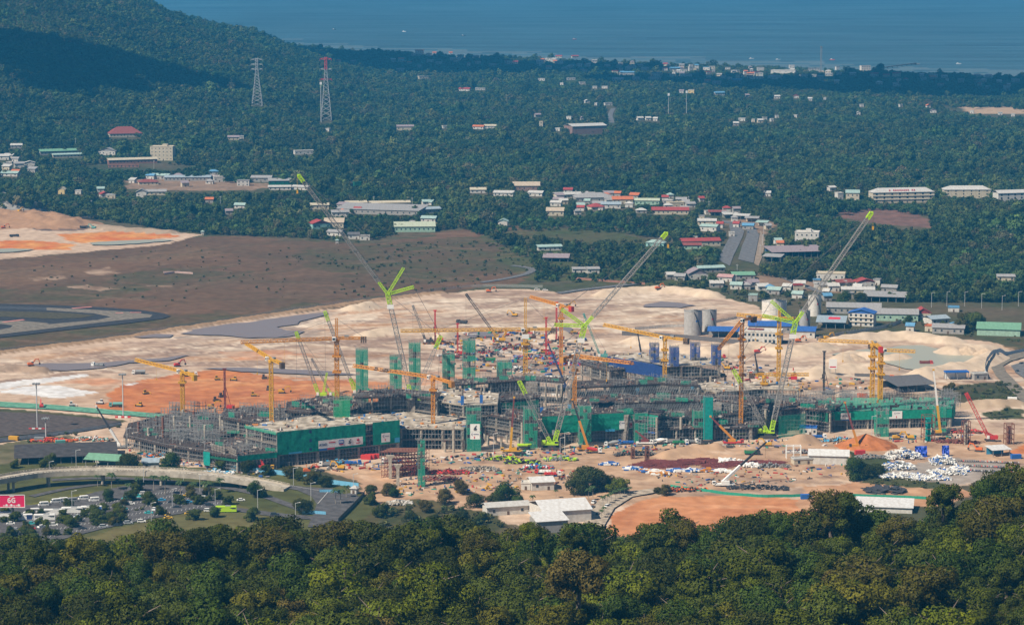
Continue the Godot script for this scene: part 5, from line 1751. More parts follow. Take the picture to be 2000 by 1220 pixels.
func cranes() -> void:
	var wb := MB.new()
	wb.tube(Vector3(0, 0, -0.18), Vector3(0, 0, 0.18), 0.5, 0.5, 12)
	wheel = wb.mesh()
	luffing_crane([803, 790], [803, 775], [757, 574], [583, 342], [788, 523], [808, 560], [861, 656], "huge lime green crawler crane leaning left with its jib over the airfield")
	luffing_crane([1078, 878], [1082, 868], [1142, 636], [1302, 455], [1097, 604], [1083, 634], [1014, 744], "huge lime green crawler crane in front of the concourse, jib up to the right")
	luffing_crane([1500, 855], [1506, 848], [1554, 630], [1703, 415], [1507, 588], [1490, 616], [1433, 722], "huge lime green crawler crane right of the concourse, tallest jib to the right")
	tower_crane(357, 835, 732, [264, 702], [386, 737], "yellow tower crane at the left end of the laterite field", {"weight": "crane_yellow"})
	tower_crane(531, 885, 708, [480, 670], [552, 711], "orange-yellow tower crane on the left wing, jib pointing away to the left", {"collars": 0})
	tower_crane(659, 860, 668, [470, 668], [714, 660], "orange tower crane with dark counterweight above the bright green stair tower", {"head": 12.0, "weight": "weight_dark", "col": "crane_orange", "collars": 2, "w": 2.3, "mast": "crane_orange"})
	tower_crane(846, 868, 744, [690, 714], [884, 748], "slim orange tower crane before the middle hall with a small white board", {"weight": "weight_stripe", "wrap": 0.30, "col": "crane_orange"})
	tower_crane(1026, 800, 650, [770, 646], [1086, 643], "tall yellow tower crane with long level jib and white board at its ring", {"head": 20.0, "sign": true, "w": 2.5, "collars": 1})
	tower_crane(1096, 735, 603, [1036, 579], [1118, 601], "far orange tower crane with red top behind the long yellow jib", {"weight": "machine_red", "col": "crane_orange"})
	tower_crane(1122, 850, 702, [1237, 718], [1098, 700], "orange tower crane between the lime crane and the blue pier, jib to the right", {"weight": "weight_stripe", "col": "crane_orange", "jz": 28.0})
	tower_crane(1298, 790, 666, [1180, 634], [1344, 664], "yellow tower crane rising from the blue netted pier", {"collars": 2})
	tower_crane(1447, 850, 632, [1403, 681], [1462, 627], "tall orange-brown tower crane right of the pier with folded jib", {"col": "crane_orange", "collars": 3, "jz": 15.0, "luff": true, "wrap": 0.06})
	tower_crane(1520, 800, 628, [1440, 614], [1560, 622], "yellow tower crane in front of the white cement silos", {"collars": 2, "head": 6.0})
	tower_crane(1492, 812, 738, [1580, 731], [1465, 731], "short yellow tower crane beside the tallest lime crane", {"collars": 2})
	tower_crane(1703, 820, 676, [1600, 664], [1722, 680], "yellow twin-mast tower crane behind the right wing", {"twin": 4.6, "weight": "machine_red", "w": 2.3, "collars": 2})
	tower_crane(1719, 824, 690, [1788, 686], [1700, 672], "second yellow tower crane of the pair behind the right wing", {"w": 2.2, "collars": 2})
	lattice_crane([625, 776], [578, 648], "lime crawler crane with lattice boom by the laterite field, long hanging rope", "lime", "lattice_grey", [638, 728], true, 1.8)
	lattice_crane([697, 772], [634, 608], "lime crawler crane half hidden behind the orange tower crane", "lime", "lattice_grey", [684, 738], true, 1.8)
	lattice_crane([976, 668], [910, 574], "yellow crawler crane with black lattice boom on the pale sand", "crane_yellow", "lattice_black", [989, 648], false, 1.5)
	lattice_crane([834, 672], [806, 596], "grey lattice boom crane near the red piling rig", "machine_dark", "lattice_grey", [842, 660], false, 1.3)
	lattice_crane([1175, 700], [1140, 612], "small teal crawler crane on the sand behind the blue pier", "teal_paint", "teal_paint", [1183, 685], false, 1.1)
	lattice_crane([1935, 862], [1888, 768], "red lattice crane at the right end of the site", "machine_red", "machine_red", [1928, 845], false, 1.8, false)
	lattice_crane([650, 776], [608, 700], "thin grey lattice crane behind the left netted towers", "lime", "lattice_grey", [656, 760], false, 1.0)
	for s in [[[232, 876], [187, 793], "telescopic crane with dark upper boom at the far left frame", "cab_white", "machine_dark", "machine_grey", 0.0, 0.4], [[997, 884], [1004, 776], "yellow telescopic crane with upright dark red boom before the hall", "crane_yellow", "maroon", "crane_yellow", 0.0, 0.42], [[1148, 880], [1118, 780], "orange telescopic crane leaning left before the concourse", "crane_orange", "lattice_black", "crane_orange", 0.0, 0.55], [[1434, 868], [1388, 813], "red-cabbed truck crane with orange boom before the concourse", "crane_orange", "maroon", "machine_red", 0.0, 0.62], [[1676, 878], [1651, 786], "orange crane with dark red boom beside the orange soil heap", "crane_orange", "maroon", "crane_orange", 0.0, 0.36], [[1837, 850], [1824, 722], "yellow crane with tall white boom at the right wing", "crane_yellow", "cab_white", "machine_dark", 0.0, 0.42], [[1412, 950], [1498, 862], "white truck crane with black upper boom in the front yard", "cab_white", "lattice_black", "cab_white", -10.0, 0.4], [[1264, 868], [1243, 842], "small truck crane with dark red boom by the mixer truck", "maroon", "maroon", "cab_white", 0.0, 0.5], [[515, 918], [504, 890], "small yellow truck with red folding boom under the left wing", "machine_red", "machine_red", "crane_yellow", 0.0, 0.5], [[1105, 760], [1071, 672], "dark blue boom crane on the sand behind the concourse", "navy_paint", "navy_paint", "navy_paint", 0.0, 0.5], [[1253, 700], [1246, 652], "thin black boom crane left of the blue pier", "lattice_black", "lattice_black", "machine_grey", 0.0, 0.5], [[1481, 735], [1475, 692], "thin black boom crane on the sand right of the pier", "lattice_black", "lattice_black", "machine_red", 0.0, 0.5]]:
		mobile_crane(s[0], s[1], s[2], s[3], s[4], s[5], s[6], s[7])
	for s in [[[854, 668], 606, "red piling rig on pale sand left of the tall netted tower", "machine_red", "machine_red"], [[898, 694], 632, "dark red piling rig before the tipped dump truck", "machine_red", "machine_red"], [[1071, 695], 620, "red piling rig right of the tall yellow tower crane", "machine_red", "machine_red"], [[1091, 665], 590, "red piling rig furthest back beside the orange tower crane", "machine_red", "maroon"], [[444, 800], 720, "tall black and red piling rig on the laterite field", "maroon", "machine_red"], [[1614, 770], 686, "tall black piling rig on the sand left of the twin yellow cranes", "lattice_black", "machine_grey"]]:
		piling_rig(s[0], s[1], s[2], s[3], s[4])

# ---------------------------------------------------------------- houses
var pane: ArrayMesh
var leafdoor: ArrayMesh

func roof_mesh(kind: String, w: float, d: float, rh: float, eave := 0.6) -> ArrayMesh:
	var b := MB.new()
	var x := w * 0.5 + eave
	var z := d * 0.5 + eave
	var t := 0.25
	match kind:
		"gable":
			for s in [1.0, -1.0]:
				b.hexa([Vector3(-x, 0, z * s), Vector3(x, 0, z * s), Vector3(x, rh, 0), Vector3(-x, rh, 0), Vector3(-x, t, z * s), Vector3(x, t, z * s), Vector3(x, rh + t, 0), Vector3(-x, rh + t, 0)])
		"gable_z":
			for s in [1.0, -1.0]:
				b.hexa([Vector3(x * s, 0, -z), Vector3(x * s, 0, z), Vector3(0, rh, z), Vector3(0, rh, -z), Vector3(x * s, t, -z), Vector3(x * s, t, z), Vector3(0, rh + t, z), Vector3(0, rh + t, -z)])
			b.tri(Vector3(-x + eave, 0, z - eave), Vector3(0, rh * 0.96, z - eave), Vector3(x - eave, 0, z - eave), Vector3.BACK)
		"hip":
			var k := maxf(x - z, 0.4)
			b.quad(Vector3(-x, 0, z), Vector3(x, 0, z), Vector3(k, rh, 0), Vector3(-k, rh, 0))
			b.quad(Vector3(x, 0, -z), Vector3(-x, 0, -z), Vector3(-k, rh, 0), Vector3(k, rh, 0))
			b.tri(Vector3(x, 0, z), Vector3(x, 0, -z), Vector3(k, rh, 0))
			b.tri(Vector3(-x, 0, -z), Vector3(-x, 0, z), Vector3(-k, rh, 0))
			b.quad(Vector3(-x, 0, -z), Vector3(x, 0, -z), Vector3(x, 0, z), Vector3(-x, 0, z))
		"shed":
			b.hexa([Vector3(-x, 0, z), Vector3(x, 0, z), Vector3(x, rh, -z), Vector3(-x, rh, -z), Vector3(-x, t, z), Vector3(x, t, z), Vector3(x, rh + t, -z), Vector3(-x, rh + t, -z)])
		_:
			b.box(Vector3(0, 0.15, 0), Vector3(w + 0.5, 0.3, d + 0.5))
			for s in [1.0, -1.0]:
				b.box(Vector3(0, 0.6, s * d * 0.5), Vector3(w + 0.5, 0.6, 0.25))
				b.box(Vector3(s * w * 0.5, 0.6, 0), Vector3(0.25, 0.6, d))
	return b.mesh()

func hs(px: float, base: float, wpx: float, hm: float, dm: float, roof: String, rh: float, wm: String, rm: String, called: String, label: String, group := "", o := {}) -> Node3D:
	if pane == null:
		var pb := MB.new()
		pb.box(Vector3.ZERO, Vector3(1.3, 1.5, 0.12))
		pane = pb.mesh()
		pb = MB.new()
		pb.box(Vector3(0, 1.05, 0), Vector3(1.2, 2.1, 0.12))
		leafdoor = pb.mesh()
	var p := GT(px, base) if base < 440 else P(px, base)
	var sc := FOC / -p.z
	var w := wpx / sc
	p.z -= dm * 0.5
	var t := thing(called, label, o.get("cat", "house"), p, deg_to_rad(o.get("turn", rng.randf_range(-24.0, 24.0))), group)
	keep_view(px - wpx * 0.38, pix(p + Vector3(0, hm + rh * 0.8, 0)).y, px + wpx * 0.38, base - hm * sc * o.get("hid", 0.75), -p.z - dm * 0.5)
	if o.get("open", false):
		var n := maxi(2, int(w / 6.0))
		for i in n + 1:
			for s in [-1.0, 1.0]:
				part(t, "post", cube, M.machine_grey, Vector3(lerpf(-w * 0.48, w * 0.48, float(i) / n), 0, s * dm * 0.48), 0.0, Vector3(0.35, hm, 0.35))
		part(t, "back_wall", cube, M[wm], Vector3(0, 0, -dm * 0.47), 0.0, Vector3(w * 0.96, hm, 0.2))
	else:
		part(t, "wall", cube, M[wm], Vector3.ZERO, 0.0, Vector3(w, hm, dm))
		var st: int = o.get("storeys", maxi(1, int(hm / 3.6)))
		var n := clampi(int(w / o.get("bay", 4.5)), 1, 14)
		if sc < 1.3: n = mini(n, 4)
		for s in st:
			for i in n:
				var x := lerpf(-w * 0.5, w * 0.5, (i + 0.5) / n)
				if s == 0 and i == n / 2 and not o.get("nodoor", false):
					part(t, "door", leafdoor, M.wood, Vector3(x, 0.0, dm * 0.5 + 0.05))
				else:
					part(t, "window", pane, M.glass_dark, Vector3(x, hm * (s + 0.55) / st, dm * 0.5 + 0.05), 0.0, Vector3(o.get("pane", 1.0), o.get("pane", 1.0), 1.0))
		if o.has("slab"):
			for s in st - 1:
				part(t, "ledge", cube, M[o.slab], Vector3(0, hm * (s + 1) / st - 0.15, 0.4), 0.0, Vector3(w + 0.2, 0.3, dm + 0.7))
	part(t, "roof", roof_mesh(roof, w, dm, rh, 0.35 if roof == "flat" else 0.7), M[rm], Vector3(0, hm, 0))
	if o.has("tower"):
		part(t, "stair_tower", cube, M[wm], Vector3(w * o.tower, hm, 0), 0.0, Vector3(w * 0.22, 3.2, dm * 0.4))
	if o.has("tank"):
		var tb := MB.new()
		tb.tube(Vector3(-0.9, 0, 0), Vector3(0.9, 0, 0), 0.6, 0.6, 8)
		part(t, "water_tank", tb.mesh(), M.cab_white, Vector3(w * 0.2, hm + rh + 0.9, 0))
	return t

const AREAS := [[0, "left of the pylons"], [660, "right of the tall pylon"], [900, "behind the airfield's middle"], [1100, "near the brown hangar"], [1300, "before the long beach"], [1480, "left of the shore mast"], [1600, "right of the shore mast"], [1800, "at the right-hand shore"]]

func small(list: Array, group: String, where: String) -> void:
	for e in list:
		var wm: String = {"w": "plaster_white", "c": "plaster_cream", "g": "plaster_grey", "y": "plaster_yellow"}[e[3][0]]
		var rm: String = {"r": "roof_red", "w": "roof_white", "g": "roof_grey", "b": "roof_blue", "t": "roof_teal", "m": "roof_mauve", "c": "roof_cream", "o": "roof_orange", "n": "roof_green"}[e[3][1]]
		var kind: String = {"g": "gable", "z": "gable_z", "h": "hip", "f": "flat", "s": "shed"}[e[3][2]]
		e[2] *= 0.85
		var hm: float = e[4] if e.size() > 4 else 3.8
		var area := ""
		for a in AREAS:
			if e[0] >= a[0]: area = a[1]
		var wall: String = {"w": "white", "c": "cream", "g": "grey", "y": "yellow"}[e[3][0]]
		var rr: String = {"r": "red", "w": "whitish", "g": "grey", "b": "blue", "t": "teal", "m": "mauve", "c": "cream", "o": "orange", "n": "green"}[e[3][1]]
		var sh: String = {"g": "pitched", "z": "gabled", "h": "hipped", "f": "flat", "s": "lean-to"}[e[3][2]]
		var size := "wide " if e[2] > 24 else ("tiny " if e[2] < 11 else "small ")
		hs(e[0], e[1], e[2], hm, clampf(e[2] * 0.4, 6.0, 14.0), kind, 0.6 if kind == "flat" else 2.2, wm, rm, "house", "%s%s house, %s %s roof, %s, %s" % [size, wall, rr, sh, where, area], group)

func town() -> void:
	# -------- landmark buildings
	hs(316, 314, 45, 18.0, 16.0, "flat", 0.6, "plaster_cream", "plaster_cream", "apartment_block", "tall cream box-shaped block with small windows and roof stair tower", "", {"cat": "building", "storeys": 4, "tower": 0.12, "bay": 5.0, "pane": 0.8, "hid": 0.15})
	hs(240, 270, 64, 5.0, 26.0, "hip", 9.0, "plaster_cream", "roof_maroon", "temple_hall", "big maroon hip roof alone in the forest at the mountain foot", "", {"cat": "building", "hid": 0.8})
	hs(112, 303, 76, 5.0, 14.0, "gable", 2.5, "plaster_grey", "roof_green", "shed", "long shed with pale green pitched roof by the upper left houses", "", {"cat": "shed"})
	hs(130, 309, 60, 4.0, 10.0, "gable", 1.6, "plaster_cream", "roof_teal", "shed", "lower teal-roofed shed in front of the pale green one", "", {"cat": "shed"})
	hs(209, 304, 34, 5.5, 12.0, "gable_z", 4.0, "plaster_white", "roof_grey", "house", "white house with steep grey gable left of the tall cream block", "", {})
	hs(255, 321, 96, 5.5, 18.0, "gable", 2.0, "brick", "roof_cream", "warehouse", "long warehouse with cream roof and brick wall below the cream block", "", {"cat": "building"})
	hs(240, 328, 60, 3.0, 6.0, "flat", 0.4, "brick", "brick", "yard_wall", "low brick outbuilding in front of the long cream-roofed warehouse", "", {"cat": "building"})
	hs(365, 354, 90, 4.5, 20.0, "gable", 1.8, "plaster_grey", "roof_blue_grey", "market_shed", "long blue-grey market sheds beside the white ornate gate", "", {"cat": "shed"})
	hs(312, 350, 40, 4.5, 14.0, "gable", 2.0, "plaster_grey", "roof_teal", "market_shed", "teal-roofed shed at the left end of the market sheds", "", {"cat": "shed"})
	var gt := hs(427, 357, 22, 6.0, 5.0, "flat", 1.0, "plaster_white", "plaster_white", "ornate_gate", "white ornate gate house with little turrets beside the market sheds", "", {"cat": "gate"})
	for s in [-0.45, 0.0, 0.45]:
		part(gt, "turret", roof_mesh("hip", 1.6, 1.6, 2.2, 0.1), M.plaster_white, Vector3(16.0 * s * 0.9, 6.6, 0))
	hs(287, 362, 38, 3.5, 16.0, "hip", 3.0, "plaster_cream", "roof_maroon", "house", "low house with broad brownish red roof before the teal sheds", "")
	hs(474, 364, 24, 6.0, 10.0, "flat", 0.6, "plaster_white", "roof_grey", "house", "white two-storey house with dark windows right of the ornate gate", "", {"storeys": 2})
	hs(510, 357, 40, 5.0, 16.0, "gable", 2.4, "plaster_grey", "roof_grey", "shed", "grey pitched shed beside the left lime crane's jib tip", "", {"cat": "shed"})
	hs(545, 362, 44, 5.0, 16.0, "gable", 2.4, "net_dark", "roof_grey", "shed", "grey-roofed shed with dark green wall under the lime jib tip", "", {"cat": "shed", "nodoor": true})
	hs(545, 371, 44, 3.5, 12.0, "gable", 1.6, "plaster_white", "roof_white", "shed", "low white-roofed shed in front of the dark green shed", "", {"cat": "shed"})
	hs(588, 372, 34, 3.5, 12.0, "gable", 1.6, "plaster_white", "roof_white", "shed", "low white-roofed shed right below the lime jib tip", "", {"cat": "shed"})
	hs(275, 386, 20, 6.0, 10.0, "gable_z", 3.4, "plaster_white", "roof_grey", "house", "white gabled house with long grey roof wing among the trees", "")
	hs(303, 383, 40, 4.0, 9.0, "gable", 2.4, "plaster_cream", "roof_grey", "house", "long grey-roofed wing right of the white gabled house", "")
	hs(120, 379, 13, 5.0, 8.0, "gable_z", 3.0, "plaster_yellow", "roof_cream", "house", "small yellow house with pale gable alone in the left trees", "")
	hs(202, 386, 17, 3.5, 9.0, "gable_z", 2.6, "plaster_white", "roof_red", "house", "small white house with bright red roof in the left trees", "")
	# right of the airfield
	hs(1144, 263, 74, 12.0, 30.0, "gable", 3.0, "hangar_brown", "roof_white", "hangar", "big brown hangar with pale roof standing in the far forest", "", {"cat": "hangar", "nodoor": true, "storeys": 0, "hid": 0.3})
	hs(1057, 253, 7, 11.0, 5.0, "flat", 0.6, "plaster_cream", "plaster_cream", "water_tower", "slim cream tower left of the brown hangar", "", {"cat": "tower", "storeys": 3})
	hs(1028, 373, 52, 6.0, 18.0, "gable", 4.0, "hangar_brown", "roof_tan", "barn", "tan gabled barn in the trees behind the airfield", "", {"cat": "barn"})
	hs(592, 303, 38, 5.0, 8.0, "flat", 0.5, "plaster_white", "plaster_white", "house", "long flat white house in the forest above the lime jib tip", "", {})
	hs(809, 453, 80, 5.5, 22.0, "shed", 2.5, "plaster_green", "roof_pale_green", "warehouse", "pale green flat-roofed warehouse at the airfield's far edge", "", {"cat": "building", "nodoor": true, "storeys": 1})
	hs(745, 421, 170, 5.0, 40.0, "shed", 2.5, "plaster_grey", "roof_grey", "factory_hall", "broad low factory hall with pale grey roof behind the airfield", "", {"cat": "building"})
	hs(760, 407, 80, 5.0, 10.0, "gable", 2.0, "plaster_cream", "roof_cream", "warehouse", "long cream-roofed row behind the broad factory hall", "", {"cat": "building"})
	hs(694, 406, 42, 5.0, 10.0, "gable", 2.0, "plaster_cream", "roof_cream", "warehouse", "cream-roofed row left behind the factory hall", "", {"cat": "building"})
	hs(623, 410, 36, 5.0, 10.0, "gable", 2.0, "plaster_cream", "roof_cream", "warehouse", "short cream-roofed row crossed by the lime jib", "", {"cat": "building"})
	hs(840, 418, 36, 4.5, 12.0, "gable", 2.0, "plaster_grey", "roof_blue_grey", "shed", "blue-grey shed at the right end of the factory hall", "", {"cat": "shed"})
	hs(663, 426, 34, 5.0, 10.0, "gable", 2.2, "plaster_white", "roof_grey", "house", "grey-roofed white house crossed by the lime jib", "")
	hs(622, 448, 36, 6.0, 14.0, "gable_z", 3.4, "plaster_teal", "roof_red", "house", "teal-walled house with red roof left of the lime jib", "")
	hs(652, 446, 38, 6.0, 16.0, "gable", 4.0, "plaster_cream", "roof_tan", "house", "cream house with tan roof right beside the teal one", "")
	hs(655, 461, 30, 4.0, 10.0, "gable", 2.0, "plaster_white", "roof_grey", "house", "low white house at the airfield edge under the lime jib", "")
	hs(690, 467, 22, 4.5, 10.0, "gable", 2.0, "plaster_white", "roof_dark", "house", "dark-roofed white house at the airfield edge right of the jib", "")
	hs(712, 469, 20, 4.0, 8.0, "flat", 0.5, "plaster_white", "plaster_grey", "house", "flat white hut right of the dark-roofed house", "")
	hs(697, 366, 14, 5.0, 8.0, "flat", 0.5, "net_dark", "net_dark", "shed", "dark green box shed in the trees", "", {"cat": "shed", "nodoor": true, "storeys": 0})
	hs(983, 444, 18, 6.0, 10.0, "gable_z", 2.5, "plaster_white", "roof_teal", "house", "pale teal gabled house at the far right airfield edge", "")
	# the village by the road
	hs(1115, 388, 70, 4.5, 14.0, "gable", 2.2, "plaster_cream", "roof_white", "shop_row", "long whitish shop row at the village's left end", "", {"cat": "building"})
	hs(1160, 397, 76, 6.0, 26.0, "hip", 4.5, "plaster_grey", "roof_grey", "market_hall", "large grey hip-roofed market hall in the village", "", {"cat": "building"})
	hs(1164, 413, 28, 4.5, 14.0, "hip", 3.6, "plaster_cream", "roof_red", "house", "red hip-roofed house before the market hall", "")
	hs(1194, 408, 38, 4.5, 12.0, "gable", 2.4, "plaster_white", "roof_blue_grey", "house", "blue-grey roofed house right of the red hip-roofed one", "")
	hs(1216, 400, 40, 5.0, 12.0, "gable", 3.0, "plaster_cream", "roof_orange", "house", "cream house with orange-red roof in the village middle", "")
	hs(1265, 401, 48, 5.0, 14.0, "gable", 2.0, "plaster_green", "roof_pale_green", "house", "pale green house with red back edge in the village", "")
	hs(1310, 420, 72, 4.5, 16.0, "gable", 2.8, "plaster_cream", "roof_red", "long_house", "long bright red roof in the village below the pale green house", "", {"cat": "house"})
	hs(1320, 405, 32, 5.0, 10.0, "flat", 0.5, "plaster_cream", "roof_cream", "house", "flat cream house behind the long red roof", "")
	hs(1085, 423, 34, 5.0, 12.0, "gable", 3.4, "plaster_cream", "roof_tan", "house", "tan gabled house alone below the village", "")
	hs(1368, 481, 78, 5.0, 12.0, "gable", 2.6, "plaster_cream", "roof_red", "long_house", "long crimson-roofed house left of the curved road", "", {"cat": "house"})
	hs(1352, 487, 36, 4.0, 8.0, "gable", 2.0, "plaster_green", "roof_maroon", "house", "low maroon-roofed house before the long crimson roof", "")
	hs(1388, 452, 34, 5.0, 12.0, "gable", 2.0, "plaster_white", "roof_teal", "house", "pale teal-roofed house left of the curved road", "")
	hs(1382, 440, 36, 4.5, 12.0, "gable", 2.0, "plaster_cream", "roof_white", "house", "whitish-roofed house behind the pale teal one", "")
	for s in [[1402, 422, 34, "roof_maroon"], [1428, 427, 30, "roof_white"], [1450, 430, 30, "roof_white"], [1470, 436, 26, "roof_grey"], [1490, 442, 22, "roof_teal"]]:
		hs(s[0], s[1], s[2], 4.0, 9.0, "shed", 1.2, "plaster_cream", s[3], "roadside_shop", "roadside shop with %s canopy on the bend of the road" % String(s[3]).trim_prefix("roof_"), "roadside shops on the bend", {"cat": "shop", "open": true})
	hs(1072, 489, 48, 3.5, 12.0, "gable", 1.6, "plaster_white", "roof_teal", "shed", "low teal-white shed beyond the airfield road", "", {"cat": "shed"})
	hs(1088, 511, 50, 3.6, 18.0, "gable", 3.0, "plaster_cream", "roof_mauve", "shed", "open shed with broad mauve roof beyond the airfield road", "", {"cat": "shed", "open": true})
	hs(1135, 533, 34, 3.5, 8.0, "gable", 1.4, "plaster_white", "roof_grey", "shed", "grey low shed left of the small white one by the fence", "", {"cat": "shed"})
	hs(1158, 534, 24, 4.0, 8.0, "gable", 1.6, "plaster_white", "roof_grey", "house", "small white house by the fence under the middle lime jib", "")
	hs(1282, 482, 36, 4.0, 10.0, "hip", 2.6, "plaster_teal", "roof_teal", "house", "pale teal house crossed by the middle lime jib", "")
	hs(1361, 546, 40, 5.0, 14.0, "gable_z", 4.5, "plaster_white", "roof_mauve", "house", "white-fronted house with mauve gable left of the road end", "")
	hs(1452, 546, 44, 4.0, 14.0, "gable", 2.2, "plaster_grey", "roof_green", "shed", "green-roofed shed right of the mauve gable", "", {"cat": "shed"})
	hs(1420, 550, 30, 4.0, 10.0, "gable", 2.0, "plaster_white", "roof_pink", "house", "pink-roofed house between mauve gable and green shed", "")
	hs(1385, 532, 60, 4.0, 10.0, "gable", 1.8, "plaster_grey", "roof_teal", "shed", "long pale teal shed behind the mauve gable", "", {"cat": "shed"})
	hs(1579, 475, 47, 10.5, 14.0, "flat", 0.6, "plaster_white", "plaster_white", "villa", "white flat-roofed two-storey villa standing alone in the right trees", "", {"storeys": 2, "tower": 0.05, "tank": true})
	hs(1555, 503, 108, 5.5, 28.0, "shed", 2.5, "board_blue", "roof_mauve", "open_hall", "large dark open hall with flat mauve roof right of the road", "", {"cat": "building", "open": true})
	hs(1512, 512, 36, 5.0, 12.0, "shed", 1.4, "plaster_grey", "roof_grey", "shed", "grey lean-to at the left of the dark open hall", "", {"cat": "shed", "open": true})
	hs(1625, 548, 56, 6.0, 12.0, "flat", 0.6, "plaster_white", "plaster_cream", "house", "white flat-roofed house crossed by the right lime jib", "")
	hs(1648, 562, 34, 4.5, 12.0, "gable", 2.2, "plaster_cream", "roof_maroon", "house", "dark red-roofed house right of the right lime jib", "")
	hs(1690, 563, 36, 5.5, 12.0, "gable_z", 2.6, "plaster_white", "roof_red", "house", "white gabled house with red roof right of the dark red one", "")
	hs(1678, 575, 64, 4.0, 12.0, "gable", 1.8, "plaster_cream", "roof_white", "shed", "long cream-white shed before the red-roofed houses", "", {"cat": "shed"})
	hs(1732, 590, 84, 4.5, 20.0, "shed", 1.8, "plaster_grey", "roof_grey", "open_shed", "grey open timber shed at the forest edge on the right", "", {"cat": "shed", "open": true})
	hs(1740, 572, 30, 4.5, 10.0, "gable", 2.0, "plaster_grey", "roof_grey", "shed", "grey shed in the trees above the open timber shed", "", {"cat": "shed"})
	hs(1967, 549, 34, 4.0, 10.0, "gable", 1.6, "plaster_cream", "roof_grey", "shed", "lone grey-roofed shed in the forest at the right", "", {"cat": "shed"})
	# the school
	var sh := hs(1763, 396, 126, 12.0, 16.0, "hip", 4.5, "plaster_cream", "roof_white", "school_building", "long cream three-storey school with pale hip roof and red letters on it", "", {"cat": "school", "storeys": 3, "bay": 8.0, "slab": "plaster_white", "pane": 1.5, "hid": 0.2})
	for i in 13:
		if i == 1 or i == 10: continue
		part(sh, "roof_letter", cube, M.board_red, Vector3(-16.0 + i * 2.4, 13.3, 6.6), 0.0, Vector3(1.5, 1.7, 0.3))
	hs(1890, 389, 92, 10.0, 16.0, "hip", 4.0, "plaster_cream", "roof_white", "school_building", "second cream school block right of the one with red lettering", "", {"cat": "school", "storeys": 3, "bay": 8.0})
	hs(1980, 396, 72, 11.0, 14.0, "gable", 3.0, "plaster_white", "roof_white", "school_building", "white school block at the right picture edge", "", {"cat": "school", "storeys": 3, "bay": 8.0, "pane": 1.4})
	hs(1667, 396, 26, 11.0, 12.0, "shed", 2.4, "plaster_cream", "roof_teal", "school_building", "small cream block with teal roof left of the school", "", {"cat": "school", "storeys": 2})
	hs(1640, 390, 12, 7.0, 8.0, "flat", 0.5, "plaster_white", "plaster_white", "house", "white hut left of the small teal-roofed school block", "")
	hs(1625, 373, 14, 4.0, 8.0, "gable", 1.8, "plaster_white", "roof_white", "house", "white house in the trees above the school's left end", "")
	# works beside the site
	hs(1958, 656, 84, 5.0, 26.0, "gable", 3.5, "plaster_green", "roof_green", "factory_hall", "mint green gabled shed at the right edge by the sand heaps", "", {"cat": "shed", "turn": -12.0, "nodoor": true, "storeys": 0})
	hs(1687, 637, 50, 10.0, 13.0, "gable_z", 3.0, "plaster_white", "roof_bright_blue", "office_building", "white three-storey office with bright blue roof right of the silos", "", {"cat": "building", "storeys": 3, "turn": -18.0, "slab": "plaster_cream", "bay": 3.4, "pane": 1.2})
	hs(1672, 613, 106, 5.0, 24.0, "gable", 2.5, "plaster_grey", "roof_grey", "warehouse", "long grey warehouse behind the blue-roofed office", "", {"cat": "building", "turn": -8.0})
	hs(1750, 627, 96, 5.5, 24.0, "gable", 2.8, "plaster_green", "roof_grey", "warehouse", "pale green walled warehouse right of the blue-roofed office", "", {"cat": "building", "turn": -8.0})
	hs(1804, 623, 30, 4.5, 12.0, "gable_z", 4.0, "plaster_cream", "roof_red", "house", "red gabled house right of the pale green warehouse", "")
	hs(1832, 634, 40, 4.5, 14.0, "gable", 2.0, "plaster_white", "roof_blue_grey", "house", "blue-grey roofed house beside the red gabled one", "")
	hs(1858, 652, 62, 4.5, 18.0, "gable", 2.0, "plaster_grey", "roof_grey", "shed", "long weathered grey shed before the big trees on the right", "", {"cat": "shed", "turn": -14.0})
	var cp := hs(1628, 642, 56, 5.0, 22.0, "shed", 2.0, "plaster_grey", "roof_blue_grey", "canopy", "pale blue parking canopy with a red flag panel on its roof", "", {"cat": "canopy", "open": true, "turn": -10.0})
	var fl := part(cp, "flag_panel", cube, M.board_red, Vector3(2.0, 6.4, -2.0), 0.0, Vector3(9.0, 0.12, 7.0))
	fl.rotation.x = atan2(2.0, 22.0)
	var off := hs(1493, 672, 74, 9.0, 16.0, "flat", 0.6, "plaster_white", "plaster_white", "plant_office", "white flat-roofed two-storey plant office with dark window strips", "", {"cat": "building", "storeys": 2, "bay": 3.0, "pane": 1.3, "turn": -14.0})
	part(off, "rear_roof", cube, M.roof_maroon, Vector3(-6, 9.7, -2), 0.0, Vector3(12, 0.2, 6))
	hs(1415, 660, 60, 5.0, 14.0, "shed", 1.5, "plaster_grey", "roof_bright_blue", "plant_shed", "bright blue roof of the plant shed left of the white office", "", {"cat": "shed", "open": true, "turn": -6.0})
	hs(1512, 650, 96, 5.0, 16.0, "shed", 1.5, "plaster_grey", "roof_bright_blue", "plant_shed", "long bright blue roof behind the white office", "", {"cat": "shed", "turn": -6.0})
	hs(1572, 660, 46, 5.0, 14.0, "shed", 1.6, "plaster_white", "roof_bright_blue", "plant_shed", "bright blue roof right of the white office, by the wall", "", {"cat": "shed", "turn": -10.0})
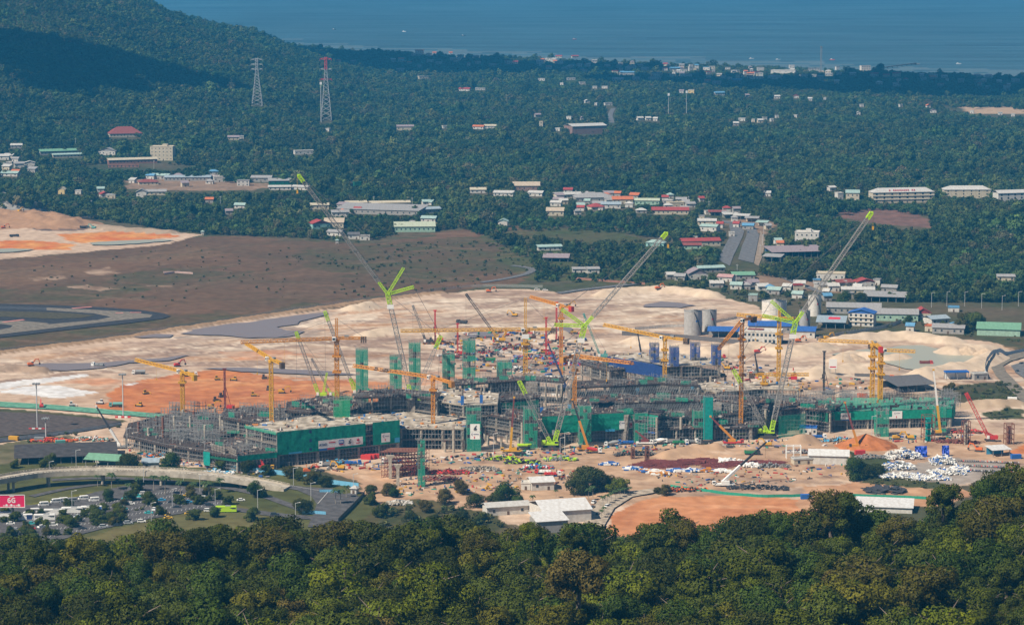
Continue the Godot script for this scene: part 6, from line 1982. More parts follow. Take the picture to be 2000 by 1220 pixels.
	# -------- smaller houses
	small([[30, 318, 16, "wgg", 5.0], [12, 326, 14, "wwf"], [35, 330, 22, "wgg", 6.0], [56, 327, 24, "wwz", 6.0], [18, 345, 40, "wtg"], [30, 291, 26, "gwg"], [152, 379, 14, "wwf"], [195, 376, 16, "wtg"], [215, 388, 22, "cwf"], [408, 396, 18, "gog"], [446, 421, 16, "gmg"], [468, 409, 24, "wtg"], [418, 352, 18, "gmg"], [455, 274, 26, "cmg"], [468, 272, 16, "wwf"], [805, 440, 12, "ywf"], [838, 434, 34, "wtg"], [935, 378, 40, "wcg"], [985, 384, 46, "wwg"], [1048, 385, 34, "wwg"], [1110, 378, 20, "wrg"], [1135, 412, 16, "wrg"], [1100, 400, 20, "cwg"], [1348, 407, 22, "wgg"], [1290, 415, 16, "wwf"], [1300, 392, 14, "wrg"], [1370, 395, 12, "wrg"], [1360, 470, 10, "wwf"], [1430, 462, 12, "wwf"], [1500, 448, 14, "cgg"], [1520, 477, 16, "wtg"], [1525, 482, 16, "cog"], [1500, 385, 14, "wwg"], [1995, 382, 16, "wwf"], [1490, 568, 26, "wwg"], [1515, 575, 30, "gtg"], [1540, 568, 20, "wwg"], [1470, 560, 26, "gmg"], [1560, 583, 24, "wtg"], [1330, 548, 24, "ggg"], [1310, 545, 20, "gwg"], [1400, 562, 30, "gwg"], [1440, 565, 26, "wtg"], [1600, 563, 20, "wwf"]], "small village houses", "airfield villages")
	small([[790, 256, 40, "cmg", 6.0], [640, 258, 10, "wwf"], [868, 252, 10, "wwf"], [958, 251, 28, "wcg"], [935, 253, 26, "wog"], [1050, 229, 14, "gmg"], [1112, 233, 12, "wwf"], [1137, 235, 8, "wmz"], [1090, 256, 12, "wwf"], [1147, 202, 12, "wwz"], [1165, 206, 6, "wwf"], [1188, 206, 18, "wwf"], [1250, 236, 14, "wwg"], [1266, 236, 12, "wwg"], [1281, 237, 10, "wwg"], [1450, 237, 16, "wwf"], [1472, 239, 8, "cwf"], [1485, 240, 12, "cwg"], [1438, 246, 12, "gwg"], [1494, 234, 10, "wwf"], [1405, 187, 24, "wbg", 5.0], [1351, 183, 14, "ywf", 6.0], [1332, 182, 10, "wmg"], [1460, 190, 10, "gmg"], [1518, 193, 14, "wwg"], [1556, 192, 12, "wrz"], [1583, 197, 9, "wwg"], [1612, 195, 6, "wwf"], [1684, 209, 8, "wwf"], [1678, 225, 7, "wwz"], [1760, 209, 8, "wwf"], [1814, 211, 9, "woz"], [1824, 221, 14, "wmz"], [1955, 225, 9, "wwf"], [1900, 222, 8, "wwf"], [1555, 230, 8, "wwf"], [1508, 238, 7, "wwf"], [1518, 231, 7, "wwf"], [1980, 228, 8, "wwf"]], "lone houses in the far forest", "far forest")
	small([[819, 108, 19, "wog", 11.0], [848, 106, 8, "wog"], [880, 106, 8, "wog"], [890, 118, 26, "wwf", 6.0], [782, 139, 18, "wgg"], [820, 131, 12, "wwf"], [840, 122, 16, "wwf", 6.0], [857, 126, 14, "wgg"], [828, 154, 28, "cwf", 5.0], [908, 178, 26, "wrg"], [938, 176, 22, "wwf"], [962, 130, 18, "ggg"], [990, 124, 10, "wrz", 6.0], [661, 122, 10, "cog"], [690, 123, 12, "gmg"], [1006, 124, 12, "wrg"], [1092, 113, 14, "crg"], [1123, 113, 16, "crg"], [1058, 158, 16, "wwf"], [1115, 156, 20, "wwf"], [1137, 165, 14, "wwf"], [1162, 173, 10, "wwf"], [1182, 173, 14, "wwf"], [1098, 166, 8, "wwf"], [1235, 135, 18, "wmg", 6.0], [1260, 138, 18, "wwf", 7.0], [1228, 148, 26, "gbg", 7.0], [1283, 150, 22, "wbf", 8.0], [1207, 158, 26, "wwg"], [1242, 156, 16, "wgg"], [1279, 155, 28, "wgf"], [1318, 139, 24, "gbg", 6.0], [1349, 139, 9, "wwf", 9.0], [1340, 151, 26, "wwf", 6.0], [1381, 137, 16, "wbf", 6.0], [1358, 160, 9, "ywf"], [1382, 161, 14, "cog"], [1401, 164, 20, "wgg"], [1426, 155, 9, "wwf"], [1440, 160, 22, "gbg"], [1466, 150, 16, "cog", 7.0], [1486, 139, 16, "wwf", 7.0], [1478, 154, 30, "wgf"], [1532, 146, 58, "wwf", 9.0], [1516, 155, 34, "wgg", 5.0], [1547, 134, 12, "wwf", 7.0], [1590, 141, 26, "wgf", 8.0], [1592, 150, 12, "wwf"], [1570, 153, 18, "wwf", 7.0], [1636, 137, 8, "wgf", 7.0], [1620, 148, 16, "wgg"], [1691, 140, 24, "wwf", 12.0], [1666, 147, 16, "wwg"], [1709, 149, 20, "wrg", 5.0], [1752, 150, 18, "crg", 7.0], [1732, 150, 14, "crg"], [1801, 149, 10, "wwg"], [1822, 150, 16, "wgg"], [1846, 152, 14, "wwg"], [1910, 150, 14, "gwg"], [1932, 151, 14, "wwg"], [1985, 160, 18, "wgg"], [1953, 162, 12, "wwg"], [1300, 128, 10, "crg"], [1422, 136, 12, "wgf"], [1100, 136, 8, "wwf"], [1055, 129, 5, "wwf"]], "houses of the shore town", "shore town")
	# the crowd of little houses
	var crowd := []
	for i in 105:
		var px := rng.randf_range(1040, 1990) if i % 3 else rng.randf_range(760, 1500)
		crowd.append([px, 88.0 + 62.0 * (px - 500.0) / 1500.0 + rng.randf_range(7, 30), rng.randf_range(7, 15), "wcgw"[rng.randi() % 4] + "rwgwbmow"[rng.randi() % 8] + "gfhf"[rng.randi() % 4], rng.randf_range(3.5, 8.0)])
	small(crowd, "houses of the shore town", "shore town")
	crowd = []
	for r in [[1080, 1345, 384, 424, 26], [1460, 1720, 550, 592, 16], [0, 80, 300, 348, 8], [240, 420, 340, 370, 8], [1370, 1500, 415, 450, 9], [600, 860, 400, 425, 8], [1760, 1900, 605, 650, 6]]:
		for i in r[4]:
			crowd.append([rng.randf_range(r[0], r[1]), rng.randf_range(r[2], r[3]), rng.randf_range(12, 26), "wcgw"[rng.randi() % 4] + "rwgwbmogt"[rng.randi() % 9] + "gfhs"[rng.randi() % 4], rng.randf_range(3.2, 5.0)])
	small(crowd, "small village houses", "airfield villages")
	# guard huts of the airfield
	for s in [[395, 459, "at the quarry end of the airfield"], [658, 476, "below the lime jib at the airfield edge"]]:
		var p := P(s[0], s[1])
		var t := thing("guard_hut", "white guard hut on legs %s" % s[2], "hut", p, 0.0, "airfield guard huts")
		part(t, "cabin", cube, M.plaster_white, Vector3(0, 1.2, 0), 0.0, Vector3(2.6, 2.4, 2.6))
		part(t, "roof", roof_mesh("hip", 3.0, 3.0, 1.2, 0.6), M.roof_teal, Vector3(0, 3.6, 0))
		for x in [-1.0, 1.0]:
			for z in [-1.0, 1.0]:
				part(t, "leg", cube, M.plaster_white, Vector3(x * 1.1, 0, z * 1.1), 0.0, Vector3(0.3, 1.2, 0.3))
	# -------- silos
	for s in [[1355, 656, 36, 607, "silo_grey", "left grey storage tank of the pair by the blue roofs"], [1387, 648, 28, 606, "silo_grey", "right grey storage tank of the pair by the blue roofs"], [1515, 632, 50, 588, "silo_white", "broad white storage tank behind the lime crane's head"], [1593, 618, 26, 577, "silo_white", "tall white storage tank right of the right lime jib"], [1573, 648, 22, 607, "silo_grey", "narrow grey storage tank right of the white office"]]:
		var p := P(s[0], s[1])
		var r: float = s[2] * 0.5 * -p.z / FOC
		p.z -= r
		var h := top(p, s[3])
		var t := thing("storage_tank", s[5], "tank", p, 0.0, "cement storage tanks")
		var b := MB.new()
		b.tube(Vector3.ZERO, Vector3(0, h, 0), r, r, 28)
		mpart(t, "shell", b, M[s[4]])
		b = MB.new()
		b.tube(Vector3(0, h, 0), Vector3(0, h + r * 0.16, 0), r * 0.98, r * 0.1, 28)
		mpart(t, "cone_roof", b, M[s[4]])
		b = MB.new()
		for i in 24:
			var e := Vector3(cos(TAU * i / 24.0) * r, 0, sin(TAU * i / 24.0) * r)
			var f := Vector3(cos(TAU * (i + 1) / 24.0) * r, 0, sin(TAU * (i + 1) / 24.0) * r)
			b.bar(e + Vector3(0, h, 0), e + Vector3(0, h + 1.2, 0), 0.14)
			b.bar(e + Vector3(0, h + 1.2, 0), f + Vector3(0, h + 1.2, 0), 0.14)
		mpart(t, "railing", b, M.machine_grey)
		b = MB.new()
		for i in 12:
			var a0 := PI * 0.15 + i * 0.09
			var a1 := a0 + 0.09
			b.bar(Vector3(cos(a0), 0, sin(a0)) * (r + 0.5) + Vector3(0, h * i / 12.0, 0), Vector3(cos(a1), 0, sin(a1)) * (r + 0.5) + Vector3(0, h * (i + 1) / 12.0, 0), 0.5)
		mpart(t, "spiral_stair", b, M.machine_dark)
		b = MB.new()
		for i in 4:
			var a0 := PI * 0.30 + i * 0.1
			b.quad(Vector3(cos(a0), 0, sin(a0)) * (r + 0.04) + Vector3(0, h * 0.58, 0), Vector3(cos(a0 + 0.1), 0, sin(a0 + 0.1)) * (r + 0.04) + Vector3(0, h * 0.58, 0), Vector3(cos(a0 + 0.1), 0, sin(a0 + 0.1)) * (r + 0.04) + Vector3(0, h * 0.66, 0), Vector3(cos(a0), 0, sin(a0)) * (r + 0.04) + Vector3(0, h * 0.66, 0))
		mpart(t, "emblem", b, M.board_blue if s[0] == 1355 else M.board_red)
	# -------- pylons and masts
	for s in [[502, 207, 113, 1.0, "left grey lattice pylon on the mountain foot"], [637, 236, 111, 1.0, "taller red and white lattice pylon on the mountain foot"]]:
		var p := GT(s[0], s[1])
		var h := top(p, s[2]) - p.y
		var t := thing("pylon", s[4], "pylon", p, 0.0, "power pylons")
		keep_view(s[0] - 8, s[2], s[0] + 8, s[1] - 4, -p.z)
		var red: bool = s[0] > 600
		for k in 4:
			var b := MB.new()
			var y0: float = h * [0.0, 0.3, 0.55, 0.8][k]
			var y1: float = h * [0.3, 0.55, 0.8, 1.0][k]
			var w0: float = lerpf(16.0, 3.4, minf(1.0, y0 / h * 1.35))
			var w1: float = lerpf(16.0, 3.4, minf(1.0, y1 / h * 1.35))
			for c in 4:
				var d0 := Vector3([-1, 1, 1, -1][c], 0, [-1, -1, 1, 1][c]) * 0.5
				var d1 := Vector3([1, 1, -1, -1][c], 0, [-1, 1, 1, -1][c]) * 0.5
				b.bar(d0 * w0 + Vector3(0, y0, 0), d0 * w1 + Vector3(0, y1, 0), 0.42)
				for j in 4:
					var u0 := lerpf(w0, w1, j / 4.0)
					var u1 := lerpf(w0, w1, (j + 1) / 4.0)
					b.bar(d0 * u0 + Vector3(0, lerpf(y0, y1, j / 4.0), 0), d1 * u1 + Vector3(0, lerpf(y0, y1, (j + 1) / 4.0), 0), 0.32)
					b.bar(d1 * u0 + Vector3(0, lerpf(y0, y1, j / 4.0), 0), d0 * u1 + Vector3(0, lerpf(y0, y1, (j + 1) / 4.0), 0), 0.32)
			mpart(t, "lattice", b, M.board_red if red and k == 3 else M.pylon_steel)
		for k in 3:
			var b := MB.new()
			var y := h * (0.97 - 0.10 * k * (1.6 if red else 1.0))
			for x in [-1, 1]:
				b.bar(Vector3(0, y + 1.5, 0), Vector3(x * 9.0, y, 0), 0.6)
				b.bar(Vector3(0, y - 1.5, 0), Vector3(x * 9.0, y, 0), 0.6)
				b.bar(Vector3(x * 9.0, y, 0), Vector3(x * 9.0, y - 3.0, 0), 0.35)
			mpart(t, "cross_arm", b, M.board_red if red and k != 1 else M.pylon_steel)
	for s in [[627, 240, 160, 0.9, "slim white pole beside the red and white pylon"], [1306, 222, 182, 0.6, "left one of two thin poles in the far forest"], [1341, 222, 177, 0.6, "right one of two thin poles in the far forest"], [1604, 140, 90, 3.0, "dark lattice mast over the shore town"]]:
		var p := GT(s[0], s[1])
		var h := top(p, s[2]) - p.y
		var t := thing("mast", s[4], "mast", p)
		keep_view(s[0] - 3, s[2], s[0] + 3, s[1] - 4, -p.z)
		var b := MB.new()
		if s[3] > 2.0:
			b.truss(Vector3.ZERO, Vector3(0, h, 0), 2.8, 2.8, 18, 0.5, 0.3)
		else:
			b.tube(Vector3.ZERO, Vector3(0, h, 0), s[3], s[3] * 0.6, 6)
		mpart(t, "shaft", b, M.pylon_steel if s[3] < 2.0 else M.lattice_grey)
		b = MB.new()
		b.box(Vector3(0, h - 2.0, 0), Vector3(3.2, 4.0, 2.0))
		mpart(t, "antennas", b, M.cab_white if s[3] < 2.0 else M.machine_grey)
	# -------- boats and pier
	for s in [[789, 62, "alone on the open sea above the orange-roofed house"], [1122, 77, "red-sailed, in the middle of the sea"], [1468, 115, "white, right of the pale one near the beach"], [1520, 117, "small white one left of the shore mast"], [1626, 117, "red one right of the shore mast"], [1873, 125, "white one right of the pier"], [652, 58, "dark, left on the open sea"], [905, 70, "dark low one in the middle left of the sea"]]:
		var p := G(s[0], s[1], -2.0)
		var t := thing("boat", "small fishing boat, " + s[2], "boat", p, rng.randf_range(-0.4, 0.4), "boats on the sea")
		var b := MB.new()
		b.hexa([Vector3(-5, 0, -1.4), Vector3(5, 0, -1.4), Vector3(5, 0, 1.4), Vector3(-5, 0, 1.4), Vector3(-6, 1.4, -1.6), Vector3(6.5, 1.8, -0.8), Vector3(6.5, 1.8, 0.8), Vector3(-6, 1.4, 1.6)])
		mpart(t, "hull", b, M.machine_dark if s[0] in [652, 905] else (M.machine_red if s[0] in [1626, 1122] else M.cab_white))
		b = MB.new()
		b.box(Vector3(-2, 2.4, 0), Vector3(3.4, 1.8, 1.8))
		mpart(t, "cabin", b, M.cab_white)
	var pr := thing("pier", "long thin pier reaching from the shore town into the sea", "pier", Vector3.ZERO)
	var q0 := G(1715, 133, 1.5)
	var q1 := G(1790, 123, 1.5)
	var pb := MB.new()
	pb.bar(q0, q1, 2.4, true)
	mpart(pr, "deck", pb, M.concrete_old)
	for i in 9:
		var e := q0.lerp(q1, i / 8.0)
		part(pr, "pile", cyl, M.concrete_old, Vector3(e.x, -3.0, e.z), 0.0, Vector3(2.0, 3.6, 2.0))
	part(pr, "pier_head", cube, M.concrete_old, Vector3(q1.x, -1.2, q1.z), 0.0, Vector3(16, 1.6, 10))

# ---------------------------------------------------------------- vehicles
var shapes := {}

func shape(key: String, make: Callable) -> ArrayMesh:
	if not shapes.has(key):
		var b := MB.new()
		make.call(b)
		shapes[key] = b.mesh()
	return shapes[key]

func prof(b: MB, pts: Array, w: float, w2 := -1.0) -> void:
	# a side outline (x, y pairs) given width across z; narrower at the top by w2
	var k := pts.size() / 2
	var ymax := 0.0
	for i in k: ymax = maxf(ymax, pts[i * 2 + 1])
	var f := func(i: int, s: float) -> Vector3:
		var y: float = pts[(i % k) * 2 + 1]
		var ww := w if w2 < 0.0 else lerpf(w, w2, clampf(y / ymax, 0.0, 1.0))
		return Vector3(pts[(i % k) * 2], y, s * ww * 0.5)
	var c := Vector3.ZERO
	for i in k: c += f.call(i, 0.0) / float(k)
	for i in k:
		b.quad(f.call(i, -1.0), f.call(i + 1, -1.0), f.call(i + 1, 1.0), f.call(i, 1.0))
		for s in [-1.0, 1.0]:
			b.tri(c + Vector3(0, 0, s * w * 0.5), f.call(i, s), f.call(i + 1, s), Vector3(0, 0, s))

func wheels(t: Node3D, xs: Array, z: float, r := 0.34) -> void:
	for x in xs:
		for s in [-1.0, 1.0]:
			part(t, "wheel", wheel, M.tyre, Vector3(x, r, s * z), 0.0, Vector3(r * 2, r * 2, 0.7))

func car(px: float, py: float, col: String, turn: float, label: String, suv := false) -> Node3D:
	var p := P(px, py)
	var t := thing("car", label, "car", p, deg_to_rad(turn), "cars of the car park")
	var body := shape("car_body" + str(suv), func(b): prof(b, [-2.25, 0.3, -2.25, 0.75, -1.9, 0.95, 2.0, 0.95, 2.25, 0.75, 2.25, 0.3] if not suv else [-2.3, 0.35, -2.3, 1.0, -2.2, 1.1, 2.1, 1.08, 2.3, 0.8, 2.3, 0.35], 1.8))
	part(t, "body", body, M[col])
	part(t, "cabin", shape("car_cabin" + str(suv), func(b): prof(b, [-1.6, 0.95, -1.1, 1.45, 0.6, 1.47, 1.25, 0.95] if not suv else [-2.15, 1.1, -1.9, 1.75, 0.5, 1.78, 1.2, 1.08], 1.66, 1.3)), M.glass_dark)
	part(t, "roof", shape("car_roof" + str(suv), func(b): b.box(Vector3(-0.2 if not suv else -0.7, 1.5 if not suv else 1.8, 0), Vector3(1.7 if not suv else 2.5, 0.1, 1.34))), M[col])
	wheels(t, [-1.4, 1.4], 0.82)
	return t

func van(px: float, py: float, col: String, turn: float, label: String) -> void:
	var t := thing("minibus", label, "minibus", P(px, py), deg_to_rad(turn), "white minibuses of the car park")
	part(t, "body", shape("van_body", func(b): prof(b, [-2.7, 0.4, -2.7, 2.3, -2.4, 2.45, 1.5, 2.45, 2.0, 2.2, 2.4, 1.3, 2.8, 1.1, 2.8, 0.4], 1.95, 1.8)), M[col])
	part(t, "side_windows", shape("van_win", func(b): b.box(Vector3(-0.4, 1.75, 0), Vector3(3.9, 0.6, 1.93))), M.glass_dark)
	part(t, "windscreen", shape("van_ws", func(b): b.quad(Vector3(2.05, 2.15, -0.8), Vector3(2.05, 2.15, 0.8), Vector3(2.43, 1.35, 0.85), Vector3(2.43, 1.35, -0.85))), M.glass_dark)
	wheels(t, [-1.7, 1.8], 0.88)

func bus(px: float, py: float, col: String, turn: float, label: String, front := "") -> void:
	var t := thing("bus", label, "bus", P(px, py), deg_to_rad(turn), "coaches of the car park")
	part(t, "body", shape("bus_body", func(b): prof(b, [-5.6, 0.45, -5.6, 3.2, -5.4, 3.4, 5.3, 3.4, 5.6, 3.1, 5.7, 0.45], 2.5, 2.4)), M[col])
	part(t, "window_band", shape("bus_win", func(b): b.box(Vector3(-0.2, 2.3, 0), Vector3(10.2, 0.8, 2.47))), M.glass_dark)
	part(t, "windscreen", shape("bus_ws", func(b): b.box(Vector3(5.62, 2.1, 0), Vector3(0.12, 1.6, 2.2))), M.glass_dark)
	part(t, "roof_unit", shape("bus_ac", func(b): b.box(Vector3(-1.0, 3.5, 0), Vector3(3.0, 0.3, 1.8))), M.machine_grey)
	if front:
		part(t, "livery_panel", shape("bus_livery", func(b): b.box(Vector3(4.0, 1.9, 0), Vector3(2.9, 2.5, 2.53))), M[front])
	wheels(t, [-3.4, 3.2], 1.1, 0.5)

func truck(px: float, py: float, cab: String, cargo: String, turn: float, label: String, kind := "tipper") -> void:
	var t := thing("truck", label, "truck", P(px, py), deg_to_rad(turn), "lorries of the site")
	part(t, "cab", shape("tr_cab", func(b): prof(b, [2.6, 0.7, 2.6, 2.9, 4.3, 2.9, 4.7, 1.7, 4.7, 0.7], 2.4)), M[cab])
	part(t, "windscreen", shape("tr_ws", func(b): b.quad(Vector3(4.42, 2.7, -1.0), Vector3(4.42, 2.7, 1.0), Vector3(4.76, 1.75, 1.0), Vector3(4.76, 1.75, -1.0))), M.glass_dark)
	part(t, "side_window", shape("tr_sw", func(b): b.box(Vector3(3.7, 2.3, 0), Vector3(0.9, 0.7, 2.44))), M.glass_dark)
	part(t, "chassis", shape("tr_ch", func(b): b.box(Vector3(-0.6, 0.85, 0), Vector3(8.0, 0.4, 1.2))), M.machine_dark)
	match kind:
		"tipper":
			part(t, "tipper_body", shape("tr_tip", func(b):
				b.box(Vector3(-1.2, 1.25, 0), Vector3(7.0, 0.25, 2.4))
				for s in [-1.15, 1.15]: b.box(Vector3(-1.2, 2.0, s), Vector3(7.0, 1.4, 0.12))
				b.box(Vector3(2.25, 2.2, 0), Vector3(0.12, 1.8, 2.4)); b.box(Vector3(-4.65, 2.0, 0), Vector3(0.12, 1.4, 2.4))), M[cargo])
			part(t, "cargo", shape("tr_load", func(b): b.hexa([Vector3(-4.5, 1.4, -1.1), Vector3(2.1, 1.4, -1.1), Vector3(2.1, 1.4, 1.1), Vector3(-4.5, 1.4, 1.1), Vector3(-3.6, 2.6, -0.5), Vector3(1.2, 2.7, -0.5), Vector3(1.2, 2.7, 0.5), Vector3(-3.6, 2.6, 0.5)])), M.dirt)
		"mixer":
			part(t, "drum", shape("tr_drum", func(b):
				b.tube(Vector3(2.0, 2.0, 0), Vector3(-0.6, 2.5, 0), 0.7, 1.25, 12)
				b.tube(Vector3(-0.6, 2.5, 0), Vector3(-2.2, 2.8, 0), 1.25, 1.15, 12)
				b.tube(Vector3(-2.2, 2.8, 0), Vector3(-4.2, 3.2, 0), 1.15, 0.5, 12)), M[cargo])
			part(t, "chute", shape("tr_chute", func(b): b.bar(Vector3(-4.2, 2.8, 0), Vector3(-5.0, 1.2, 0), 0.5, true)), M.machine_grey)
		"tank":
			part(t, "tank", shape("tr_tank", func(b): b.tube(Vector3(2.1, 2.1, 0), Vector3(-4.6, 2.1, 0), 1.15, 1.15, 14)), M[cargo])
		_:
			part(t, "flatbed", shape("tr_flat", func(b): b.box(Vector3(-1.4, 1.3, 0), Vector3(7.4, 0.3, 2.5))), M[cargo])
			part(t, "cargo", shape("tr_flat_load", func(b):
				for i in 4: b.box(Vector3(-4.0 + i * 1.7, 1.9, (i % 2) * 0.4 - 0.2), Vector3(1.5, 0.8, 1.7))), M[cargo])
	wheels(t, [-3.4, -2.2, 3.6], 1.0, 0.5)

func excavator(px: float, py: float, col: String, turn: float, label: String, reach := 1.0) -> void:
	var t := thing("excavator", label, "excavator", P(px, py), deg_to_rad(turn), "excavators of the site")
	tracks(t, 4.4, 1.25, 0.95, 0.6)
	part(t, "house", shape("ex_house", func(b): prof(b, [-2.4, 1.1, -2.4, 2.3, -1.8, 2.5, 0.6, 2.5, 0.9, 2.2, 1.6, 2.1, 1.6, 1.1], 2.6)), M[col])
	part(t, "cab", shape("ex_cab", func(b): b.box(Vector3(0.9, 2.3, 0.75), Vector3(1.5, 1.6, 1.0))), M.glass_dark)
	part(t, "boom", shape("ex_boom", func(b):
		b.bar(Vector3(1.2, 1.8, -0.3), Vector3(3.2, 4.6, -0.3), 0.65, true)
		b.bar(Vector3(3.1, 4.5, -0.3), Vector3(5.4, 4.7, -0.3), 0.55, true)), M[col])
	part(t, "stick", shape("ex_stick", func(b): b.bar(Vector3(5.2, 5.0, -0.3), Vector3(6.2, 2.0, -0.3), 0.45, true)), M[col])
	part(t, "bucket", shape("ex_bucket", func(b): prof(b, [5.4, 0.9, 5.6, 2.0, 6.4, 2.1, 6.7, 1.3, 6.1, 0.7], 1.1)), M.machine_dark)

func roller(px: float, py: float, col: String, turn: float, label: String) -> void:
	var t := thing("bulldozer", label, "bulldozer", P(px, py), deg_to_rad(turn), "earth-moving machines on the laterite")
	tracks(t, 3.8, 1.1, 1.0, 0.55)
	part(t, "body", shape("bd_body", func(b): prof(b, [-1.6, 0.9, -1.6, 1.9, 0.2, 1.9, 0.4, 1.7, 2.0, 1.5, 2.0, 0.9], 1.6)), M[col])
	part(t, "cab", shape("bd_cab", func(b): b.box(Vector3(-0.6, 2.4, 0), Vector3(1.5, 1.2, 1.4))), M.glass_dark)
	part(t, "canopy", shape("bd_can", func(b): b.box(Vector3(-0.6, 3.08, 0), Vector3(1.8, 0.14, 1.6))), M[col])
	part(t, "blade", shape("bd_blade", func(b): b.box(Vector3(2.8, 0.7, 0), Vector3(0.25, 1.2, 3.2))), M[col])

# ---------------------------------------------------------------- smaller furniture
func lamp(px: float, py: float, h: float, label: String, arms := 1, group := "street lamps") -> void:
	var t := thing("street_lamp", label, "street lamp", P(px, py), 0.0, group)
	part(t, "pole", cyl, M.pole_grey, Vector3.ZERO, 0.0, Vector3(0.28, h, 0.28))
	for i in arms:
		var s := 1.0 if i == 0 else -1.0
		part(t, "arm", shape("lamp_arm", func(b): b.bar(Vector3(0, 0, 0), Vector3(1.9, 0.5, 0), 0.2, true)), M.pole_grey, Vector3(0, h - 0.3, 0), 0.0 if s > 0 else PI)
		part(t, "lamp_head", shape("lamp_head", func(b): b.box(Vector3(2.2, 0.5, 0), Vector3(0.9, 0.2, 0.4))), M.cab_white, Vector3(0, h - 0.3, 0), 0.0 if s > 0 else PI)

func flood_mast(px: float, py: float, topy: float, label: String) -> void:
	var p := P(px, py)
	var h := top(p, topy)
	var t := thing("floodlight_mast", label, "floodlight", p, 0.0, "apron floodlight masts")
	part(t, "pole", cyl, M.pole_grey, Vector3.ZERO, 0.0, Vector3(0.7, h, 0.7))
	part(t, "lamp_ring", shape("flood_ring", func(b):
		b.tube(Vector3(0, 0, 0), Vector3(0, 0.5, 0), 1.8, 1.8, 10)
		for i in 8: b.box(Vector3(cos(TAU * i / 8.0) * 2.1, 0.2, sin(TAU * i / 8.0) * 2.1), Vector3(0.7, 0.9, 0.7))), M.machine_grey, Vector3(0, h, 0))
	for i in 5:
		part(t, "barrier_block", cube, M.cab_white if i % 2 else M.machine_red, Vector3(-4.0 + i * 2.0, 0, 2.0), 0.0, Vector3(1.8, 1.2, 0.7))

# a heap of loose pieces lying in rows or tumbled
func pile(called: String, cat: String, px: float, py: float, w: float, d: float, h: float, cols: Array, n: int, sz: Vector3, label: String, rows_ := false, group := "") -> void:
	var t := thing(called, label, cat, P(px, py), rng.randf_range(-0.12, 0.12), group)
	for k in cols.size():
		var b := MB.new()
		for i in n / cols.size():
			var x := rng.randf_range(-0.5, 0.5) * w
			var z := rng.randf_range(-0.5, 0.5) * d
			var y := rng.randf() * h * maxf(0.1, 1.0 - absf(x) / w * 1.3) * maxf(0.2, 1.0 - absf(z) / d)
			var s := sz * Vector3(rng.randf_range(0.6, 1.3), rng.randf_range(0.7, 1.3), rng.randf_range(0.7, 1.3))
			var r := Basis(Vector3.UP, rng.randf_range(-0.15, 0.15) + (0.0 if rng.randf() < 0.8 else PI / 2)) if rows_ else Basis.from_euler(Vector3(rng.randf_range(-0.3, 0.3), rng.randf() * TAU, rng.randf_range(-0.3, 0.3)))
			if sz.y > 0.9 and rows_: b.tube(Vector3(x - s.x * 0.5, y + s.y * 0.5, z), Vector3(x + s.x * 0.5, y + s.y * 0.5, z), s.y * 0.5, s.y * 0.5, 7)
			else: b.box(Vector3(x, y + s.y * 0.5, z), s, r)
		mpart(t, "pieces", b, M[cols[k]]).set_meta("kind", "stuff")

func tree(px: float, py: float, hpx: float, kind: int, label: String, group := "trees round the site") -> void:
	var p := P(px, py)
	var s := hpx * -p.z / FOC / 9.6
	p.y -= 2.3 * s
	var t := thing("broadleaf_tree", label, "tree", p, rng.randf() * TAU, group)
	t.scale = Vector3.ONE * s
	part(t, "trunk", near_kinds[kind][1], M.bark)
	part(t, "crown", near_kinds[kind][0], M.leaf_near)

var palm_meshes := []
func palm(px: float, py: float, hpx: float, label: String) -> void:
	if palm_meshes.is_empty():
		for i in 3: palm_meshes.append([palm_crown(500 + i, 8.0, 3.4), palm_trunk(8.0)])
	var p := P(px, py)
	var s := hpx * -p.z / FOC / 8.0
	var t := thing("palm_tree", label, "palm", p, rng.randf() * TAU, "palms round the car park")
	t.scale = Vector3.ONE * s
	var k: Array = palm_meshes[rng.randi() % 3]
	part(t, "trunk", k[1], M.bark_pale)
	part(t, "crown", k[0], M.leaf_near)

func fence(pts: Array, h: float, material: String, label: String, called := "fence", sp := 3.0) -> void:
	var line := smooth(pts, 0.0, 6)
	var t := thing(called, label, "fence")
	var b := MB.new()
	for i in line.size() - 1:
		var a := on(line[i])
		var c := on(line[i + 1])
		var n := maxi(1, int(a.distance_to(c) / sp))
		for j in n:
			var p := a.lerp(c, float(j) / n)
			var q := a.lerp(c, float(j + 1) / n)
			var e := rng.randf_range(-0.06, 0.06)
			b.quad(p + Vector3(0, e, 0), q + Vector3(0, e, 0), q + Vector3(0, h + e, 0), p + Vector3(0, h + e, 0))
			b.bar(p, p + Vector3(0, h + 0.15, 0), 0.16)
	mpart(t, "panels", b, M[material]).set_meta("kind", "stuff")

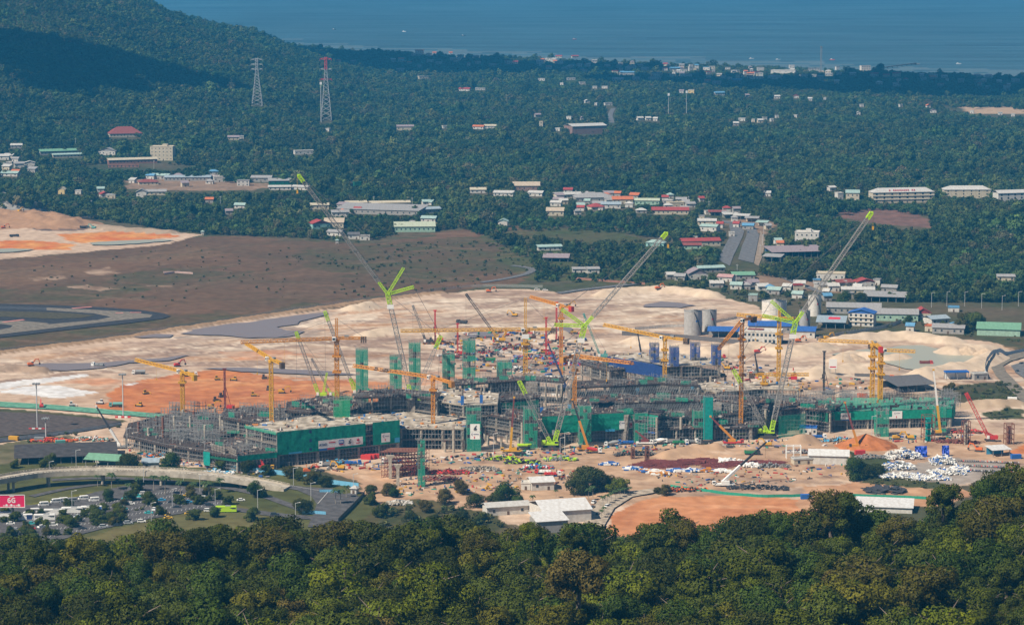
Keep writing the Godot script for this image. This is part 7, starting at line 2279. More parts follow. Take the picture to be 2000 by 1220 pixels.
func roads() -> void:
	sheet("taxiway", [-200, 591, 0, 594, 110, 597, 200, 601, 270, 606, 320, 613, 333, 618, 318, 623, 250, 632, 120, 646, 0, 660, -200, 680], 0.55, M.asphalt_dark)
	sheet("taxiway_lane", [90, 602, 180, 606, 250, 610, 297, 616, 292, 621, 220, 628, 120, 640, 0, 654, -200, 673, -200, 664, 0, 645, 100, 634, 190, 626, 216, 620, 180, 613, 90, 607], 0.65, M.concrete_lane)
	sheet("taxiway_lane", [-200, 596, 0, 599, 90, 602, 90, 607, 0, 604, -200, 602], 0.65, M.asphalt_blue)
	sheet("grass_island", [-200, 607, 0, 609, 120, 612, 185, 617, 160, 622, 100, 624, 0, 620, -200, 618], 0.75, M.grass_green)
	sheet("taxiway_lane", [-200, 630, 0, 628, 40, 628, 90, 632, 100, 636, 60, 641, 0, 646, -200, 660], 0.72, M.concrete_lane)
	sheet("taxiway", [-200, 632, 0, 634, 24, 637, 20, 641, 0, 645, -200, 655], 0.8, M.asphalt_dark)
	var b := MB.new()
	for s in [[140, 604, 178, 601, 4.0], [5, 631, 46, 626, 4.0], [225, 613, 240, 613, 3.0], [253, 612, 275, 612, 3.0]]:
		var a := G(s[0], s[1])
		var c := G(s[2], s[3])
		var m := (a + c) * 0.5
		b.box(Vector3(m.x, 0.9, m.z), Vector3(a.distance_to(c), 0.02, s[4]), Basis(Vector3.UP, -atan2(c.z - a.z, c.x - a.x)))
	solo("pavement_marking", b.mesh(), M.marking_red, "", "", Vector3.ZERO, 0, "", "structure")
	sheet("apron", [-200, 812, 0, 805, 70, 808, 150, 815, 238, 824, 180, 835, 100, 845, 0, 854, -200, 872], 0.5, M.asphalt_brown)
	sheet("service_road", [-200, 876, 0, 857, 100, 846, 190, 833, 235, 826, 236, 831, 190, 839, 100, 853, 0, 865, -200, 886], 0.6, M.asphalt_blue)
	# lined drain of the airfield
	sheet("lined_drain", [-200, 780, 0, 786, 100, 792, 220, 802, 330, 811, 328, 819, 220, 811, 100, 801, 0, 796, -200, 790], 0.75, M.drain_green, "", "", 0.0)
	# ponds
	sheet("pond", [350, 652, 380, 645, 420, 638, 500, 629, 580, 617, 640, 611, 625, 620, 600, 626, 575, 634, 545, 640, 560, 646, 590, 648, 590, 655, 540, 660, 480, 661, 430, 657, 380, 655], 0.85, M.muddy_water, "", "", 3.0)
	sheet("puddle", [20, 716, 80, 711, 170, 711, 230, 708, 290, 702, 372, 694, 330, 706, 250, 711, 200, 721, 130, 725, 60, 722], 0.85, M.muddy_water, "", "", 2.5)
	sheet("puddle", [395, 721, 460, 720, 540, 721, 640, 727, 710, 734, 640, 734, 560, 731, 470, 727], 0.85, M.muddy_water, "", "", 2.0)
	sheet("puddle", [900, 652, 930, 648, 975, 652, 965, 660, 920, 660], 0.85, M.muddy_water, "", "", 2.0)
	sheet("puddle", [1075, 648, 1100, 637, 1120, 642, 1115, 650, 1090, 655], 0.85, M.muddy_water, "", "", 2.0)
	sheet("puddle", [1250, 600, 1290, 590, 1330, 593, 1360, 598, 1330, 602, 1290, 601], 0.85, M.muddy_water, "", "", 2.0)
	sheet("puddle", [250, 659, 310, 653, 340, 655, 330, 660, 280, 662], 0.85, M.muddy_water, "", "", 2.0)
	sheet("settling_pond", [1625, 694, 1690, 684, 1770, 677, 1800, 676, 1850, 686, 1905, 694, 1915, 703, 1890, 712, 1840, 718, 1800, 724, 1770, 722, 1740, 715, 1720, 706, 1690, 700, 1650, 700], 0.9, M.pond_water, "", "", 2.5)
	sheet("quarry_pool", [170, 476, 230, 472, 280, 470, 340, 470, 290, 476, 220, 480, 180, 480], 1.1, M.pond_water, "", "", 2.0)
	sheet("quarry_pool", [-200, 490, 20, 487, 70, 488, 30, 494, -200, 500], 1.1, M.pond_water, "", "", 2.0)
	# the dual road on the right
	sheet("road", [1425, 436, 1445, 442, 1454, 452, 1451, 462, 1443, 480, 1433, 500, 1426, 520, 1402, 508, 1412, 488, 1422, 470, 1429, 455, 1425, 445], 0.5, M.asphalt_light)
	sheet("road", [1440, 434, 1458, 436, 1476, 445, 1483, 460, 1478, 485, 1472, 514, 1442, 507, 1450, 480, 1458, 462, 1459, 450, 1448, 441], 0.5, M.asphalt_light)
	sheet("road_verge", [1486, 450, 1496, 470, 1490, 500, 1482, 520, 1473, 515, 1479, 485, 1484, 460], 0.45, M.dry_verge)
	b = MB.new()
	ribbon(b, smooth([1500, 530, 1540, 545, 1575, 560, 1620, 575]), -4.0, 4.0, 0.5)
	ribbon(b, smooth([1380, 425, 1400, 430, 1430, 436]), -6.0, 6.0, 0.5)
	ribbon(b, smooth([940, 552, 985, 545, 1025, 536, 1040, 528, 1030, 523, 1000, 519]), -3.5, 3.5, 0.5)
	ribbon(b, smooth([1090, 574, 1130, 568, 1200, 560, 1240, 556]), -4.0, 4.0, 0.9)
	ribbon(b, smooth([1196, 240, 1192, 225, 1198, 212]), -4.0, 4.0, 0.4)
	solo("village_road", b.mesh(), M.asphalt_light, "", "", Vector3.ZERO, 0, "", "structure")
	sheet("curved_road", [1934, 714, 1950, 702, 1975, 694, 2010, 686, 2100, 676, 2100, 686, 2010, 697, 1975, 707, 1960, 716, 1966, 728, 1990, 752, 2020, 780, 2040, 820, 2010, 800, 1975, 765, 1945, 735], 0.9, M.concrete_lane)
	sheet("parking_bay", [1975, 716, 2000, 708, 2100, 700, 2100, 740, 2010, 745, 1985, 730], 0.9, M.asphalt_light)
	# car park and ramps
	sheet("car_park", [-200, 1012, 0, 985, 60, 987, 120, 978, 200, 958, 240, 950, 300, 944, 400, 955, 425, 968, 440, 984, 432, 994, 400, 996, 290, 1014, 200, 1033, 120, 1054, 0, 1082, -200, 1110], 0.35, M.asphalt_car)
	sheet("ramp_road", [548, 946, 600, 952, 650, 955, 672, 966, 690, 962, 702, 972, 668, 1010, 660, 1030, 600, 1030, 612, 1005, 618, 985, 608, 970, 580, 958, 545, 952], 0.4, M.asphalt_car)
	b = MB.new()
	ribbon(b, smooth([100, 938, 200, 934, 300, 938, 420, 950, 500, 965, 560, 985, 600, 1000]), -3.0, 3.0, 0.35)
	ribbon(b, smooth([425, 992, 480, 998, 540, 1006, 610, 1012, 660, 1016]), -4.0, 4.0, 0.37)
	ribbon(b, smooth([60, 970, 130, 955, 200, 945, 230, 940]), -2.5, 2.5, 0.36)
	solo("access_road", b.mesh(), M.asphalt_car, "", "", Vector3.ZERO, 0, "", "structure")
	b = MB.new()
	for k in 5:
		var a0 := G(80 + k * 6, 1052 - k * 13)
		var a1 := G(440 - k * 20, 980 - k * 6)
		for i in 44:
			var p := a0.lerp(a1, i / 44.0)
			b.box(Vector3(p.x, 0.40, p.z), Vector3(0.14, 0.012, 4.6))
	for s in [[560, 948, 640, 962], [620, 985, 640, 962]]:
		var line := smooth([s[0], s[1], s[2], s[3]])
		ribbon(b, line, -0.12, 0.12, 0.46)
	solo("parking_line", b.mesh(), M.marking_white, "", "", Vector3.ZERO, 0, "", "structure")
	sheet("yard", [1135, 1040, 1150, 1000, 1175, 975, 1230, 962, 1290, 955, 1292, 962, 1235, 973, 1200, 995, 1180, 1030, 1165, 1060], 0.95, M.yard_beige)

func viaduct() -> void:
	var k := [[-90, 948, 8.0], [0, 934, 8.0], [80, 922, 8.0], [200, 917, 8.0], [330, 921, 7.6], [420, 928, 6.2], [500, 940, 3.6], [560, 952, 1.2]]
	var pts := []
	for e in k: pts.append(G(e[0], e[1], e[2]))
	var line := PackedVector3Array()
	for i in pts.size() - 1:
		for j in 8:
			line.append(pts[i].cubic_interpolate(pts[i + 1], pts[maxi(i - 1, 0)], pts[mini(i + 2, pts.size() - 1)], j / 8.0))
	line.append(pts[-1])
	var t := thing("viaduct", "curved concrete approach viaduct running behind the car park", "viaduct")
	var dk := MB.new()
	var pa := [MB.new(), MB.new()]
	var bal := MB.new()
	for i in line.size() - 1:
		var d := (line[i + 1] - line[i]); d.y = 0; d = d.normalized()
		var d2 := (line[mini(i + 2, line.size() - 1)] - line[i + 1]) if i < line.size() - 2 else d
		d2.y = 0; d2 = d2.normalized()
		var s0 := Vector3(-d.z, 0, d.x)
		var s1 := Vector3(-d2.z, 0, d2.x)
		var a := line[i]
		var c := line[i + 1]
		var dn := Vector3(0, -1.9, 0)
		dk.hexa([a - s0 * 4.6 + dn, a + s0 * 4.6 + dn, c + s1 * 4.6 + dn, c - s1 * 4.6 + dn, a - s0 * 4.6, a + s0 * 4.6, c + s1 * 4.6, c - s1 * 4.6])
		for q in 2:
			var o := -4.7 if q == 0 else 4.7
			var e0 := a + s0 * o
			var e1 := c + s1 * o
			pa[q].hexa([e0 - s0 * 0.2 + dn * 1.1, e0 + s0 * 0.2 + dn * 1.1, e1 + s1 * 0.2 + dn * 1.1, e1 - s1 * 0.2 + dn * 1.1, e0 - s0 * 0.2 + Vector3(0, 0.7, 0), e0 + s0 * 0.2 + Vector3(0, 0.7, 0), e1 + s1 * 0.2 + Vector3(0, 0.7, 0), e1 - s1 * 0.2 + Vector3(0, 0.7, 0)])
			var n := maxi(1, int(e0.distance_to(e1) / 1.6))
			for j in n:
				var p := e0.lerp(e1, float(j) / n)
				bal.box(p + Vector3(0, 0.95, 0), Vector3(0.5, 0.5, 0.4))
			bal.bar(e0 + Vector3(0, 1.25, 0), e1 + Vector3(0, 1.25, 0), 0.22)
		if i % 7 == 3 and a.y > 3.0:
			for s in [-2.4, 2.4]:
				part(t, "pier", cyl, M.concrete, Vector3(a.x + s0.x * s, 0, a.z + s0.z * s), 0.0, Vector3(1.5, a.y - 2.6, 1.5))
			var cap := MB.new()
			cap.box(Vector3(a.x, a.y - 2.3, a.z), Vector3(2.0, 0.9, 8.0), Basis(d, Vector3.UP, s0))
			mpart(t, "pier_cap", cap, M.concrete)
	mpart(t, "deck", dk, M.viaduct_concrete)
	for q in 2: mpart(t, "parapet", pa[q], M.viaduct_concrete)
	mpart(t, "balustrade", bal, M.viaduct_concrete).set_meta("kind", "stuff")

func front() -> void:
	viaduct()
	# billboard
	var p := P(24, 1014)
	var bb := thing("billboard", "crimson billboard with white 6G lettering above the parked buses", "billboard", p)
	var bh := top(p, 990)
	var bt := top(p, 966)
	part(bb, "post", cyl, M.machine_dark, Vector3.ZERO, 0.0, Vector3(1.5, bh, 1.5))
	part(bb, "panel", cube, M.crimson, Vector3(-4.0, bh, 0), 0.0, Vector3(21.0, bt - bh, 0.8))
	var fr := MB.new()
	for y in [bh, bt]: fr.bar(Vector3(-14.6, y, 0.45), Vector3(6.6, y, 0.45), 0.3)
	for x in [-14.6, 6.6]: fr.bar(Vector3(x, bh, 0.45), Vector3(x, bt, 0.45), 0.3)
	mpart(bb, "frame", fr, M.white_board)
	lettering(bb, "lettering", "6G", 3.6, M.white_board, Vector3(-0.3, bh + (bt - bh) * 0.55, 0.45), 0.0, true)
	lettering(bb, "lettering", "cuộc sống mới", 1.25, M.white_board, Vector3(-0.3, bh + 0.95, 0.45), 0.0, true)
	part(bb, "small_print", cube, M.white_board, Vector3(-0.1, bt - 1.0, 0.42), 0.0, Vector3(2.4, 0.4, 0.06))
	# vehicles of the car park
	for e in [[84, 988, 200], [108, 982, 205], [122, 980, 200], [140, 980, 195], [162, 976, 200], [183, 979, 195], [66, 1001, 190], [52, 1008, 180]]:
		van(e[0], e[1], "cab_white" if e[0] != 140 else "machine_grey", e[2], "white minibus %s" % {84: "at the left end of the upper row", 108: "second in the upper row", 122: "third in the upper row", 140: "greyish, fourth in the upper row", 162: "fifth in the upper row", 183: "at the right end of the upper row", 66: "right of the billboard post", 52: "below the billboard"}[e[0]])
	bus(105, 1006, "cab_white", 184, "long cream-white coach in the middle of the bus row")
	bus(140, 1002, "cab_white", 186, "white coach right of the middle of the bus row")
	bus(178, 1000, "cab_white", 4, "white coach with blue end at the right of the bus row", "board_blue")
	bus(8, 1012, "cab_white", 180, "white coach with teal trim half out of the picture at the left")
	bus(42, 1016, "cab_white", 5, "white coach with blue front beside the billboard post", "navy")
	bus(86, 1016, "cab_white", 186, "cream coach in front of the bus row")
	bus(441, 1000, "lime", 182, "lime green city bus with white middle on the access road")
	var cars := [[245, 975, "taxi_teal", 10, 0, "teal taxi left in the upper lot"], [270, 971, "taxi_teal", 170, 0, "teal taxi beside the white car in the upper lot"], [280, 966, "cab_white", 5, 1, "white car at the top of the lot under the palms"], [290, 1003, "taxi_teal", 8, 0, "teal taxi in the middle row"], [240, 995, "taxi_teal", 160, 0, "teal taxi under the big tree"], [367, 982, "taxi_blue", 10, 0, "blue taxi left of the yellow row"], [365, 969, "taxi_yellow", 5, 0, "yellow taxi highest in the lot"], [378, 970, "taxi_yellow", 5, 0, "yellow taxi right beside the highest one"], [325, 1006, "taxi_yellow", 60, 0, "yellow taxi at the lot's lower edge"], [328, 1013, "taxi_yellow", 15, 0, "yellow taxi lowest of its row"], [368, 1004, "taxi_yellow", 10, 0, "yellow taxi by the lawn"], [394, 974, "cab_white", 170, 1, "white car beside the lime lawn tree"], [178, 1008, "cab_white", 90, 1, "white SUV facing down in the middle"], [178, 1000, "cab_white", 95, 1, "white SUV behind the one facing down"], [104, 1027, "cab_white", 10, 1, "white SUV in the lower left rows"], [150, 1010, "car_silver", 60, 0, "silver car right of the lower buses"], [276, 1020, "cab_white", 8, 1, "white SUV on the lot's lower edge by the lawn"], [406, 999, "cab_white", 5, 1, "white SUV left of the lime bus"], [335, 982, "car_dark", 12, 0, "dark car left of the blue taxi"], [408, 988, "car_dark", 8, 1, "dark SUV above the white SUV on the access road"], [228, 1027, "car_dark", 10, 0, "dark car on the lot's lower edge"], [250, 1023, "car_silver", 15, 1, "silver SUV on the lot's lower edge"], [202, 1030, "car_silver", 15, 1, "silver-blue SUV at the lower left edge of the lot"], [222, 1025, "taxi_yellow", 12, 0, "yellow and black taxi between two dark cars"], [536, 1007, "car_dark", 4, 1, "dark SUV on the lane before the ramp"], [60, 1024, "taxi_teal", 8, 0, "teal taxi in the lowest left rows"], [60, 1034, "machine_red", 12, 0, "red car in the lower left rows"], [80, 1030, "cab_white", 50, 0, "white car beside the red one"], [130, 1018, "cab_white", 8, 0, "white car in the left lower rows"], [300, 988, "car_dark", 14, 0, "dark car in the middle rows"], [315, 978, "taxi_blue", 6, 0, "blue taxi between the trees"], [213, 1012, "car_silver", 10, 0, "silver car under the lower tree"], [160, 1034, "car_dark", 12, 0, "dark car near the lower left lamp"], [30, 1036, "car_silver", 10, 0, "silver car far left in the lower rows"], [20, 1024, "cab_white", 8, 0, "white car far left behind the billboard post"], [300, 996, "cab_white", 90, 0, "white hatchback in the middle row"], [345, 992, "car_dark", 8, 0, "dark hatchback right of the middle"], [384, 985, "car_dark", 5, 0, "dark car right of the blue taxi"], [255, 985, "cab_white", 6, 0, "white car under the palms"], [470, 978, "cab_white", 10, 0, "white car behind the round tree"], [420, 968, "cab_white", 8, 0, "white car near the lawn's upper edge"], [1145, 1010, "car_dark", 80, 1, "dark blue SUV nearest to the white warehouse"], [1168, 1007, "car_dark", 75, 1, "black SUV on the beige yard lane"], [1158, 994, "car_dark", 70, 1, "dark pickup behind the white warehouse"], [1187, 991, "cab_white", 60, 1, "white SUV under the yard palms"], [1160, 984, "cab_white", 70, 1, "white pickup at the top of the yard row"], [1988, 727, "car_dark", 60, 1, "dark green pickup in the bay by the curved road"], [1996, 712, "car_dark", 50, 1, "dark car at the right edge by the curved road"], [1512, 674, "car_dark", 20, 1, "dark car before the white plant office"], [1533, 669, "car_dark", 20, 1, "dark car right of the plant office"], [1065, 568, "cab_white", 8, 1, "white pickup on the far track"], [1049, 567, "cab_white", 10, 1, "white van on the far track"], [1466, 726, "cab_white", 4, 1, "white pickup by the short yellow tower crane"], [1455, 447, "cab_white", 80, 1, "white car on the bend of the dual road"], [1462, 455, "car_dark", 80, 0, "dark car on the dual road"]]
	for e in cars:
		car(e[0], e[1], e[2], e[3], e[5], e[4] == 1)
	# lorries and machines
	for e in [[638, 911, "cab_white", "machine_grey", 182, "white-cabbed grey tipper before the left wing", "tipper"], [690, 908, "board_blue", "board_blue", 5, "bright blue flatbed truck before the left wing", "flat"], [1222, 868, "board_blue", "board_blue", 185, "blue crane truck before the concourse", "flat"], [1284, 868, "cab_white", "cab_white", 184, "white mixer truck before the concourse", "mixer"], [1312, 866, "cab_white", "machine_grey", 180, "white-cabbed truck right of the mixer", "tipper"], [1350, 866, "cab_white", "machine_grey", 5, "white and grey truck beside the green stair tower", "flat"], [1470, 888, "machine_dark", "truck_green", 3, "green tipper truck on the sand before the lime crane", "tipper"], [902, 632, "machine_dark", "machine_dark", 150, "dark tipper with red front on the pale sand", "tipper"], [955, 706, "machine_dark", "truck_green", 178, "dark green tipper between the netted towers", "tipper"], [270, 731, "cab_white", "machine_grey", 182, "white-cabbed tank truck on the haul track", "tank"], [372, 735, "cab_white", "crane_yellow", 8, "yellow tipper on the haul track behind the left tower crane", "tipper"], [226, 795, "teal_paint", "teal_paint", 184, "teal water truck at the edge of the laterite", "tank"], [168, 438, "machine_dark", "machine_dark", 4, "dark dump truck in the quarry, upper one", "tipper"], [164, 447, "machine_dark", "machine_dark", 4, "dark dump truck in the quarry, lower one", "tipper"], [27, 463, "machine_dark", "machine_dark", 20, "dark dump truck on the quarry ramp", "tipper"], [1080, 930, "cab_white", "machine_red", 4, "truck with crimson load in the front yard", "flat"], [1060, 926, "machine_red", "cab_white", 175, "red-cabbed truck in the front yard", "flat"], [190, 716, "cab_white", "machine_grey", 160, "small grey truck by the puddle", "flat"], [885, 700, "machine_dark", "maroon", 170, "dark red truck behind the hall", "flat"], [1810, 712, "machine_red", "maroon", 2, "dark red container truck by the settling pond", "tipper"], [1405, 700, "machine_red", "crane_yellow", 5, "yellow truck right of the blue pier", "flat"]]:
		truck(e[0], e[1], e[2], e[3], e[4], e[5], e[6])
	for e in [[60, 724, "machine_orange", 20, "orange excavator on the left sand bank"], [955, 571, "machine_orange", 0, "red-orange excavator on the far track"], [1005, 618, "crane_yellow", 160, "yellow excavator on the pale sand left of the tall tower crane"], [182, 448, "teal_paint", 160, "teal excavator in the quarry"], [38, 430, "crane_yellow", 60, "yellow excavator on the quarry heap"], [6, 446, "machine_orange", 20, "orange excavator at the left edge of the quarry"], [346, 716, "machine_red", 30, "red excavator by the haul track"], [1285, 572, "machine_orange", 20, "orange excavator on the far sand heap"], [1560, 668, "machine_orange", 10, "orange excavator before the plant office"], [1616, 664, "crane_yellow", 20, "yellow excavator by the white plant wall"], [1755, 746, "machine_orange", 170, "orange excavator left of the dark roof"], [1500, 872, "crane_yellow", 170, "yellow excavator beneath the right lime crane"], [1752, 858, "crane_yellow", 5, "yellow excavator left of the pair before the right wing"], [1778, 858, "crane_yellow", 170, "yellow excavator right of the pair before the right wing"], [1912, 882, "machine_orange", 160, "small orange excavator on the right track"], [665, 918, "crane_yellow", 165, "yellow excavator behind the trees before the left wing"], [600, 923, "machine_orange", 10, "orange excavator half hidden by the ramp trees"], [80, 797, "machine_red", 100, "red excavator at the lined drain"], [1420, 722, "crane_yellow", 170, "yellow excavator right of the blue pier"], [1110, 600, "crane_yellow", 10, "yellow excavator behind the far orange tower crane"], [1480, 690, "machine_red", 10, "red pump boom machine on the sand"], [550, 768, "crane_yellow", 0, "white and yellow excavator on the laterite"], [412, 798, "crane_yellow", 10, "yellow excavator by the tall piling rig"]]:
		excavator(e[0], e[1], e[2], e[3], e[4])
	for e in [[284, 770, 30, "yellow bulldozer on the left of the laterite"], [272, 794, 160, "yellow bulldozer at the laterite's lower edge"], [424, 742, 10, "pale yellow bulldozer on the upper laterite"], [457, 744, 170, "dark yellow grader on the upper laterite"], [516, 740, 10, "grey-brown bulldozer at the laterite's top edge"], [140, 793, 10, "white and black roller by the lined drain"], [196, 789, 170, "white roller right of the first by the drain"], [432, 776, 30, "brown bulldozer near the tall piling rig"], [421, 784, 20, "dark bulldozer before the brown one"], [525, 762, 0, "small dark roller on the laterite"], [495, 774, 5, "flat grader on the lower laterite"], [990, 656, 0, "red crawler by the yellow crawler crane"], [1060, 690, 10, "yellow crawler right of the tall tower crane"]]:
		roller(e[0], e[1], "cab_white" if e[0] in [140, 196] else ("weight_dark" if e[0] in [432, 421, 516, 525] else ("machine_red" if e[0] == 990 else "crane_yellow")), e[2], e[3])
	# sheds in front
	hs(988, 1006, 88, 4.5, 9.0, "gable", 1.8, "plaster_white", "roof_white", "site_barrack", "long white barrack with pale roof and four windows by the scrub", "", {"cat": "building", "bay": 6.0, "storeys": 1})
	hs(1095, 1022, 100, 6.5, 26.0, "gable", 3.5, "plaster_white", "roof_bright_white", "warehouse", "large white gabled warehouse in front of the yard palms", "", {"cat": "building", "turn": 16.0, "nodoor": true, "storeys": 0})
	hs(1072, 1040, 64, 6.0, 14.0, "shed", 2.0, "plaster_grey", "roof_bright_white", "warehouse", "white annex before the large warehouse, half behind the trees", "", {"cat": "building", "turn": 16.0, "nodoor": true, "storeys": 0})
	hs(1056, 958, 46, 4.5, 12.0, "gable", 2.0, "plaster_white", "roof_bright_white", "site_shed", "small white shed left of the dark round trees", "", {"cat": "shed", "turn": 12.0, "storeys": 1})
	hs(1028, 957, 18, 3.5, 6.0, "flat", 0.4, "plaster_white", "plaster_white", "site_cabin", "low white cabin beside the small white shed", "", {"cat": "cabin"})
	hs(1622, 908, 78, 5.0, 14.0, "gable", 2.5, "plaster_white", "roof_bright_white", "site_shed", "long white shed right of the open steel frame", "", {"cat": "shed", "turn": -8.0, "nodoor": true, "storeys": 0})
	hs(1568, 908, 40, 3.0, 6.0, "flat", 0.4, "plaster_cream", "roof_white", "site_cabin", "low cream cabins left of the long white shed", "", {"cat": "cabin"})
	hs(1732, 1001, 112, 3.0, 16.0, "shed", 1.6, "plaster_white", "roof_bright_white", "greenhouse_shed", "long white ribbed roof at the edge of the foreground wood", "", {"cat": "shed", "nodoor": true, "storeys": 0})
	hs(1953, 892, 38, 4.0, 9.0, "shed", 1.0, "board_sky", "roof_bright_white", "bike_shelter", "sky blue shelter with white roof above the parked motorbikes", "", {"cat": "shelter", "open": true})
	hs(1580, 850, 34, 4.5, 6.0, "flat", 0.4, "plaster_white", "board_blue", "site_office", "row of site office containers with coloured doors before the right wing", "", {"cat": "cabin", "bay": 2.6})
	hs(1780, 766, 84, 4.5, 24.0, "shed", 2.5, "machine_dark", "roof_dark", "open_shed", "low black-roofed open shed behind the right wing", "", {"cat": "shed", "open": true})
	hs(1870, 742, 46, 5.0, 6.0, "flat", 0.6, "white_board", "board_blue", "gate_house", "blue framed site gate with white panels by the grass", "", {"cat": "gate", "open": true})
	hs(1915, 742, 30, 4.0, 6.0, "flat", 0.4, "plaster_grey", "roof_white", "site_cabin", "pale metal cabin right of the blue site gate", "", {"cat": "cabin"})
	hs(1160, 724, 22, 4.0, 6.0, "flat", 0.4, "plaster_cream", "roof_white", "site_cabin", "cream cabin before the blue netted pier", "", {"cat": "cabin"})
	hs(120, 905, 200, 4.0, 30.0, "shed", 2.0, "machine_dark", "roof_charcoal", "bus_shelter_hall", "big dark flat-roofed hall behind the viaduct at the left", "", {"cat": "building", "open": true, "turn": 10.0})
	hs(205, 914, 74, 4.5, 14.0, "gable", 2.4, "plaster_white", "roof_green", "ticket_hall", "mint green roofed hall with white pillars behind the viaduct", "", {"cat": "building", "open": true})
	hs(292, 917, 32, 4.0, 10.0, "gable", 1.8, "plaster_white", "roof_blue_grey", "kiosk", "blue-grey roofed kiosk right of the mint green hall", "", {"cat": "kiosk"})
	hs(692, 965, 12, 3.2, 4.0, "hip", 1.4, "plaster_white", "roof_white", "toll_booth", "small white booth at the ramp's end", "", {"cat": "booth"})
	# boards and containers
	for e in [[1627, 735, 16, 9.0, "white_board", "white site notice board with red line on the sand"], [1551, 752, 12, 5.0, "board_red", "red notice board behind the right wing scaffold"]]:
		var q := P(e[0], e[1])
		var t := thing("notice_board", e[5], "sign", q)
		var w: float = e[2] * -q.z / FOC
		part(t, "panel", cube, M[e[4]], Vector3(0, 3.5, 0), 0.0, Vector3(w, e[3] * 0.75, 0.25))
		for s in [-0.35, 0.35]: part(t, "post", cube, M.machine_grey, Vector3(w * s, 0, -0.2), 0.0, Vector3(0.3, 4.0, 0.3))
		if e[4] == "white_board": part(t, "red_line", cube, M.board_red, Vector3(0, 4.4, 0.15), 0.0, Vector3(w * 0.8, 0.8, 0.05))
	for e in [[715, 897, "machine_red", "dark red container left under the left wing"], [722, 896, "machine_red", "dark red container in the middle under the left wing"], [730, 895, "machine_red", "dark red container right under the left wing"], [117, 868, "teal_paint", "teal container on the dirt lot at the left"], [26, 860, "crane_yellow", "yellow container by the service road"], [76, 862, "machine_grey", "grey container by the service road"], [1575, 974, "board_blue", "blue cabin container on the graded laterite's edge"], [1985, 896, "board_blue", "blue container at the right edge by the bikes"], [1680, 888, "machine_red", "dark red container behind the long white shed"], [888, 862, "board_blue", "blue bin before the free-standing columns"], [1085, 772, "cab_white", "white container before the blue pier"], [1725, 800, "machine_red", "red container on the right wing roof yard"], [1685, 776, "machine_orange", "orange tarpaulin stack left of the twin yellow cranes"], [1978, 784, "cab_white", "white container at the grass by the curved road"]]:
		var q := P(e[0], e[1])
		var t := thing("container", e[3], "container", q, rng.randf_range(-0.3, 0.3), "containers on the site")
		part(t, "box", cube, M[e[2]], Vector3.ZERO, 0.0, Vector3(6.0, 2.6, 2.5))
		for s in [-0.62, 0.62]: part(t, "door", cube, M[e[2]], Vector3(3.05, 0.1, s), 0.0, Vector3(0.08, 2.4, 1.15))
		var rb := MB.new()
		for i in 10: rb.box(Vector3(-2.7 + i * 0.6, 1.3, 1.28), Vector3(0.25, 2.3, 0.08))
		mpart(t, "ribs", rb, M[e[2]]).set_meta("kind", "stuff")
	# soil heaps
	for e in [[1692, 872, 20.0, 8.0, "soil_orange", "bright orange soil heap before the right wing"], [1716, 872, 13.0, 4.0, "soil_orange", "lower orange soil spread right of the bright heap"], [1568, 868, 9.0, 4.0, "soil_sand", "pale sand cone before the site offices"], [700, 892, 6.0, 4.0, "soil_sand", "pale sand heap under the left wing"], [1890, 692, 14.0, 6.5, "soil_sand", "left sand cone beside the settling pond"], [1926, 695, 13.0, 6.0, "soil_sand", "right sand cone beside the settling pond"], [1666, 702, 12.0, 4.5, "soil_sand", "sand cone left in the settling pond"]]:
		var b := MB.new()
		var R: float = e[2]
		var hh: float = e[3]
		for ring in 5:
			for i in 20:
				var f := func(r: int, k: int) -> Vector3:
					var a := TAU * (k % 20) / 20.0
					var rr := R * (1.0 - r / 5.0) * (1.0 + 0.16 * nz3.get_noise_2d(cos(a) * 40.0 + e[0], sin(a) * 40.0 + r * 10.0))
					return Vector3(cos(a) * rr, hh * pow(r / 5.0, 0.9) - (0.5 if r == 0 else 0.0), sin(a) * rr * 0.8)
				b.quad(f.call(ring, i), f.call(ring, i + 1), f.call(ring + 1, i + 1), f.call(ring + 1, i))
		solo("soil_heap", b.mesh(), M[e[4]], e[5], "heap", G(e[0], e[1]), 0.0, "soil heaps")
	# stacks in the yard
	for e in [[1262, 912, "left end"], [1300, 908, "left middle"], [1340, 905, "middle"], [1375, 903, "upper middle"], [1400, 912, "lower middle"], [1440, 908, "right middle"], [1320, 914, "lower left"], [1480, 906, "right"], [1505, 907, "right end"], [1285, 905, "upper left"]]:
		pile("steel_stack", "stack", e[0], e[1], 12.0, 12.0, 2.2, ["maroon"], 110, Vector3(7.0, 0.35, 0.35), "maroon steel frames stacked on the sand, %s of the big field" % e[2], true, "maroon steel stacks")
	for e in [[1420, 902, "upper"], [1445, 906, "middle"], [1468, 912, "lower"]]:
		pile("pipe_stack", "stack", e[0], e[1], 9.0, 7.0, 1.6, ["cab_white"], 40, Vector3(2.4, 1.1, 1.1), "white bundled rolls on the maroon steel, %s group" % e[2], false, "white rolls")
	for e in [[1265, 922, "orange and white, left", ["crane_orange", "cab_white", "board_blue"]], [1290, 927, "orange and white, front left", ["crane_orange", "cab_white"]], [1320, 921, "blue and white, middle", ["board_blue", "cab_white"]], [1350, 921, "white, middle", ["cab_white", "board_blue"]], [1380, 921, "blue and orange, right", ["board_blue", "crane_orange", "cab_white"]], [1410, 922, "white, right end", ["cab_white"]], [1235, 917, "white, far left", ["cab_white", "board_blue"]], [1190, 908, "blue and white beside the dark tree", ["board_blue", "cab_white"]], [1280, 924, "white drums, left", ["cab_white"]]]:
		pile("equipment_stack", "stack", e[0], e[1], 9.0, 6.0, 1.8, e[3], 40, Vector3(3.4, 0.8, 0.8), "painted crane sections: %s in the front yard" % e[2], true, "painted crane sections")
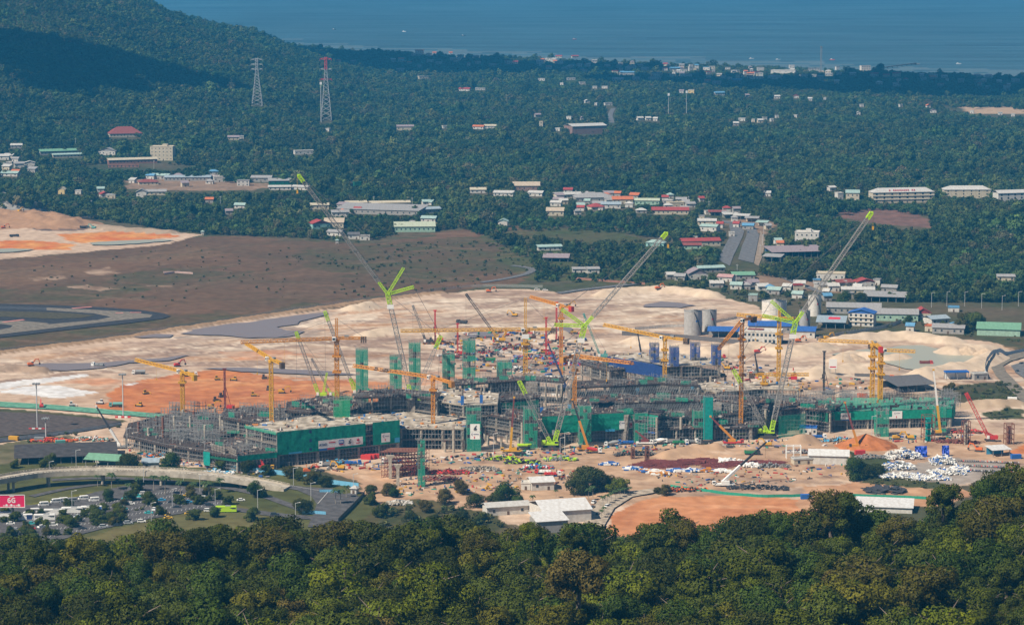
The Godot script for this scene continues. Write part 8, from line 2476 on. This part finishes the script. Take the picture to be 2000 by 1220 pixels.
	for e in [[1765, 895, 20, 12, 6.5, "upper part of the left heap"], [1755, 915, 18, 12, 5.0, "middle of the left heap"], [1765, 932, 26, 10, 3.0, "lower part of the left heap"], [1815, 936, 24, 8, 2.5, "bottom of the arc between the heaps"], [1842, 905, 14, 12, 6.0, "upper part of the right heap"], [1850, 925, 20, 12, 3.5, "lower part of the right heap"], [1875, 918, 10, 10, 2.0, "right fringe of the right heap"]]:
		pile("equipment_heap", "heap", e[0], e[1], e[2], e[3], e[4], ["cab_white", "cab_white", "silo_white", "cab_white", "silo_white", "board_blue", "cab_white", "machine_grey"], 280, Vector3(2.6, 0.6, 0.5), "white and blue boarding parts, %s" % e[5], false, "white equipment heaps")
	for e in [[1800, 893, "left"], [1848, 893, "right"]]:
		var t := thing("tarpaulin", "ultramarine tarpaulin hung over the %s white equipment heap" % e[2], "tarpaulin", P(e[0], e[1]))
		var b := MB.new()
		for i in 8:
			for j in 6:
				var f := func(x: int, y: int) -> Vector3: return Vector3((x - 4) * (0.9 if e[0] == 1800 else 0.55), 6.2 * y / 6.0 + 0.2, 0.6 * nz3.get_noise_2d(x * 8.0, y * 5.0) * 2.0 - y * 0.35)
				b.quad(f.call(i, j), f.call(i + 1, j), f.call(i + 1, j + 1), f.call(i, j + 1))
		mpart(t, "sheet", b, M.ultramarine)
	for e in [[660, 905, 14, 5, "rubble and timber before the left wing", ["concrete_old", "wood", "board_sky"]], [800, 918, 20, 8, "maroon props lying below the maroon scaffold", ["maroon", "rust"]], [878, 925, 22, 8, "maroon and red forms in the front yard", ["maroon", "machine_red", "rust"]], [860, 938, 20, 8, "brown steel heap in front of the maroon forms", ["rust", "maroon", "concrete_old"]], [935, 918, 22, 8, "grey concrete rubble blocks in the front yard", ["concrete", "concrete_old"]], [780, 985, 14, 6, "pale rubble heap by the scrub", ["concrete", "plaster_white"]], [1330, 960, 30, 5, "dark steel coils along the green fence", ["machine_dark", "rust", "machine_orange"]], [1480, 955, 34, 7, "long black pipe stack along the green fence", ["machine_dark", "machine_dark"]], [1700, 895, 18, 6, "grey scrap heap behind the bushes", ["machine_grey", "concrete_old"]], [1625, 895, 16, 6, "grey scrap heap by the long white shed", ["machine_grey", "wood"]], [1500, 912, 24, 6, "twisted grey wire heap right of the maroon stacks", ["machine_grey", "concrete_old"]], [1870, 865, 26, 5, "rusty beam stack at the right of the site", ["rust", "maroon"]], [1020, 905, 20, 5, "lime and dark crane parts before the middle lime crane", ["lime", "machine_dark", "machine_dark"]], [1095, 900, 20, 4, "lime lattice sections lying in the yard", ["lime", "machine_grey"]], [980, 898, 18, 5, "dark mats and lime parts before the yellow crane", ["machine_dark", "lime"]], [1050, 915, 18, 5, "mixed blue and red crates in the front yard", ["board_blue", "machine_red", "teal_paint", "cab_white"]], [150, 872, 18, 5, "dark brown bar bundles on the dirt lot", ["rust", "machine_dark"]], [100, 862, 26, 6, "red barriers on the dirt lot", ["machine_red", "machine_orange"]], [175, 880, 20, 4, "white sheeting on the dirt lot", ["cab_white"]], [180, 860, 24, 6, "coloured huts rubble by the frame's left end", ["teal_paint", "concrete_old", "machine_orange", "cab_white"]], [330, 890, 30, 8, "mixed blue and grey material before the far left frame", ["board_sky", "concrete_old", "wood", "machine_orange"]], [420, 925, 20, 4, "blue and white hoarding pieces behind the viaduct", ["board_sky", "cab_white"]], [1240, 890, 24, 4, "black tyres and mats before the concourse", ["machine_dark", "concrete_old"]], [1560, 885, 18, 5, "steel mesh stacks by the open frame", ["machine_grey", "rust"]], [1640, 862, 24, 5, "grey scaffold parts before the right wing", ["machine_grey", "concrete_old", "board_sky"]], [1890, 845, 20, 6, "brown timber pile at the right wing's end", ["rust", "wood", "machine_red"]], [940, 690, 26, 10, "dark machinery jumble behind the netted towers", ["machine_dark", "machine_grey", "machine_red", "concrete_old"]], [1000, 680, 30, 12, "dark steel jumble left of the tall tower crane", ["machine_dark", "rust", "machine_grey"]], [1050, 700, 34, 14, "dark steel and red machines right of the tall tower crane", ["machine_dark", "machine_red", "machine_grey", "board_blue"]], [1110, 712, 30, 12, "blue and red gear before the blue pier's left end", ["board_blue", "machine_dark", "machine_red"]], [860, 672, 24, 8, "brown machinery jumble by the red piling rigs", ["rust", "machine_dark", "crane_orange"]], [1080, 740, 36, 10, "white sacks and rubble behind the hall", ["plaster_white", "cab_white", "concrete"]], [1200, 745, 30, 8, "red beams before the blue pier", ["machine_red", "maroon", "machine_grey"]], [1000, 720, 26, 8, "cabins and steel behind the hall", ["machine_grey", "cab_white", "machine_dark"]]]:
		pile("material_heap", "heap", e[0], e[1], e[2], e[3], 2.6, e[5], 120, Vector3(2.2, 0.6, 0.6), e[4], false, "material heaps of the site")
	# dark tarpaulin sheet mound
	pile("covered_heap", "heap", 1730, 960, 20.0, 10.0, 3.0, ["machine_dark"], 60, Vector3(6.0, 0.4, 3.0), "low mound under black sheeting by the right scrub", false)
	# open steel frame
	var st := thing("open_steelwork", "pale open steel frame standing in the front yard", "frame", P(1550, 896))
	for i in 3:
		var b := MB.new()
		var x := (i - 1) * 4.2
		for z in [-2.0, 2.0]: b.bar(Vector3(x, 0, z), Vector3(x, 8.0, z), 0.4)
		for y in [4.0, 7.8]: b.bar(Vector3(x, y, -2), Vector3(x, y, 2), 0.35)
		mpart(st, "portal", b, M.cab_white)
	var bm := MB.new()
	for y in [4.0, 7.8]:
		for z in [-2.0, 2.0]: bm.bar(Vector3(-4.4, y, z), Vector3(4.4, y, z), 0.35)
	mpart(st, "beams", bm, M.cab_white)
	# scaffold stools and pier forms
	for e in [[1813, 862, 812, 22, "green"], [1887, 868, 822, 14, "white"], [1971, 868, 828, 16, "brown"], [1236, 896, 874, 6, "left rusty"], [1264, 902, 872, 7, "right rusty"]]:
		var q := P(e[0], e[1])
		var h := top(q, e[2])
		var w: float = e[3] * -q.z / FOC
		var t := thing("pier_form", "upright %s steel form of a bridge pier on the site" % e[4], "form", q, 0.1, "pier forms")
		var b := MB.new()
		b.box(Vector3(0, h * 0.45, 0), Vector3(w * 0.4, h * 0.9, w * 0.4))
		mpart(t, "column", b, M.concrete if e[4] == "white" else (M.net_teal if e[4] == "green" else M.rust))
		b = MB.new()
		for x in [-0.5, 0.5]:
			for z in [-0.5, 0.5]: b.bar(Vector3(x * w, 0, z * w), Vector3(x * w, h, z * w), 0.4)
		for k in 4:
			var y := h * (k + 1) / 4.0
			for s in [-0.5, 0.5]:
				b.bar(Vector3(-w * 0.5, y, s * w), Vector3(w * 0.5, y, s * w), 0.3)
				b.bar(Vector3(s * w, y, -w * 0.5), Vector3(s * w, y, w * 0.5), 0.3)
		mpart(t, "frame", b, M.rust)
	# motorbikes
	for k in 3:
		for i in [34, 30, 26][k]:
			var q := G(1872 + i * 3.6 + k * 7, 902 + k * 9 + i * 0.15)
			q = on(q)
			var t := thing("motorbike", "parked motorbike in the %s row by the sky blue shelter" % ["back", "middle", "front"][k], "motorbike", q, rng.randf_range(1.2, 1.9), "parked motorbikes, %s row" % ["back", "middle", "front"][k])
			part(t, "body", shape("mb_body", func(b): prof(b, [-0.8, 0.5, -0.9, 0.85, -0.2, 0.8, 0.3, 1.0, 0.6, 1.15, 0.5, 0.5], 0.4)), M[["machine_dark", "car_dark", "machine_red", "car_silver", "navy_paint"][rng.randi() % 5]])
			for x in [-0.65, 0.65]: part(t, "wheel", wheel, M.tyre, Vector3(x, 0.3, 0), 0.0, Vector3(0.6, 0.6, 0.4))
	# fences and hoardings
	fence([-100, 706, 0, 686, 200, 662, 400, 632, 640, 600, 780, 578, 920, 561, 1060, 562], 2.4, "fence_mesh", "pale mesh fence along the airfield side of the site")
	fence([1310, 952, 1380, 962, 1440, 968, 1500, 972, 1570, 970], 1.6, "hoarding_green", "long green hoarding round the graded laterite pad", "hoarding")
	fence([1660, 970, 1740, 972, 1810, 975], 1.6, "hoarding_green", "green hoarding strip before the long white roof", "hoarding")
	fence([1930, 740, 1925, 722, 1940, 706, 1970, 695, 2010, 687, 2060, 680], 3.0, "hoarding_grey", "grey-blue hoarding along the curved road", "hoarding")
	fence([1640, 655, 1700, 646, 1740, 638, 1760, 630], 2.8, "plaster_white", "white plant wall below the blue-roofed office", "boundary_wall")
	fence([1595, 665, 1640, 655], 2.8, "plaster_white", "white plant wall stretch left of the corner post", "boundary_wall")
	fence([1240, 645, 1300, 640, 1350, 638, 1400, 630, 1440, 622], 2.2, "plaster_white", "white wall behind the grey tank pair", "boundary_wall")
	fence([1215, 655, 1260, 657, 1330, 662, 1400, 668, 1460, 674], 3.4, "hoarding_dark", "dark hoarding before the plant behind the pier cranes", "hoarding")
	fence([1670, 735, 1730, 738, 1800, 745, 1820, 750], 2.2, "hoarding_dark", "low dark hoarding by the settling pond", "hoarding")
	fence([450, 918, 520, 924, 580, 932, 640, 944, 700, 952], 2.6, "hoarding_sky", "sky blue and white hoarding behind the ramp trees", "hoarding")
	fence([590, 1004, 610, 1004, 636, 1006], 2.0, "hoarding_sky", "blue barrier boards across the ramp lane", "barrier")
	fence([624, 962, 650, 962, 668, 963], 1.8, "hoarding_sky", "blue barrier boards at the top of the ramp", "barrier")
	fence([660, 1020, 690, 990, 712, 966], 2.2, "hoarding_dark", "dark railing wall right of the ramp", "railing")
	fence([1120, 545, 1180, 550, 1260, 556], 2.0, "brick", "reddish wall beyond the far track", "boundary_wall")
	fence([350, 531, 345, 532, 320, 536], 1.4, "fence_pink", "pinkish approach light fence on the airfield", "barrier")
	fence([318, 533, 345, 533, 376, 535], 1.6, "fence_pink", "red and white approach light bars on the airfield", "barrier")
	# lamps
	for e in [[140, 994, "left of the bus row"], [336, 990, "in the middle of the car park"], [295, 1018, "at the lawn's edge"], [420, 990, "left of the lime bus"], [503, 992, "on the lawn by the round tree"], [577, 1018, "by the blue barrier boards"], [607, 978, "at the inner side of the ramp"], [148, 912, "left of the mint green hall"], [358, 940, "behind the viaduct's right half"], [573, 948, "at the viaduct's right end"], [96, 935, "under the viaduct's left half"], [690, 960, "by the small white booth"], [390, 962, "at the top of the car park"], [280, 950, "behind the top cars"]]:
		lamp(e[0], e[1], 10.0, "street lamp with curved arm %s" % e[2], 1)
	for e in [[964, 900, "before the yellow telescopic crane"], [1094, 908, "in the front yard by the crimson load"], [1103, 898, "in the front yard behind the crimson load"], [1703, 864, "by the bright orange soil heap"], [248, 888, "before the far left frame"]]:
		lamp(e[0], e[1], 16.0, "tall thin site lamp pole %s" % e[2], 1, "site lamp poles")
	for e in [[1820, 600], [1850, 598], [1885, 598], [1918, 602], [1958, 606], [1990, 598]]:
		lamp(e[0], e[1], 12.0, "road lamp in the right-hand forest, %s" % {1820: "first from the left", 1850: "second from the left", 1885: "third from the left", 1918: "fourth from the left", 1958: "fifth from the left", 1990: "last at the right"}[e[0]], 1, "forest road lamps")
	flood_mast(72, 838, 750, "tall apron floodlight mast at the left with red and white blocks")
	flood_mast(240, 815, 732, "tall apron floodlight mast left of the far left frame")
	flood_mast(89, 860, 818, "shorter floodlight mast by the service road")
	# trees of the middle ground
	for e in [[500, 972, 36, 4, "large round dark tree on the lawn"], [592, 1002, 34, 2, "round dark tree left of the ramp"], [492, 1016, 32, 6, "light spreading tree below the lime bus"], [445, 985, 22, 6, "small leafy tree above the lime bus"], [582, 990, 22, 3, "brownish tree behind the round one by the ramp"], [1150, 962, 62, 2, "big dark tree clump beside the front yard trucks"], [1128, 965, 44, 2, "lower left part of the dark tree clump"], [1178, 960, 46, 3, "right shoulder of the dark tree clump"], [1208, 965, 42, 1, "bright green round tree right of the dark clump"], [990, 988, 50, 4, "dense dark tree left of the white shed"], [970, 990, 34, 2, "shorter dark tree at the left of the dense one"], [1012, 995, 30, 4, "low dark tree right of the dense one"], [928, 992, 34, 2, "dark bush-like tree by the scrub"], [255, 922, 46, 2, "conical dark tree before the mint green hall"], [332, 922, 42, 4, "broad dark tree behind the viaduct"], [95, 916, 36, 0, "round green tree at the viaduct's left end"], [28, 914, 20, 0, "small green tree before the dark hall"], [210, 978, 26, 4, "round green tree in the upper car park"], [190, 1020, 36, 6, "broad tree in the lower car park"], [215, 1022, 30, 6, "tree right of the broad one in the lower car park"], [290, 985, 34, 6, "light tree in the middle of the car park"], [255, 978, 28, 6, "light tree right of the round one in the upper car park"], [378, 1015, 28, 6, "lone light tree on the lawn with its shadow"], [420, 1010, 24, 4, "tree right of the lone light one"], [140, 1030, 26, 6, "dark tree in the lower left car park"], [120, 1022, 22, 6, "light tree in the left car park"], [165, 1010, 20, 6, "small light tree behind the buses"], [350, 985, 26, 6, "light tree before the blue taxis"], [60, 1050, 24, 6, "tree at the bottom left of the car park"], [20, 1048, 26, 0, "tree at the left edge of the car park"], [92, 1045, 20, 3, "thin tree by the lower left parking lines"], [430, 918, 26, 6, "tree behind the viaduct left of the podium"], [485, 922, 30, 2, "dark tree before the podium corner"], [520, 928, 28, 6, "light tree before the left wing columns"], [565, 932, 30, 3, "brown tree before the left wing columns"], [610, 945, 34, 3, "wide brown tree at the ramp's top"], [635, 950, 28, 2, "dark tree beside the wide brown one"], [585, 938, 24, 6, "leafy tree left of the wide brown one"], [760, 968, 30, 7, "bare greyish tree by the Y-shaped piers"], [725, 985, 28, 0, "green tree on the slope right of the ramp"], [745, 1010, 34, 0, "round green tree in the scrub"], [725, 965, 22, 2, "dark tree at the railing wall"], [770, 972, 22, 4, "green bush tree under the piers"], [900, 965, 34, 7, "bare brown tree before the steel heap"], [868, 985, 36, 7, "bare twisted tree before the green hut"], [830, 1000, 30, 7, "thin bare tree in the scrub"], [800, 1020, 26, 2, "dark tree in the scrub's left half"], [850, 1025, 26, 2, "dark tree in the middle of the scrub"], [900, 1020, 30, 2, "dense scrub tree left of the white barrack"], [940, 1022, 26, 0, "scrub tree before the white barrack"], [1668, 936, 46, 4, "dark conical bush tree in the right yard"], [1690, 935, 36, 2, "wide bush right of the conical one"], [1715, 928, 28, 2, "bush behind the left white heap"], [1300, 968, 26, 7, "thin olive tree by the green hoarding"], [1285, 965, 18, 3, "small olive bush by the yard lane"], [1890, 640, 40, 3, "tall tree before the long grey shed"], [1905, 645, 46, 6, "spreading tree left of the mint green shed"], [1875, 648, 34, 3, "tree before the weathered shed"], [1845, 640, 16, 0, "small tree by the red gabled house"], [1775, 632, 18, 4, "round tree before the pale green warehouse"], [1650, 592, 26, 4, "dark trees left of the open timber shed"], [1680, 590, 24, 2, "dark tree beside the grey warehouse"], [1860, 760, 16, 7, "bare shrub by the black roof"], [1850, 770, 22, 7, "bare thicket by the grass"]]:
		tree(e[0], e[1], e[2], e[3], e[4])
	var lot := plan([-40, 1010, 60, 992, 200, 962, 300, 950, 400, 958, 430, 975, 380, 992, 290, 1012, 120, 1050, 0, 1075, -40, 1080])
	var gr := RandomNumberGenerator.new()
	gr.seed = 4
	var grown := 0
	while grown < 46:
		var px := gr.randf_range(-30, 430)
		var py := gr.randf_range(950, 1075)
		if not Geometry2D.is_point_in_polygon(v2(G(px, py)), lot): continue
		grown += 1
		tree(px, py, gr.randf_range(15, 27), [6, 6, 1, 3, 0][gr.randi() % 5], "young light tree between parked cars, %s of the car park, %s" % [["left end", "left middle", "middle", "right middle", "right end"][clampi(int(px / 90.0), 0, 4)], ["top row", "upper rows", "middle rows", "lower rows", "bottom row"][clampi(int((py - 950.0) / 25.0), 0, 4)]], "young trees of the car park")
	for e in [[217, 958, 34], [322, 966, 36], [300, 958, 30], [352, 968, 30], [378, 970, 28], [270, 960, 28], [398, 966, 26], [408, 975, 34], [430, 962, 28], [655, 985, 30], [665, 984, 28], [676, 972, 24], [1178, 990, 20], [1186, 986, 20], [1194, 982, 20], [1202, 978, 20], [1211, 974, 19], [1220, 971, 18], [1230, 968, 17], [1180, 1008, 18], [1175, 1014, 18], [1040, 988, 20], [1065, 1000, 18], [1086, 972, 16], [1150, 978, 24], [1158, 972, 22], [250, 968, 24], [230, 955, 20], [190, 950, 22]]:
		palm(e[0], e[1], e[2], "palm %s" % ("in the row along the beige yard lane" if e[0] > 1000 else ("at the ramp's top" if e[0] > 600 else "in the planting behind the car park, %s" % ("left half" if e[0] < 300 else "right half"))))
	# bushes on the airfield and scrub
	shrubs()
	# wires and posts in the villages
	for e in [[1485, 500], [1490, 480], [1492, 460], [1180, 398], [1125, 390], [1438, 560], [1440, 540], [1345, 402], [1385, 412], [147, 300], [300, 330], [430, 402], [178, 410], [805, 405], [730, 402]]:
		var q := P(e[0], e[1])
		var t := thing("utility_pole", "pale concrete utility pole near %s" % ("the dual road" if e[0] > 1400 else ("the village" if e[0] > 1000 else ("the factory hall" if e[0] > 600 else "the upper left houses"))), "pole", q, 0.0, "utility poles")
		part(t, "shaft", cyl, M.pole_grey, Vector3.ZERO, 0.0, Vector3(0.4, 11.0, 0.4))
		part(t, "crossbar", cube, M.pole_grey, Vector3(0, 10.2, 0), 0.0, Vector3(2.2, 0.25, 0.25))
	# loose stuff of a working site, too small to pick apart
	for e in [[[600, 915, 760, 898, 1000, 882, 1250, 866, 1600, 858, 1900, 850, 1900, 862, 1600, 872, 1250, 884, 1000, 900, 780, 916, 640, 925], 520, 1.0, "small building debris along the foot of the terminal front"], [[840, 655, 1000, 645, 1130, 650, 1190, 715, 1120, 735, 960, 730, 860, 715], 520, 1.5, "dark jumble of gear and steel on the sand behind the hall"], [[760, 940, 960, 915, 1120, 920, 1100, 950, 900, 965, 780, 970], 260, 0.9, "scattered debris in the front yard"], [[1280, 925, 1660, 905, 1660, 930, 1500, 950, 1290, 950], 150, 0.8, "scattered debris right of the front yard"], [[250, 880, 420, 895, 540, 925, 520, 935, 400, 915, 250, 900], 160, 1.0, "debris before the far left frame"], [[1400, 700, 1700, 745, 1700, 775, 1560, 765, 1400, 735], 150, 1.2, "gear on the sand right of the pier"]]:
		var b := MB.new()
		clutter(b, plan(e[0]), 0.3, e[1], [Color(0.07, 0.065, 0.065), Color(0.05, 0.05, 0.06), Color(0.20, 0.10, 0.07), Color(0.30, 0.27, 0.25), Color(0.12, 0.11, 0.11), Color(0.60, 0.58, 0.55), Color(0.03, 0.10, 0.32), Color(0.45, 0.06, 0.05), Color(0.52, 0.30, 0.04), Color(0.05, 0.26, 0.20)], e[2])
		solo("site_debris", b.mesh(), M.vcol, e[3], "debris", Vector3.ZERO, 0.0, "", "stuff")
	for e in [[1195, 872, "cab_white", "machine_grey", 182, "mixer", "mixer truck left of the blue crane truck"], [1330, 868, "cab_white", "truck_green", 4, "flat", "white truck with green bed between the parked lorries"], [1378, 868, "machine_grey", "machine_dark", 182, "tipper", "grey tipper right of the stair tower"], [1600, 862, "cab_white", "board_blue", 5, "flat", "white truck with blue load by the site offices"], [760, 905, "cab_white", "machine_grey", 178, "flat", "white truck behind the maroon scaffold"], [1020, 890, "cab_white", "machine_dark", 5, "flat", "white truck left of the middle lime crane"], [1660, 868, "crane_yellow", "machine_grey", 182, "tipper", "yellow-cabbed tipper left of the orange heap"], [1160, 886, "cab_white", "machine_red", 4, "mixer", "white truck with red drum right of the orange crane"]]:
		truck(e[0], e[1], e[2], e[3], e[4], e[6], e[5])
	# people
	people()

func shrubs() -> void:
	var bush := crown_mesh(900, 1.6, 1.9, 5, 130, 0.5, Color(0.04, 0.06, 0.02), Color(0.07, 0.085, 0.03), 0.7)
	var fields := [[plan([560, 500, 700, 482, 860, 470, 1020, 455, 1120, 462, 1120, 510, 1000, 550, 860, 568, 700, 585, 640, 570, 700, 540]), 900, 1.0], [plan([60, 520, 380, 478, 600, 480, 600, 580, 300, 600, 60, 590]), 240, 0.8], [plan([1120, 500, 1180, 470, 1300, 470, 1400, 500, 1400, 560, 1200, 556, 1120, 540]), 700, 1.5], [plan([700, 1030, 740, 990, 850, 985, 960, 1010, 1000, 1040, 960, 1060, 720, 1060]), 420, 1.3], [plan([1640, 664, 1760, 636, 1840, 650, 1960, 665, 2040, 672, 2040, 655, 1900, 640, 1760, 622, 1640, 650]), 260, 1.1], [plan([1835, 765, 1900, 753, 1965, 746, 2000, 760, 1985, 785, 1900, 790]), 260, 1.0], [plan([1690, 932, 1760, 936, 1850, 946, 1845, 955, 1760, 952, 1680, 946]), 90, 0.8], [plan([1400, 580, 1480, 560, 1620, 580, 1600, 610, 1500, 600]), 260, 1.3], [plan([235, 828, 100, 850, 40, 862, 60, 866, 130, 856, 240, 834]), 70, 0.9], [plan([1925, 808, 1980, 796, 2000, 802, 1985, 818, 1940, 820]), 40, 0.8], [plan([150, 1000, 440, 960, 420, 985, 300, 1000, 150, 1030]), 60, 0.7]]
	var mm := MultiMesh.new()
	mm.transform_format = MultiMesh.TRANSFORM_3D
	mm.use_colors = true
	mm.mesh = bush
	var list := []
	for f in fields:
		var poly: PackedVector2Array = f[0]
		var box := Rect2(poly[0], Vector2.ZERO)
		for p in poly: box = box.expand(p)
		for i in f[1]:
			var p := Vector2(rng.randf_range(box.position.x, box.end.x), rng.randf_range(box.position.y, box.end.y))
			if not Geometry2D.is_point_in_polygon(p, poly): continue
			if nz.get_noise_2d(p.x * 8.0, p.y * 8.0) < -0.12: continue
			var s: float = f[2] * rng.randf_range(0.4, 1.5)
			list.append(Transform3D(Basis(Vector3.UP, rng.randf() * TAU).scaled(Vector3(s, s * rng.randf_range(0.6, 1.1), s)), Vector3(p.x, gh(p.x, p.y) - 0.15, p.y)))
	mm.instance_count = list.size()
	for i in list.size():
		mm.set_instance_transform(i, list[i])
		var e := rng.randf_range(0.7, 1.4)
		mm.set_instance_color(i, Color(e * rng.randf_range(0.9, 1.5), e, e))
	var o := MultiMeshInstance3D.new()
	o.name = "scrub"
	o.multimesh = mm
	o.material_override = M.leaf
	add_child(o)
	tag(o, "low green scrub bushes scattered over airfield and waste ground", "scrub", "", "stuff")

func people() -> void:
	var spots := [[985, 902, "hi_vis", "worker in orange vest near the lime crane parts"], [1000, 906, "board_blue", "worker in blue near the lime crane parts"], [598, 912, "hi_vis", "worker in orange vest under the left wing"], [616, 909, "cab_white", "worker in white shirt under the left wing"], [722, 606, "machine_dark", "worker in dark clothes on the far bank"], [1130, 880, "hi_vis", "worker in orange vest by the orange telescopic crane"], [1470, 945, "cab_white", "worker in pale shirt by the black pipes"], [1630, 855, "hi_vis", "worker in orange vest before the right wing"], [850, 905, "board_blue", "worker in blue before the free-standing columns"], [1385, 870, "cab_white", "worker in white by the stair tower"]]
	for e in spots:
		var t := thing("person", e[3], "person", P(e[0], e[1]), rng.randf() * TAU, "workers on the site")
		part(t, "body", shape("man", func(b):
			for s in [-0.12, 0.12]:
				b.tube(Vector3(s, 0.05, 0.05 * signf(s)), Vector3(s * 0.9, 0.48, 0.04), 0.075, 0.09, 7)
				b.tube(Vector3(s * 0.9, 0.46, 0.04), Vector3(s * 0.8, 0.92, 0), 0.09, 0.12, 7)
				b.box(Vector3(s, 0.04, 0.08 * signf(s) + 0.05), Vector3(0.1, 0.08, 0.26))
				b.tube(Vector3(s * 1.75, 1.42, 0), Vector3(s * 2.1, 1.12, 0.02), 0.06, 0.05, 6)
				b.tube(Vector3(s * 2.1, 1.12, 0.02), Vector3(s * 2.0, 0.84, 0.1), 0.05, 0.04, 6)
			b.tube(Vector3(0, 0.88, 0), Vector3(0, 1.2, 0), 0.17, 0.2, 9)
			b.tube(Vector3(0, 1.2, 0), Vector3(0, 1.47, 0), 0.2, 0.13, 9)
			b.tube(Vector3(0, 1.45, 0), Vector3(0, 1.56, 0), 0.06, 0.055, 7)
			b.tube(Vector3(0, 1.54, 0.01), Vector3(0, 1.66, 0.01), 0.08, 0.1, 8)
			b.tube(Vector3(0, 1.66, 0.01), Vector3(0, 1.76, 0), 0.1, 0.05, 8)), M[e[2]])
		part(t, "helmet", shape("helmet", func(b):
			b.tube(Vector3(0, 1.68, 0), Vector3(0, 1.72, 0), 0.15, 0.13, 10)
			b.tube(Vector3(0, 1.72, 0), Vector3(0, 1.82, 0), 0.13, 0.06, 10)), M.crane_yellow)
